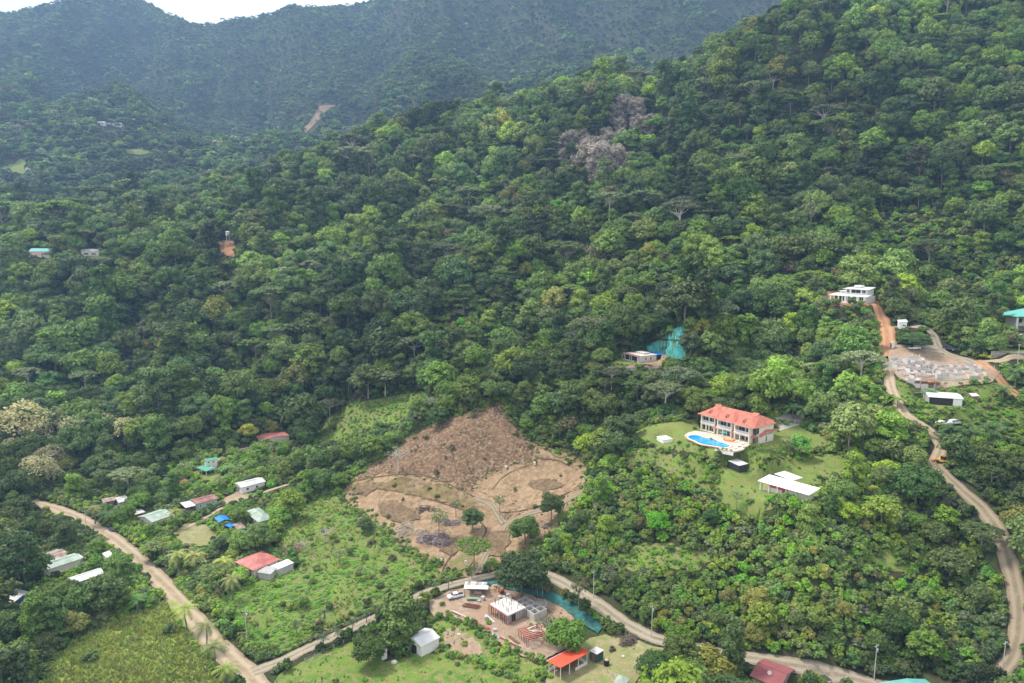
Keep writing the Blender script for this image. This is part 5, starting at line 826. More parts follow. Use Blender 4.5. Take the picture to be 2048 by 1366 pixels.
# ---- vehicles
def profile(b, pts, w, z0=0):
    n = len(pts); b.add([(x, -w / 2, z) for x, z in pts] + [(x, w / 2, z) for x, z in pts], [tuple(range(n)), tuple(range(2 * n - 1, n - 1, -1))] + [(i, n + i, n + (i + 1) % n, (i + 1) % n) for i in range(n)]); return b
def car(lab, u, v, rz_, col, kind='suv', s=1.0):
    p_ = at(u, v); p_.z += .14; nm = {'suv': 'parked_car', 'pickup': 'pickup_truck', 'sedan': 'parked_car', 'mini': 'small_vehicle'}[kind]; t_ = thing(nm, lab, {'pickup': 'pickup'}.get(kind, 'car'), p_, rz_); t_.scale = (s, s, s); FOOT.append((p_.x, p_.y, 2.6))
    pm = mat('car_paint_%02d%02d%02d' % tuple(int(q * 99) for q in col), col, .3, .03, .5, spec=.6); L_ = 5.2 if kind == 'pickup' else 4.5
    if kind == 'pickup': body = [(-2.6, .45), (2.6, .45), (2.62, .95), (1.4, 1.12), (-2.6, 1.1)]; cab = [(-.7, 1.1), (1.45, 1.1), (.75, 1.72), (-.6, 1.74)]
    elif kind == 'sedan': body = [(-2.2, .35), (2.2, .35), (2.22, .7), (1.3, .88), (-1.9, .92), (-2.22, .8)]; cab = [(-1.6, .9), (1.2, .88), (.45, 1.38), (-.95, 1.4)]
    else: body = [(-2.2, .4), (2.2, .4), (2.25, .85), (1.25, 1.05), (-2.2, 1.05)]; cab = [(-2.15, 1.05), (1.2, 1.05), (.5, 1.68), (-1.95, 1.7)]
    profile(MB(), body, 1.8).build('body', pm, t_); profile(MB(), cab, 1.5).build('cabin', pm, t_); zt_ = cab[2][1]; zb = cab[0][1]
    for y in (-1, 1):
        xs = [cab[0][0] + .2, (cab[0][0] + cab[1][0]) / 2 - .05, cab[1][0] - .45]
        for a_, b2 in ((xs[0], xs[1]), (xs[1] + .1, xs[2])): MB().box(((a_ + b2) / 2, y * .76, (zt_ + zb) / 2), (b2 - a_, .04, (zt_ - zb) * .62)).build('side_window', GLASS, t_)
        MB().box((2.2 if kind != 'pickup' else 2.58, y * .65, .74), (.1, .3, .16)).build('headlight', WHITE, t_)
    a_, b2 = Vector((cab[1][0], 0, zb)), Vector((cab[2][0], 0, zt_)); m_ = (a_ + b2) / 2; MB().box((m_.x + .03, 0, m_.z + .02), ((b2 - a_).length * .85, 1.3, .04), ry=math.atan2(zt_ - zb, a_.x - b2.x)).build('windscreen', GLASS, t_)
    if kind == 'pickup': MB().box((-1.65, 0, 1.1), (1.75, 1.5, .05)).build('load_bed', DARKI, t_)
    for x in (-1.45, 1.45):
        for y in (-1, 1): w_ = MB().tube([(x, y * .8 - .12, .36), (x, y * .8 + .12, .36)], .36, 14).build('wheel', DARKI, t_); MB().tube([(x, y * .8 - .14, .36), (x, y * .8 + .14, .36)], .2, 10).build('rim', GREYW, w_)
    MB().box((0, 0, .35), (L_ - .5, 1.5, .2)).build('underbody', DARKI, t_); return t_
car('white pickup truck parked beside the site shed', 911, 1196, px_rz(897, 1200, 926, 1192) + math.pi, (.80, .80, .80), 'pickup'); car('white estate car on the dirt above the ruins', 1828, 700, px_rz(1816, 701, 1841, 699) + math.pi, (.72, .72, .70), 'suv', 1.1); car('dark grey car on the verge at the lane bend', 1899, 701, px_rz(1888, 696, 1910, 705), (.05, .06, .075), 'suv', 1.15); car('white car on the right slope, left one of the pair', 1885, 850, px_rz(1874, 851, 1896, 850), (.75, .74, .72), 'sedan'); car('silver white car on the right slope, right one of the pair', 1909, 849, px_rz(1897, 853, 1920, 846), (.62, .66, .68), 'suv'); car('small dark blue vehicle at the edge of the village road', 223, 1062, px_rz(216, 1056, 230, 1064), (.03, .045, .12), 'mini', .7)
t = thing('backhoe', 'yellow and orange loader on the hill road bend', 'machine', at(1884, 927), 2.2); YL = mat('machine_yellow', (.75, .42, .06), .5); MB().box((0, 0, 1.1), (2.8, 1.5, .7)).build('chassis', YL, t); MB().box((-.3, 0, 2.0), (1.3, 1.3, 1.3)).build('cab', GLASS, t); MB().box((-.3, 0, 2.72), (1.6, 1.6, .12)).build('cab_roof', YL, t); MB().bar((1.2, 0, 1.4), (2.3, 0, .7), .3).build('arm', YL, t); MB().box((2.6, 0, .5), (.6, 1.9, .7)).build('bucket', mat('machine_orange', (.62, .22, .05)), t)
for x in (-1, 1):
    for y in (-1, 1): MB().tube([(x, y * .85 - .18, .55), (x, y * .85 + .18, .55)], .55, 12).build('wheel', DARKI, t)
# ---- poles, wires, fences, hedges
POLES = [(494, 1290, 11, 'concrete utility pole on the verge left of the lush meadow'), (1303, 1276, 10, 'utility pole beside the side road above the dry yard'), (1748, 1362, 10, 'utility pole beside the road near the teal roof'), (1157 + 30, 1196, 9, 'thin utility pole on the uphill side of the netted bank'), (173, 1062, 9, 'utility pole at the bend of the village road'), (340, 1150, 9.5, 'utility pole beside the dirt road left of the coconut palms'), (2004, 1352, 9, 'utility pole at the lower end of the hill road'), (1907, 786, 8, 'leaning wooden pole in front of the right ruin'), (2035, 728, 8, 'yellowish pole at the right edge below the stone wall')]
PT = []
for u, v, h_, lab in POLES:
    p_ = at(u, v); t_ = thing('utility_pole', lab, 'pole', p_, .5, 'utility poles along the roads'); MB().tube([(0, 0, -.5), (0, 0, h_)], [.13, .08], 8).build('pole', CONC if h_ > 8.5 else PALE, t_); cr = MB().box((0, 0, h_ - .6), (1.5, .09, .09)).build('crossarm', GREYW, t_)
    for x in (-.68, 0, .68): MB().cyl((x, 0, h_ - .53), .05, .22, 8).build('insulator', WHITE, cr)
    if h_ > 9.5: MB().cyl((.35, 0, h_ - 2.2), .26, .8, 12).build('transformer', GREYW, t_)
    PT.append(p_ + Vector((0, 0, h_ - .4)))
def wire(a, b, lab, sag=.9):
    pts = [a.lerp(b, k / 10) - Vector((0, 0, sag * 4 * (k / 10) * (1 - k / 10))) for k in range(11)]; c_ = (a + b) / 2; MB().tube([q - c_ for q in pts], .022, 4).build('power_cable', DARKI, None, c_, label=lab, category='cable')
wire(PT[0], PT[5], 'power cable over the dirt road from verge pole towards the village'); wire(PT[5], PT[4], 'power cable over the dirt road near the village bend'); wire(PT[1], PT[3], 'power cable along the side road past the dark teal netting'); wire(PT[2], PT[1], 'power cable along the side road beside the scrub'); wire(PT[2], PT[6], 'power cable towards the lower end of the hill road')
def fence(lab, px, sp=2.5, h_=1.2):
    P = cast([q[0] for q in px], [q[1] for q in px])[:, :2]; Q = smooth_line(P, sp); c_ = Vector((Q[0][0], Q[0][1], float(H(*Q[0])))); t_ = thing('wire_fence', lab, 'fence', c_); tops = []
    pm_ = MB().box((0, 0, h_ / 2 - .2), (.13, .13, h_ + .4)).mesh('post', PALE)
    for x, y in Q: z = float(H(x, y)) - c_.z; link('post', pm_, t_, (x - c_.x, y - c_.y, z)); tops.append(Vector((x - c_.x, y - c_.y, z)))
    for k in (.35, .7, 1.05):
        b_ = MB(); [b_.bar(tops[i] + Vector((0, 0, k)), tops[i + 1] + Vector((0, 0, k)), .03) for i in range(len(tops) - 1)]; b_.build('wire', GREYW, t_)
fence('wire fence between dirt road verge and lush meadow', [(436,1200),(462,1222),(489,1250),(515,1280),(545,1312)]); fence('wire fence along the upper edge of the side road', [(600,1292),(660,1265),(720,1240),(790,1206)]); fence('wire fence along the lower lawn edge beside the side road', [(610,1325),(660,1300),(720,1274)], 3); fence('wire fence around the dry yard right of the pavilion', [(1215,1345),(1240,1366)]); fence('wire fence along the hill pasture right of the ruins', [(1965,728),(1990,745),(2020,765)], 3)
def hedge(lab, px, w_=1.3, h_=1.2, lm='bright', seed=1):
    P = cast([q[0] for q in px], [q[1] for q in px])[:, :2]; Q = smooth_line(P, .5); gg = np.random.default_rng(seed); n = len(Q) * 34; k = gg.integers(0, len(Q), n); t_ = np.gradient(Q, axis=0); t_ /= np.linalg.norm(t_, axis=1, keepdims=True); nn = np.c_[-t_[:, 1], t_[:, 0]]; a = gg.uniform(-.3, math.pi + .3, n); lump = 1 + .35 * (fbm(Q[:, 0] * .5, Q[:, 1] * .5, seed) - .5)
    off = np.cos(a) * w_ / 2 * lump[k]; z = np.maximum(.05, np.abs(np.sin(a)) ** .5 * h_ * lump[k]); X = Q[k] + nn[k] * off[:, None] + gg.uniform(-.3, .3, (n, 2)); N3 = np.c_[nn[k] * np.cos(a)[:, None], np.sin(a) + .2]; V, Fq = leaf_quads(np.c_[X, H(X[:, 0], X[:, 1]) + z], N3, .3, gg); c0 = np.array([Q[0][0], Q[0][1], float(H(*Q[0]))]); link('hedge', npmesh('hedge', V - c0, Fq, LEAF[lm], gg.uniform(.2, .8, n)), None, Vector(c0), label=lab, category='hedge')
hedge('thick rounded hedge below the villa terrace', [(1472,914),(1500,907),(1530,901),(1562,899),(1580,893)], 2.6, 1.8, 'mid', 1); hedge('low yellow-green hedge from terrace corner to lower lawn', [(1436,930),(1455,922),(1480,912)], 2.4, 1.3, 'yellow', 2); hedge('clipped hedge behind the villa by the drive', [(1537,838),(1550,834),(1566,828)], 1.6, 1.5, 'bright', 3); hedge('small hedge at the right end of the villa', [(1500,898),(1515,893),(1525,892)], 1.2, .9, 'mid', 4); hedge('long dark hedge behind the farm path', [(512,984),(535,975),(560,966),(580,959)], 1.5, 1.6, 'dark', 5); hedge('loose hedge along the left rim of the villa lawn', [(1240,868),(1256,875),(1270,884),(1285,892)], 2.2, 1.6, 'mid', 6); hedge('yellow-green hedge along the yard by the teal shack', [(478,1076),(500,1068),(520,1060),(540,1048)], 2.2, 1.8, 'bright', 7); hedge('live fence hedge along the village side of the road', [(418,1196),(450,1215),(480,1245),(510,1275),(535,1302)], 1.8, 1.5, 'mid', 8); hedge('hedge along the upper rim of the dirt road verge', [(352,1165),(380,1195),(405,1215)], 2, 1.6, 'mid', 9)
patch('cleared_slope', Z['clearing'], M_EARTH, .08, 1.0, relief=.5, rfreq=.55, wob=4.0)
patch('mulch_slope', Z['upper'], M_MULCH, .16, .7, relief=1.5, rfreq=.8, wob=3.0)
patch('olive_bank', Z['olive'], M_OLIVE, .28, .9, relief=.9, rfreq=.8, wob=2.6); patch('graded_terrace', Z['padc'], M_EARTH, .24, 1.0, relief=.5, wob=2.0)
patch('overgrown_meadow', Z['meadow'], M_MEADOW, .08, 1.6, relief=.3); patch('crop_field', Z['field'], M_FIELD, .08, 1.6, relief=.3); patch('front_lawn', Z['lawn_front'], M_LAWN2, .12, 1.6, relief=.2)
patch('grassy_embankment', Z['embank'], M_LAWN2, .08, 1.2, relief=.4, wob=.8); patch('dirt_patch', Z['dirtpatch'], M_SITE, .14, 1.2, relief=.2, wob=1.2); patch('pavilion_yard', Z['pavyard'], M_DRY, .06, 1.2, relief=.2, wob=.8); patch('building_site_ground', Z['site'], M_SITE, .10, 1.0, relief=.45, wob=.8); patch('villa_lawn', Z['villa_lawn'], M_LAWN, .08, wob=1.6); patch('lower_lawn', Z['lower_lawn'], M_LAWN, .08, wob=2.0)
[patch('grass_opening', Z[k], M_MEADOW, .08, 1.4, relief=.3, wob=2) for k in ('open_a', 'open_b', 'open_c')]; patch('small_lawn', Z['lawn_small'], M_LAWN, .08); patch('grassy_hillside', Z['hill_grass'], M_MEADOW, .08, 1.5, relief=.3)
patch('hill_pad_lawn', Z['pad_green'], M_LAWN, .08); patch('hill_pad_dirt', Z['pad_dirt'], M_EARTH, .12); patch('yard', Z['yard_a'], M_DRY, .08); patch('yard', Z['yard_b'], M_LAWN, .08); patch('yard', Z['yard_c'], M_LAWN, .08)
patch('village_track_ground', Z['villagedirt'], M_DIRT, .06)
patch('ruin_ground', Z['ruin'], M_SITE, .3, 1.0, relief=.3, wob=.8); patch('rough_grass', Z['grass_r'], M_MEADOW, .06); patch('scrub_slope', Z['slope_r'], M_MEADOW, .06)
patch('concrete_drive', Z['drive'], mat('drive_concrete', (.40, .37, .33), scale=.8), .14, wob=.1); patch('earth_bank', Z['house2yard'], M_CLIFF, .08); patch('garden_lawn', Z['garden'], M_LAWN, .1)
patch('landslide_scar', Z['scar'], ground_mat('pale_scar', [(.27, .17, .12), (.21, .14, .10), (.14, .13, .06)], (.02, .1, .5), .5), 1.5, 6, dens=3, wob=6); patch('distant_pasture', Z['farfield_a'], M_MEADOW, 1.0, 8, dens=4, wob=10); patch('distant_pasture', Z['farfield_b'], M_MEADOW, 1.5, 8, dens=4, wob=6)
patch('earth_bank', Z['bank'], M_OLIVE, .3, 2); patch('red_cliff', Z['cliff'], M_CLIFF, .5, 2, relief=1.5)
def net(poly, m, nm, lab):
    o = patch(nm, poly, m, .32, .9, relief=.5, rfreq=.8, kind=None, label=lab, category='netting'); return o
M_STAIN = ground_mat('churned_earth', [(.17, .115, .07), (.24, .165, .10), (.12, .085, .05)], (.15, .7, 2.5), .4)
for q in ([(752,1010),(790,1002),(830,1020),(842,1040),(800,1048),(765,1035)], [(980,1065),(1010,1062),(1025,1085),(1005,1110),(975,1112),(968,1090)], [(1060,960),(1105,958),(1130,972),(1095,985),(1060,978)], [(700,975),(735,965),(760,975),(735,990),(705,992)], [(890,1075),(930,1070),(942,1095),(905,1110),(880,1100)]):
    patch('churned_soil', q, M_STAIN, .4, .8, relief=.6, rfreq=.9, wob=2.5)
M_SPROUT = ground_mat('sprouting_soil', [(.19, .17, .07), (.13, .16, .045), (.25, .19, .11)], (.15, .6, 3), .3)
for q in ([(700,1012),(725,1020),(760,1048),(790,1075),(830,1105),(815,1108),(765,1075),(725,1045)], [(1110,1040),(1145,1005),(1168,985),(1172,1000),(1140,1045),(1105,1075)], [(900,1118),(935,1110),(945,1135),(905,1150)], [(1080,895),(1120,900),(1160,912),(1150,922),(1110,912)]):
    patch('weedy_soil', q, M_SPROUT, .44, .8, relief=.4, rfreq=.9, wob=2.5)
net(Z['net_a'], M_NET, 'erosion_netting', 'lower turquoise erosion netting on the slope behind the hillside concrete house'); net(Z['net_b'], M_NET, 'erosion_netting', 'upper turquoise triangle of erosion netting above the hillside house'); net(Z['net_low'], M_NETD, 'erosion_netting', 'long dark teal netting on the bank between building site and road')
# roads
road('dirt_road', [(60,1004),(110,1016),(150,1032),(185,1052),(225,1076),(262,1106),(300,1142),(345,1185),(385,1235),(425,1283),(470,1325),(500,1352),(530,1400),(540,1440)], 6.6, M_DIRT, .12)
road('side_road', [(505,1345),(560,1325),(620,1294),(690,1264),(745,1238),(800,1213),(850,1186),(900,1170),(950,1158),(1000,1146),(1050,1140),(1090,1148),(1130,1168),(1180,1200),(1225,1230),(1270,1258),(1310,1278),(1360,1290),(1430,1305),(1500,1316),(1570,1330),(1650,1348),(1720,1362),(1800,1378)], 4.1, M_GREYR, .17)
road('hill_road', [(1975,1362),(2000,1345),(2022,1318),(2036,1270),(2038,1210),(2026,1150),(2008,1095),(1990,1050),(1965,1015),(1925,982),(1892,952),(1868,925)], 4.2, M_BROWNR, .16)
road('hill_road', [(1880,960),(1868,925),(1885,895),(1862,862),(1812,832),(1795,805),(1782,775),(1776,745),(1778,722)], 4.0, M_DIRT, .16)
road('red_dirt_track', [(1779,712),(1776,694),(1774,668),(1766,640),(1756,618),(1744,600),(1735,590)], 6.4, M_RED, .2)
road('gravel_lane', [(1782,654),(1815,654),(1850,656),(1868,668),(1874,690),(1890,706),(1930,718),(1960,728)], 4.0, M_GREYR, .14)
road('gravel_lane', [(1780,700),(1830,698),(1880,700)], 5.5, M_GREYR, .19); road('red_dirt_track', [(1952,722),(1975,738),(2005,765),(2050,800)], 3.4, M_RED, .22); road('gravel_lane', [(1955,722),(2000,724),(2060,716)], 2.2, M_DIRT, .14)
road('farm_path', [(362,1060),(400,1042),(440,1018),(480,1000),(540,980),(600,962)], 2.4, M_DIRT, .2); road('farm_path', [(380,1120),(410,1126),(440,1128)], 3, M_DIRT, .2); road('farm_path', [(390,945),(430,925),(455,908),(520,893)], 2, M_DIRT, .2)
for a in ([(715,962),(790,950),(850,952),(900,970),(950,995),(985,1005)], [(985,980),(1000,960),(1020,945),(1078,925)], [(735,978),(800,985),(870,1003),(930,1022),(955,1035)], [(990,1025),(1050,1022),(1100,1008),(1140,985),(1165,965)], [(1080,918),(1120,922),(1160,940)], [(955,1038),(975,1060),(960,1085),(940,1100)], [(905,1110),(890,1130),(880,1160)]):
    road('drainage_ditch', a, .6, M_DITCH, .36, .3)
road('clearing_track', [(1160,985),(1110,1015),(1050,1030),(1010,1050),(985,1090),(965,1125),(955,1150)], 3.0, M_BROWNR, .34); road('clearing_track', [(950,995),(985,1010),(1010,1050)], 2.6, M_BROWNR, .36)

build_ground()
# ------------------------------------------------------------------ plants: where each kind grows
def band(px, w):
    """screen outline of a road so that nothing grows in front of it"""
    P = []
    for s in (1, -1):
        q = [(x + s * nx * w, y + s * ny * w) for (x, y), (nx, ny) in zip(px, norms(px))]; P += q if s == 1 else q[::-1]
    return P
def norms(px):
    o = []
    for i in range(len(px)):
        a, b = px[max(i - 1, 0)], px[min(i + 1, len(px) - 1)]; d = math.hypot(b[0] - a[0], b[1] - a[1]) or 1; o.append((-(b[1] - a[1]) / d, (b[0] - a[0]) / d))
    return o
KEEP = [Z[k] for k in ('clearing','meadow','field','lawn_front','site','embank','pavyard','villa_lawn','lower_lawn','lawn_small','hill_grass','net_a','net_b','net_low','pad_green','pad_dirt','yard_a','ruin','grass_r','slope_r','drive','garden','yard_b','open_a','open_b')]
KEEP += [band([(85,1012),(150,1032),(205,1058)], 8), band([(205,1062),(240,1085)], 6), band([(340,1180),(385,1235),(425,1283),(470,1325),(500,1352),(530,1400)], 20), band([(560,1325),(620,1294),(690,1264),(745,1238)], 9), band([(850,1186),(900,1170),(950,1158),(1000,1146)], 9),
 band([(1110,1160),(1130,1168),(1180,1200),(1225,1230),(1270,1258),(1330,1283)], 9), band([(1500,1316),(1570,1330),(1650,1348),(1720,1362)], 5), band([(2000,1345),(2022,1318),(2036,1270),(2038,1210),(2026,1150),(2008,1095)], 12), band([(2008,1095),(1990,1050),(1965,1015)], 7), band([(1965,1015),(1925,982),(1892,952),(1872,925)], 8),
 band([(1812,832),(1795,805),(1782,775),(1776,745)], 7), band([(1779,705),(1776,694),(1774,668),(1766,640),(1756,618),(1744,600),(1735,590)], 11), band([(1782,654),(1815,654),(1850,656),(1868,668),(1874,690),(1890,706),(1930,718)], 8), band([(1780,700),(1880,700)], 7), band([(1952,722),(1975,738),(2005,765)], 6),
 band([(362,1060),(400,1042),(440,1018)], 4), band([(480,1000),(540,980),(590,965)], 5), band([(400,945),(455,908)], 3)]
NAREA = len(KEEP)
def shrunk(p, k):
    mu = sum(q[0] for q in p) / len(p); mv = sum(q[1] for q in p) / len(p); return [(mu + (a - mu) * k, mv + (b - mv) * k) for a, b in p]
KEEP += [[(1385,805),(1560,805),(1560,890),(1470,915),(1368,880)], [(1310,868),(1340,868),(1340,886),(1310,886)], [(1450,918),(1500,918),(1500,945),(1460,945)], [(1510,945),(1550,942),(1645,978),(1625,994),(1540,994)], [(1240,694),(1330,694),(1330,722),(1240,722)], [(1650,568),(1736,568),(1736,607),(1660,607)],
 [(1790,635),(1818,635),(1818,660),(1790,660)], [(1815,690),(1842,690),(1842,702),(1815,702)], [(1885,688),(1912,688),(1912,707),(1885,707)], [(1870,840),(1925,840),(1925,853),(1870,853)], [(1838,778),(1930,778),(1930,805),(1850,805)], [(1998,622),(2060,622),(2060,664),(1998,664)], [(1990,664),(2060,664),(2060,722),(1980,722)],
 [(924,1162),(978,1162),(978,1196),(924,1196)], [(893,1180),(930,1180),(930,1202),(893,1202)], [(1090,1300),(1215,1298),(1225,1340),(1200,1366),(1095,1366)], [(825,1252),(880,1255),(880,1304),(835,1304)], [(756,1292),(776,1292),(776,1320),(760,1320)], [(470,1092),(525,1090),(586,1118),(575,1140),(545,1148),(470,1128)], [(487,1015),(545,1015),(545,1046),(487,1046)],
 [(428,1028),(456,1028),(492,1056),(490,1068),(430,1046)], [(466,955),(536,955),(536,985),(470,990)], [(360,990),(432,990),(432,1018),(360,1018)], [(405,912),(438,912),(438,945),(395,945)], [(256,1020),(345,1018),(346,1040),(300,1046),(260,1036)], [(225,990),(258,990),(258,1006),(225,1006)], [(88,1098),(137,1098),(140,1118),(88,1118)], [(140,1142),(212,1136),(216,1165),(150,1168)], [(0,1168),(50,1168),(50,1215),(0,1215)],
 [(1500,1318),(1600,1340),(1600,1366),(1500,1366)], [(1755,1352),(1885,1355),(1885,1366),(1755,1366)], [(215,1050),(232,1050),(232,1066),(215,1066)], [(40,500),(100,500),(100,517),(40,517)], [(165,503),(195,503),(195,515),(165,515)], [(195,240),(245,240),(245,255),(195,255)], [(510,865),(560,865),(590,880),(510,882)], Z['scar'], Z['farfield_a'], Z['farfield_b'], Z['cliff'], [(452,468),(462,468),(462,490),(452,490)]]
def poly_depth(p):
    m = .72 * max(q[1] for q in p) + .28 * min(q[1] for q in p); u = sum(q[0] for q in p) / len(p); return float(cast(u, min(m, 1420))[0][1])
KDEP = [1e9] * NAREA + [poly_depth(p) - 1 for p in KEEP[NAREA:]]
KEEP = [p if i < NAREA or i > len(KEEP) - 11 or p[0][0] > 600 else shrunk(p, .55 if 20 < p[0][0] < 215 and p[0][1] > 1080 else .75) for i, p in enumerate(KEEP)]
OPEN = [Z[k] for k in ('clearing','field','lawn_front','site','embank','pavyard','villa_lawn','lower_lawn','lawn_small','net_a','net_b','net_low','pad_green','pad_dirt','yard_a','yard_b','yard_c','ruin','drive','garden','farfield_a','farfield_b','scar','cliff','villagedirt')]
LOW = [Z['open_a'], Z['open_b'], Z['open_c'], Z['meadow'], Z['hill_grass'], Z['grass_r'], Z['slope_r'], [(880,1300),(1000,1325),(1075,1345),(1060,1366),(990,1340)]]
SCRUB = [[(1180,980),(1250,900),(1430,925),(1430,1010),(1560,1040),(1700,1090),(1840,1160),(1985,1150),(2010,1330),(1700,1345),(1500,1310),(1350,1280),(1240,1235),(1180,1190),(1130,1150),(1170,1050)], [(1230,520),(1330,497),(1420,560),(1490,620),(1360,645),(1260,600)], [(1750,420),(2048,430),(2048,640),(1860,660),(1800,600),(1740,480)], [(860,640),(1000,640),(1000,810),(880,800)], [(430,1200),(560,1320),(580,1340),(545,1325),(470,1290),(380,1190)]]
VILLAGE = [(60,1180),(60,1010),(160,940),(380,900),(600,890),(700,900),(690,985),(600,1015),(560,1070),(560,1160),(440,1200),(330,1190),(60,1230)]
TREES_AT = []   # x, y, z, kind, scale xy, scale z, rot
def anyin(u, v, polys, y=None, dep=None):
    r = np.zeros(np.shape(u), bool)
    for pi, p in enumerate(polys):
        xs = [q[0] for q in p]; ys = [q[1] for q in p]; bb = (u >= min(xs)) & (u <= max(xs)) & (v >= min(ys)) & (v <= max(ys))
        if dep is not None: bb &= y < dep[pi]
        if bb.any():
            ii = np.where(bb); r[ii] |= inpoly(np.asarray(u)[ii], np.asarray(v)[ii], p)
    return r
def near_road(x, y, marg):
    r = np.zeros(x.shape, bool)
    for Q, w in ROADS:
        for s in range(0, len(Q), 2): r |= (x - Q[s, 0]) ** 2 + (y - Q[s, 1]) ** 2 < (w / 2 + marg) ** 2
    return r
FOOT = globals().get('FOOT', [])
def on_foot(x, y, marg=0):
    r = np.zeros(x.shape, bool)
    for fx, fy, fr in FOOT: r |= (x - fx) ** 2 + (y - fy) ** 2 < (fr + marg) ** 2
    return r
def jgrid(y0, y1, s, amax=.92):
    ys = np.arange(y0, y1, s); X = []; Y = []
    for y in ys:
        x = np.arange(-y * amax - s, y * amax + s, s); X.append(x + rng.uniform(-.45, .45, x.size) * s); Y.append(y + rng.uniform(-.45, .45, x.size) * s)
    return np.concatenate(X), np.concatenate(Y)
def blocked(x, y, z, h, r, keep=None, dep=None):
    if keep is None: keep, dep = KEEP, KDEP
    b = np.zeros(x.shape, bool)
    for fh, fr in ((.25, 0), (.6, 0), (.92, 0), (.6, .62), (.6, -.62), (.82, .4), (.82, -.4)):
        u, v = proj(x + fr * r, y, z + fh * h); b |= anyin(u, v, keep, y, dep)
    return b
KEYS = [k for k in KINDS if k not in ('coconut', 'green_palm', 'young_palm', 'banana')]
def weights(u, v, y):
    n = len(u); W = {k: np.full(n, .0) for k in KEYS}
    W['oval_dark'][:] = 1.5; W['oval_mid'][:] = 2.2; W['oval_bright'][:] = 1.0; W['oval_blue'][:] = 1.4; W['tall_mid'][:] = 1.0; W['umbrella_grey'][:] = .3; W['umbrella_mid'][:] = .5; W['tiers_dark'][:] = .6; W['broad_mid'][:] = 1.6; W['lump_bright'][:] = 1.1; W['tall_dark'][:] = 1.0; W['ragged_mid'][:] = 1.3; W['vine_green'][:] = .7; W['yellow_round'][:] = .35; W['brown_round'][:] = .18; W['sparse_grey'][:] = .2; W['lime_round'][:] = .18
    ll = (v > 880) & (u > 1000); W['oval_bright'][ll] += 2.0; W['lump_bright'][ll] += 2; W['vine_green'][ll] += 1.5; W['yellow_round'][ll] += .9; W['lime_round'][ll] += .5; W['oval_dark'][ll] *= .5; W['umbrella_grey'][ll] = .1
    m = (u < 420) & (v > 800) & (v < 1010); W['oval_dark'][m] += 1.5; W['lime_round'][m] = 0; W['oval_bright'][m] *= .4
    c = ((u - 110) ** 2 + (v - 900) ** 2 < 75 ** 2) | ((u - 235) ** 2 + (v - 868) ** 2 < 40 ** 2) | ((u - 15) ** 2 + (v - 890) ** 2 < 40 ** 2); W['cream_flower'][c] += 22
    d = inpoly(u, v, [(1100,340),(1125,298),(1190,268),(1235,238),(1302,228),(1306,262),(1255,292),(1238,345),(1205,378),(1160,352)]) & (y < 740); [W[k_].__setitem__(d, 0) for k_ in W]; W['vine_dead'][d] = 9; W['oval_mid'][d] = .6
    b = (u > 1200) & (v > 480) & (v < 640) & (u < 1450); W['oval_bright'][b] += 4; W['lump_bright'][b] += 5; W['vine_green'][b] += 4; W['yellow_round'][b] += 1.5
    r_ = (u > 1650) & (v > 400) & (v < 900); W['vine_green'][r_] += 3; W['lump_bright'][r_] += 2
    return W
def place(x, y, size, keepthr=True, minscale=.3):
    z = H(x, y); u, v = proj(x, y, z + 5); W = weights(u, v, y); M_ = np.stack([W[k] for k in KEYS], 1); pn = fbm(x / 35, y / 35, 77, 2)[:, None]; ph = np.arange(len(KEYS))[None] * 1.7; M_ = M_ * (.35 + 1.3 * (.5 + .5 * np.sin(ph + pn * 30))) ; M_ /= M_.sum(1, keepdims=True); c = M_.cumsum(1); k = (rng.uniform(0, 1, (len(x), 1)) > c).sum(1).clip(0, len(KEYS) - 1)
    kh = np.array([KH[q][0] for q in KEYS])[k]; kr = np.array([KH[q][1] for q in KEYS])[k]
    s = size * np.clip(rng.lognormal(-.12, .30, len(x)), .5, 1.75); sz = s * rng.uniform(.85, 1.2, len(x)); ok = np.zeros(len(x), bool)
    for t in (1, .75, .55, .4):
        todo = ~ok; b = blocked(x[todo], y[todo], z[todo], kh[todo] * sz[todo] * t, kr[todo] * s[todo] * t); ii = np.where(todo)[0][~b]; s[ii] *= t; sz[ii] *= t; ok[ii] = True
    return [(float(x[i]), float(y[i]), float(z[i]), KEYS[k[i]], float(s[i]), float(sz[i]), float(rng.uniform(0, 6.28))) for i in np.where(ok & (s > minscale))[0]]
def visible(x, y, z, h, mg=120):
    u, v = proj(x, y, z); u2, v2 = proj(x, y, z + h); return (u > -mg) & (u < PW + mg) & (v2 < PH + mg * .8) & (v > -60)
def scatter_trees(y0, y1, sp, size):
    x, y = jgrid(y0, y1, sp); z = H(x, y); m = visible(x, y, z, 14); x, y, z = x[m], y[m], z[m]
    u, v = proj(x, y, z); near = y < 620; bad = near & (anyin(u, v, OPEN) | near_road(x, y, 2.2) | on_foot(x, y, 2.5)) | ((y > 620) & anyin(u, v, [Z['scar'], Z['farfield_a'], Z['farfield_b'], Z['cliff']]))
    low = near & anyin(u, v, LOW); scr = near & anyin(u, v, SCRUB); vil = near & anyin(u, v, [VILLAGE]); q = rng.uniform(0, 1, len(x)); bad |= low & (q > .05) | scr & (q > .6) | vil & (q > .6)
    g = ~bad; sz = np.full(len(x), size) * np.where(scr, rng.choice([.34, .42, .52, .62, .95], len(x)), 1) * np.where(low, .35, 1) * np.where(vil, .78, 1); return place(x[g], y[g], sz[g])
TREES_AT += scatter_trees(135, 330, 6.2, .92) + scatter_trees(330, 560, 8.6, 1.42)
MIDT = scatter_trees(560, 1000, 10.5, 1.62)
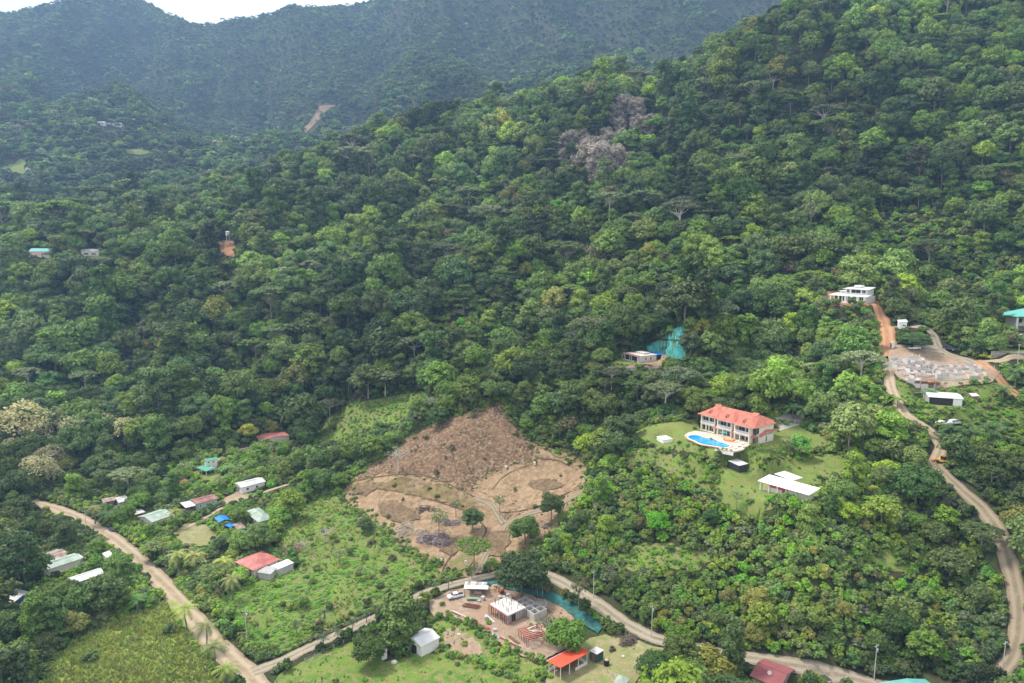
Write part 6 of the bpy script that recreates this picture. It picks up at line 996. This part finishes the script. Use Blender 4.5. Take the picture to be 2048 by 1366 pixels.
# trees one can point at: (pixel of the foot, kind, height in metres, crown radius)
HERO = [
 (1043,1194,'oval_dark',15,8.6,'broad dark olive tree overhanging the netting above the slab of the building site'),(800,1292,'tall_mid',17,6.2,'tall dark columnar tree beside the white metal shed on the front lawn'),(738,1330,'oval_dark',9,5.0,'round dark tree standing in front of the tiny white shed'),
 (1135,1305,'oval_mid',10,6.4,'round glossy green tree right behind the red metal pavilion'),(1095,1285,'sparse_grey',8.5,3.8,'pale thin tree between the red steel frames and the round tree'),(1310,1366,'oval_dark',8.5,5.2,'dark spreading tree right of the pavilion yard'),(1425,1366,'yellow_round',10,6.0,'large yellow-green tree beside the maroon roof'),
 (1157,1222,'sparse_grey',12,3.2,'tall pale slender tree on the bank beside the dark teal netting'),(1170,1232,'oval_dark',6,2.0,'small dark tree just right of the pale slender tree by the road'),
 (797,945,'bare_dead',11,5.0,'bare grey leafless tree on the left edge of the cleared slope'),(878,1078,'sparse_grey',8,2.4,'gnarled half-bare tree with dark trunk beside the brush pile'),(945,1065,'oval_blue',6.5,3.0,'grey-green dense tree in the lower middle of the clearing'),(1000,1032,'sparse_grey',6,1.8,'thin little tree at the fork of the clearing tracks'),
 (1103,1043,'oval_dark',7.5,3.0,'dark pointed tree on the right side of the clearing'),(1050,1090,'oval_dark',7,3.8,'dark round tree at the lower right corner of the clearing'),(948,1140,'umbrella_mid',7.5,4.6,'wide grey-green tree beside the entrance track of the clearing'),(730,1065,'oval_dark',5,3.0,'round dark bush at the meadow edge of the clearing'),(912,1035,'sparse_grey',5,1.6,'slim sapling in the middle of the clearing'),
 (617,990,'tall_mid',11,3.0,'slender pale-trunked tree at the corner of the meadow'),(645,985,'oval_mid',9,4.2,'green tree beside the slender one at the meadow corner'),(1473,1020,'sparse_grey',6,2.2,'spindly pale tree on the lower lawn in front of the white bungalow'),(1600,912,'lime_round',7,3.6,'light green tree beside the hedge below the villa'),(1578,905,'sparse_grey',6,2.0,'slim white-stemmed tree by the villa hedge'),
 (840,845,'oval_dark',11,5.2,'tall dark tree on top of the grassy hillside'),(875,855,'oval_dark',9,5.0,'broad dark tree at the top left corner of the mulched slope'),(760,868,'oval_blue',6,3.8,'dark rounded tree on the grassy hillside'),(668,862,'oval_dark',3,1.6,'small dark round bush alone on the grassy hillside'),
 (680,1130,'sparse_grey',6,3.0,'twiggy grey tree in the middle of the meadow'),(655,1085,'bare_dead',5.5,3.2,'bare brown shrubby tree on the meadow'),(610,1105,'bare_dead',5.0,2.6,'bare brown thicket tree beside the red roofed farmhouse'),(720,1160,'sparse_grey',5,2.2,'thin grey sapling on the meadow near the clearing'),
 (610,1215,'oval_mid',3.4,1.8,'small bush near the middle of the lush meadow'),(1828,695,'oval_dark',4.5,5.5,'broad dark bush inside the loop of the gravel lane'),
 (660,845,'umbrella_grey',13,7.0,'grey umbrella tree behind the grassy hillside'),(60,790,'umbrella_grey',14,7.5,'pale green umbrella tree at the left edge of the forest'),(172,795,'umbrella_grey',14,6.6,'second umbrella tree at the left edge of the forest'),(1620,475,'sparse_grey',19,4.4,'tall white-trunked emergent tree on the right hillside'),(935,705,'umbrella_mid',15,6.5,'flat feathery tree with pale trunk in the middle of the forest'),
 (1050,565,'yellow_round',12,4.4,'golden-topped tree in the middle of the forest'),(1140,745,'umbrella_mid',15,6.0,'tall flat-topped tree left of the hillside concrete house'),(290,700,'sparse_grey',17,5.5,'tall tree with bare pale limbs on the left of the forest'),(308,500,'sparse_grey',17,5,'pale forked emergent tree left of the red cliff'),
 (1240,690,'oval_dark',11,5.5,'dense dark tree left of the turquoise netting'),(1380,720,'oval_blue',11,5.0,'bluish tree right of the turquoise netting'),(1700,860,'sparse_grey',10,5.0,'grey open-crowned tree right of the villa'),(1660,890,'yellow_round',5,2.2,'little golden bush right of the villa drive'),
 (240,1150,'oval_mid',8,5.2,'spreading tree overhanging the bend of the dirt road'),(310,1120,'oval_bright',8,5.4,'light green tree beside the dirt road above the yard'),(700,1110,'oval_mid',3,1.6,'small bush right in the meadow'),(30,1020,'oval_dark',16,6.5,'towering dark tree at the left edge above the village road'),
 (1830,1010,'oval_dark',12,6.5,'large dark tree in the hollow right of the white bungalow'),(1760,1060,'oval_bright',10,5.5,'bright tree above the small lawn'),(1900,1160,'oval_mid',10,6.5,'big dense tree inside the bend of the hill road'),(1960,1110,'umbrella_mid',10,6.0,'feathery spreading tree beside the hill road'),(2060,1000,'umbrella_mid',12,6.5,'dark layered tree at the right edge across the hill road'),
]
PALMS = [(375,1262,'coconut',8.5),(413,1300,'coconut',8.5),(430,1345,'coconut',8.8),(455,1388,'coconut',8),(358,1150,'coconut',9),(392,1155,'coconut',9.5),(450,1165,'coconut',9),(467,1200,'coconut',8.5),(352,1055,'coconut',8),(440,985,'coconut',8),(190,1048,'coconut',8),(215,1050,'green_palm',7),(275,1222,'green_palm',6),(432,1062,'banana',4),(565,1035,'green_palm',6.5),(545,1035,'green_palm',5),(1605,845,'green_palm',8),(1585,838,'green_palm',7),
 (648,1298,'young_palm',4.2),(677,1285,'young_palm',4.2),(705,1265,'young_palm',4.2),(733,1245,'young_palm',4),(752,1232,'young_palm',3.8),(593,1270,'young_palm',4.5),(650,1248,'young_palm',4.8),(872,1190,'young_palm',4.5),(897,1180,'young_palm',4.8),(944,1158,'young_palm',4.5),(978,1148,'young_palm',4.5),(835,1300,'banana',4.6),(808,1305,'banana',3.6),(1085,1195,'young_palm',5.5),(1075,1197,'young_palm',5.2),
 (2030,770,'green_palm',8),(2005,800,'green_palm',7),(1860,800,'green_palm',5),(1900,882,'green_palm',7),(1940,890,'green_palm',7),(1985,880,'green_palm',7),(1925,905,'green_palm',6),(1880,880,'banana',4),(1795,815,'banana',5),(1750,790,'banana',5),(700,945,'banana',4.5),(720,935,'banana',4.5),(690,962,'banana',4),(675,945,'banana',4.5),(560,925,'banana',4),(585,920,'banana',4.2),(610,918,'banana',4),(500,940,'banana',4),(460,950,'green_palm',6),(300,985,'green_palm',8),(345,975,'green_palm',8),(330,1000,'green_palm',7),(505,1000,'banana',4),(800,860,'banana',4),(815,855,'banana',4)]
def hero_pos(u, v): p = at(u, v); return p
HEROES = []
for (u, v, k, h, r, lab) in HERO:
    p = hero_pos(u, v); kh, kr = KH[k]; f_ = 1.6 if (780 < u < 1115 and 960 < v < 1150) else 1.0 if v > 1100 else 1.15 if v > 800 else 1.3; HEROES.append((p.x, p.y, p.z, k, r * f_ / kr, h * f_ * .95 / kh, rng.uniform(0, 6), lab))
for (u, v, k, h) in PALMS:
    p = hero_pos(u, v); kh, kr = KH[k]; HEROES.append((p.x, p.y, p.z, k, (h / kh) ** .6 * 1.3, h / kh, rng.uniform(0, 6), None))
hx = np.array([h[0] for h in HEROES]); hy = np.array([h[1] for h in HEROES]); hr = np.array([KH[h[3]][1] * h[4] for h in HEROES])
TREES_AT = [t for t in TREES_AT if not ((t[0] - hx) ** 2 + (t[1] - hy) ** 2 < (hr * .75 + KH[t[3]][1] * t[4] * .3) ** 2).any()]
# the ones that show largest are trees of their own, each with crown and trunk
def app(t): return KH[t[3]][1] * t[4] * KH[t[3]][0] * t[5] / (t[0] ** 2 + t[1] ** 2 + (CAMZ - t[2]) ** 2)
def inframe(t):
    u, v = proj(t[0], t[1], t[2] + KH[t[3]][0] * t[5] * .6); return 0 < u < PW and 0 < v < PH
TREES_AT.sort(key=lambda t: -app(t) * (1 if inframe(t) else 0)); NIND = 300 - len(HERO)
IND, REST = TREES_AT[:NIND], TREES_AT[NIND:]
LM = [('the red roofed villa',1470,850),('the white roofed bungalow',1578,968),('the hillside concrete house',1270,708),('the white hill house',1695,588),('the concrete ruins',1870,735),('the long shed',1887,792),('the cleared slope',980,930),('the clearing entrance',950,1100),('the building site',1030,1230),('the red metal pavilion',1143,1325),('the maroon roof',1550,1345),('the teal roof',1805,1360),('the scrub lawn',1760,1125),('the hill road bend',2020,1180),('the red roofed farmhouse',520,1118),('the blue tarpaulins',450,1045),('the white village house',500,968),('the long maroon roof',400,1000),('the green village house',415,930),('the pale green roofs',300,1032),('the road junction',530,1345),('the crop field',260,1290),('the tree-shaded white roofs',180,1155),('the grassy hillside',730,835),('the lush meadow',640,1190),('the turquoise netting',1340,690),('the village road bend',130,1020),('the netted bank by the road',1130,1200),('the front lawn',850,1350),('the landslide scar',640,240),('the lane loop bush',1828,690),('the villa drive',1580,845)]
def reltext(u, v):
    L_ = sorted((math.hypot((u - a) , (v - b) * 1.2), n, a, b) for n, a, b in LM)[0]; _, n, a, b = L_; du, dv = u - a, v - b
    if abs(du) > 1.3 * abs(dv): s = 'right of' if du > 0 else 'left of'
    elif abs(dv) > 1.3 * abs(du): s = 'below' if dv > 0 else 'above'
    else: s = ('below' if dv > 0 else 'above') + (' and right of' if du > 0 else ' and left of')
    return s, n, math.hypot(du, dv)
ORD = ['nearest', 'second nearest', 'third nearest', 'fourth nearest', 'fifth nearest', 'sixth nearest', 'seventh nearest', 'eighth nearest', 'ninth nearest', 'tenth nearest', 'eleventh nearest', 'twelfth nearest', 'thirteenth nearest', 'fourteenth nearest', 'fifteenth nearest', 'sixteenth nearest', 'seventeenth nearest', 'eighteenth nearest', 'nineteenth nearest', 'twentieth nearest']
def labels_for(ts):
    G = {}
    for i, t in enumerate(ts):
        u, v = proj(t[0], t[1], t[2] + KH[t[3]][0] * t[5] * .5); s, n, d = reltext(float(u), float(v)); G.setdefault((KINDS[t[3]]['desc'], s, n), []).append((d, i))
    out = [None] * len(ts)
    for (desc, s, n), L_ in G.items():
        L_.sort()
        for r, (d, i) in enumerate(L_):
            out[i] = f'{desc} {s} {n}' if len(L_) == 1 else f'{ORD[min(r, 19)]} {desc} {s} {n}'
    return out
def put_tree(t, lab, group):
    K_ = KINDS[t[3]]; cat = {'palm_tree': 'palm', 'banana_plant': 'plant'}.get(K_['name'], 'tree')
    e = thing(K_['name'], lab, cat, (t[0], t[1], t[2]), t[6], group); e.scale = (t[4], t[4], t[5])
    for n in ('crown', 'trunk'): o = bpy.data.objects.new(n, K_[n]); COL.objects.link(o); o.parent = e
for t, lab in zip(IND, labels_for(IND)): put_tree(t, lab, 'trees of the near forest')
pal_ = [h for h in HEROES if h[7] is None]
GN = {'coconut': 'coconut palms of the village', 'green_palm': 'squat palms', 'young_palm': 'young palms along the side road', 'banana': 'banana plants'}
for t, lab in zip(pal_, labels_for(pal_)): put_tree(t, lab, GN[t[3]])
for t in HEROES:
    if t[7]: put_tree(t, t[7], None)
# everything beyond those: grown as points carrying templates
def template_collection(name, meshes):
    c = bpy.data.collections.new(name)
    for i, ms in enumerate(meshes):
        o = bpy.data.objects.new('%s_%02d' % (name, i), ms[0] if isinstance(ms, tuple) else ms); c.objects.link(o)
        if isinstance(ms, tuple):
            bm = bmesh.new(); lay = None
            me = bpy.data.meshes.new(o.name); 
            # crown and trunk joined, keeping both materials
            a, b = ms; va = np.array([v.co[:] for v in a.vertices]); vb = np.array([v.co[:] for v in b.vertices]); fs = [tuple(p.vertices) for p in a.polygons] + [tuple(i_ + len(va) for i_ in p.vertices) for p in b.polygons]
            me.from_pydata(np.r_[va, vb].tolist(), [], fs); me.materials.append(a.materials[0]); me.materials.append(b.materials[0]); me.polygons.foreach_set('material_index', [0] * len(a.polygons) + [1] * len(b.polygons))
            at_ = me.attributes.new('leafv', 'FLOAT', 'FACE'); lv = np.full(len(fs), .5, np.float32); tmp = np.empty(len(a.polygons), np.float32); a.attributes['leafv'].data.foreach_get('value', tmp); lv[:len(tmp)] = tmp; at_.data.foreach_set('value', lv); o.data = me; bm.free()
    return c
def grow(name, pts, idx, scl, rot, meshes, label, cat='plants', tilt=None):
    pts = np.asarray(pts, np.float32); n = len(pts); me = bpy.data.meshes.new(name); me.vertices.add(n); me.vertices.foreach_set('co', pts.ravel()); me.update()
    for nm, ty, data in (('pick', 'INT', np.asarray(idx, np.int32)), ('size', 'FLOAT_VECTOR', np.asarray(scl, np.float32).ravel()), ('turn', 'FLOAT_VECTOR', np.asarray(rot, np.float32).ravel())):
        a = me.attributes.new(nm, ty, 'POINT'); a.data.foreach_set('vector' if ty == 'FLOAT_VECTOR' else 'value', data)
    o = link(name, me, kind='stuff', label=label, category=cat); tc_ = template_collection(name + '_template', meshes)
    ng = bpy.data.node_groups.new(name, 'GeometryNodeTree'); ng.interface.new_socket('Geometry', in_out='INPUT', socket_type='NodeSocketGeometry'); ng.interface.new_socket('Geometry', in_out='OUTPUT', socket_type='NodeSocketGeometry')
    N, L = ng.nodes, ng.links; gi = N.new('NodeGroupInput'); go = N.new('NodeGroupOutput'); ip = N.new('GeometryNodeInstanceOnPoints'); ci = N.new('GeometryNodeCollectionInfo'); ci.inputs['Collection'].default_value = tc_; ci.inputs['Separate Children'].default_value = True; ci.inputs['Reset Children'].default_value = True
    def na(nm, ty): q = N.new('GeometryNodeInputNamedAttribute'); q.data_type = ty; q.inputs['Name'].default_value = nm; return q.outputs[0]
    L.new(gi.outputs[0], ip.inputs['Points']); L.new(ci.outputs[0], ip.inputs['Instance']); ip.inputs['Pick Instance'].default_value = True
    L.new(na('pick', 'INT'), ip.inputs['Instance Index']); L.new(na('turn', 'FLOAT_VECTOR'), ip.inputs['Rotation']); L.new(na('size', 'FLOAT_VECTOR'), ip.inputs['Scale']); L.new(ip.outputs[0], go.inputs[0])
    md = o.modifiers.new('grow', 'NODES'); md.node_group = ng; return o
def grow_trees(name, T, label):
    ms = [(KINDS[k]['crown'], KINDS[k]['trunk']) for k in KEYS]; ki = {k: i for i, k in enumerate(KEYS)}
    grow(name, [(t[0], t[1], t[2]) for t in T], [ki[t[3]] for t in T], [(t[4], t[4], t[5]) for t in T], [(0, 0, t[6]) for t in T], ms, label, 'trees')
grow_trees('near_forest', REST, 'dense green forest trees covering the near hillsides'); grow_trees('mid_forest', MIDT, 'forest covering the long ridge and the steep right hill')
# far forest
def far_forest():
    P = []; y = 990.
    while y < 3400:
        s = 8.2 + (y - 990) * .0008; x = np.arange(-y * .9, y * .9, s); P.append(np.c_[x + rng.uniform(-.45, .45, x.size) * s, y + rng.uniform(-.45, .45, x.size) * s]); y += s
    P = np.concatenate(P); z = H(P[:, 0], P[:, 1]); u, v = proj(P[:, 0], P[:, 1], z); m = (u > -100) & (u < 2150) & (v > -170) & (v < 700) & ~anyin(u, v, [Z['scar'], Z['farfield_a'], Z['farfield_b']]) & ~blocked(P[:, 0], P[:, 1], z, 17, 8, KEEP[-10:], KDEP[-10:])
    # keep only what the sight lines from around the camera can reach
    vis = np.zeros(len(P), bool); idx = np.where(m)[0]; hh = z[idx] + 22
    clear = np.ones(len(idx), bool)
    for f_ in np.linspace(.12, .97, 34):
        gx, gy = P[idx, 0] * f_, P[idx, 1] * f_; clear &= H(gx, gy) + 3 < CAMZ + (hh - CAMZ) * f_ + 14
    idx = idx[clear]; P, z = P[idx], z[idx]; names = list(FAR); w = np.array({'dark': 2.2, 'mid': 2, 'blue': 2, 'grey': .7, 'bright': .8, 'brown': .4}[n.rstrip('2')] if True else 0 for n in names) if False else np.array([{'dark': 2.2, 'mid': 2, 'blue': 2, 'grey': .7, 'bright': .8, 'brown': .35}[n.rstrip('2')] for n in names])
    k = rng.choice(len(names), len(P), p=w / w.sum()); s = rng.lognormal(-.12, .30, len(P)) * (1 - .30 * sstep(1150, 1900, P[:, 1])); print('far trees', len(P))
    grow('distant_forest', np.c_[P, z], k, np.c_[s, s, s * rng.uniform(.8, 1.3, len(P))], np.c_[0 * s, 0 * s, rng.uniform(0, 6.28, len(P))], [FAR[n] for n in names], 'hazy rainforest covering the valley and the far mountains', 'forest')
far_forest()
# undergrowth, shrubs, crops and grass
def scatter_shrubs():
    P = []; SK = ['mid', 'bright', 'dark', 'grey', 'lime', 'yellow', 'brown', 'blue', 'limeg', 'broad', 'tuft', 'tuft2', 'grass', 'litter', 'brownlog']; ix = {k: i for i, k in enumerate(SK)}; out = []
    def add(x, y, kinds, w, s0, s1, flat=1.0, keep=None):
        if not len(x): return
        k = rng.choice([ix[q] for q in kinds], len(x), p=np.array(w) / sum(w)); s = rng.uniform(s0, s1, len(x)); z = H(x, y)
        if keep is not None:
            b = blocked(x, y, z, 1.6 * s * flat, .9 * s) & (rng.uniform(0, 1, len(x)) < .8); x, y, z, k, s = x[~b], y[~b], z[~b], k[~b], s[~b]
        out.append(np.c_[x, y, z, k, s, s * flat * rng.uniform(.8, 1.25, len(x))])
    for (y0, y1, sp) in ((130, 350, 2.15), (350, 560, 4.2)):
        x, y = jgrid(y0, y1, sp); z = H(x, y); m = visible(x, y, z, 3); x, y, z = x[m], y[m], z[m]; u, v = proj(x, y, z)
        scb = anyin(u, v, SCRUB); bad = anyin(u, v, OPEN) | near_road(x, y, .9) | on_foot(x, y, .6) | anyin(u, v, LOW); x, y, u, v, scb = x[~bad], y[~bad], u[~bad], v[~bad], scb[~bad]; pn = fbm(x / 18, y / 18, 55, 3) + .12 * scb
        for lo, hi, w in ((0, .40, (2, 1, 3, 1, .2, .2, .6, 2)), (.40, .52, (3, 2, 1.5, .8, .6, .3, .3, 1)), (.52, 1.3, (2, 4, .5, .5, 1.6, .7, .2, .4))):
            q = (pn >= lo) & (pn < hi); add(x[q], y[q], ['mid', 'bright', 'dark', 'grey', 'lime', 'yellow', 'brown', 'blue'], w, (.75 if sp < 3 else 1.1), (1.6 if sp < 3 else 2.4), 1.0, KEEP)
    def zone(poly, sp, kinds, w, s0, s1, flat=1.0, p=1.0, road_m=.4, thr=None, keep=None, excl=()):
        q = cast([a[0] for a in poly], [min(a[1], 1440) for a in poly]); x0, y0 = q[:, :2].min(0); x1, y1 = q[:, :2].max(0); gx, gy = np.meshgrid(np.arange(x0, x1, sp), np.arange(y0, y1, sp)); gx = gx.ravel() + rng.uniform(-.5, .5, gx.size) * sp; gy = gy.ravel() + rng.uniform(-.5, .5, gy.size) * sp
        m = inpoly(gx, gy, [tuple(a) for a in q[:, :2]]) & (rng.uniform(0, 1, gx.size) < p); gx, gy = gx[m], gy[m]
        if thr: n_ = fbm(gx / thr[0], gy / thr[0], thr[1], 3); m = (n_ > thr[2]) & (n_ < thr[3]); gx, gy = gx[m], gy[m]
        m = ~near_road(gx, gy, road_m) & ~on_foot(gx, gy, .3)
        for e in excl:
            uu, vv = proj(gx, gy, H(gx, gy)); m &= ~inpoly(uu, vv, e)
        add(gx[m], gy[m], kinds, w, s0, s1, flat, keep)
    zone(Z['meadow'], 1.0, ['limeg', 'broad', 'tuft2'], (3, 3, 2), .4, 1.0, .7, p=.95, thr=(11, 62, .42, 1)); zone(Z['meadow'], 1.3, ['tuft2', 'grass', 'tuft', 'litter'], (3, 3, 1, 1), .6, 1.4, thr=(11, 62, 0, .46)); zone(Z['meadow'], 5, ['bright', 'mid', 'blue', 'brown'], (2, 2, 1, 1.5), .4, 1.1, p=.28); zone(Z['meadow'], 2.6, ['bright', 'mid', 'lime', 'brown'], (2, 2, 2, .6), .3, .7, .8, p=.35, thr=(9, 61, .55, 1))
    zone(Z['field'], .8, ['tuft', 'tuft2'], (4, 1), .6, 1.35, p=.92); zone(Z['field'], 4, ['tuft', 'limeg', 'mid'], (3, 1, .3), .8, 1.5, p=.15); zone(Z['hill_grass'], 1.3, ['tuft2', 'limeg', 'grass'], (2, 1.5, 2), .5, 1.1); zone(Z['lawn_front'], 1.2, ['grass', 'tuft2'], (4, .6), .5, 1.1); zone(Z['lawn_front'], 5, ['mid', 'bright', 'lime'], (1, 1, 1), .3, .7, p=.25)
    zone(Z['upper'], 1.0, ['litter'], (1,), .8, 1.6, 1.3); zone(Z['clearing'], 1.5, ['litter', 'brownlog'], (4, 1), .4, 1.2, p=.7, thr=(9, 71, .45, 1)); zone(Z['clearing'], 3.5, ['tuft', 'tuft2', 'brown', 'limeg'], (2, 2, 1, 1), .2, .5, p=.6, thr=(14, 72, .5, 1)); zone(Z['clearing'], 4.5, ['tuft', 'tuft2', 'mid', 'brown', 'brownlog'], (2, 2, .6, .6, 2), .3, .8, p=.5); zone(Z['upper'], 3.2, ['brownlog', 'tuft2', 'brown'], (4, 1, .6), .5, 1.1, p=.6)
    [zone(Z[zn], 1.1, ['tuft2', 'grass', 'limeg', 'bright'], (3, 2, 2, .25), .5, 1.2, .9) for zn in ('open_a', 'open_b', 'open_c')]; zone(Z['slope_r'], 2.0, ['bright', 'lime', 'mid', 'limeg', 'broad'], (2, 3, 1.5, 3, 1), .4, 1.0, .8); zone(Z['grass_r'], 1.5, ['grass', 'tuft2', 'limeg'], (3, 1, 1), .5, 1.1); zone(Z['villa_lawn'], 6, ['bright', 'dark', 'yellow'], (1, 1, .5), .2, .45, p=.2); zone(Z['lower_lawn'], 2.4, ['grass', 'tuft2'], (3, 1), .6, 1.3, p=.8); zone(Z['lower_lawn'], 6, ['mid', 'bright', 'brown'], (1, 1, 1), .25, .5, p=.4)
    zone(Z['embank'], 1.5, ['tuft2','grass','limeg','bright'], (3,3,1.5,.3), .4, 1.1, p=.85); zone(Z['pavyard'], 3.5, ['grass','tuft2','brown'], (3,1,.3), .3, .8, p=.5); zone(Z['site'], 4, ['tuft2', 'grass', 'limeg'], (2, 3, 1.5), .5, 1.2, p=.8, thr=(7, 66, .5, 1)); zone(Z['ruin'], 3, ['grass', 'limeg'], (2, 1), .4, .9, p=.4); zone(Z['yard_a'], 2.5, ['grass'], (1,), .4, .8, p=.5); zone(Z['lawn_small'], 2, ['grass', 'tuft2'], (3, 1), .5, 1)
    def rim(poly, kinds, w, s0, s1, n=1.0, off=1.2):
        q = densify(poly, 3.5); q = [p for p in q if p[1] < 1400]; P = cast([a[0] for a in q], [a[1] for a in q])[:, :2]; k = rng.integers(0, len(P), int(len(P) * n)); P = P[k] + rng.normal(0, 2.3 if poly is Z['clearing'] else off, (len(k), 2)); m = ~near_road(P[:, 0], P[:, 1], .5) & ~on_foot(P[:, 0], P[:, 1], 0); add(P[m, 0], P[m, 1], kinds, w, s0, s1, .9)
    for zn in ('villa_lawn', 'lower_lawn', 'lawn_small', 'hill_grass', 'clearing', 'upper', 'meadow', 'yard_a', 'yard_b', 'yard_c', 'field', 'embank', 'pad_green', 'slope_r', 'grass_r'):
        rim(Z[zn], ['mid', 'bright', 'lime', 'dark', 'tuft2', 'limeg', 'yellow'], (2, 2, .8, .8, 2, 2, .4), .25, .75 if zn not in ('upper', 'net_low') else .45, {'upper': .9, 'clearing': 3.2, 'villa_lawn': .9, 'lower_lawn': 1.0}.get(zn, 1.6))
    rim(Z['net_a'], ['bright', 'mid', 'grass'], (1, 1, 1), .2, .5, .8); rim(Z['net_b'], ['bright', 'mid', 'grass'], (1, 1, 1), .2, .5, .8)
    zone(Z['net_a'], 2.5, ['grass', 'tuft2', 'bright'], (2, 2, .4), .3, .7, p=.35); zone(Z['net_low'], 2.2, ['grass', 'tuft2'], (2, 2), .3, .5, p=.12)
    zone([(380,1215),(450,1240),(540,1320),(520,1325),(480,1300),(420,1245)], 1.3, ['grass', 'tuft2', 'limeg'], (2, 2, 1), .6, 1.1)
    A = np.concatenate(out); print('shrubs', len(A)); grow('undergrowth', A[:, :3], A[:, 3].astype(int), A[:, [4, 4, 5]], np.c_[0 * A[:, 0], 0 * A[:, 0], rng.uniform(0, 6.28, len(A))], [SHRUB[k] for k in SK], 'shrubs, crops and grass filling the ground between trees and houses', 'undergrowth')
scatter_shrubs()
# ------------------------------------------------------------------ the hazy air, one closed box round everything
hz = MB(); hz.box((0, 1950, 695), (9600, 4900, 1400)); hm = bpy.data.materials.new('haze'); hm.use_nodes = True; hn = hm.node_tree.nodes; hn.remove(hn['Principled BSDF'])
pv = hn.new('ShaderNodeVolumePrincipled'); pv.inputs['Color'].default_value = (.36, .60, 1.0, 1); pv.inputs['Density'].default_value = .000145; pv.inputs['Anisotropy'].default_value = .2; hm.node_tree.links.new(pv.outputs[0], hn['Material Output'].inputs['Volume'])
hz.build('haze', hm, kind='stuff', label='pale bluish humid haze filling the valley air', category='haze')
print('objects', len(sc.objects))
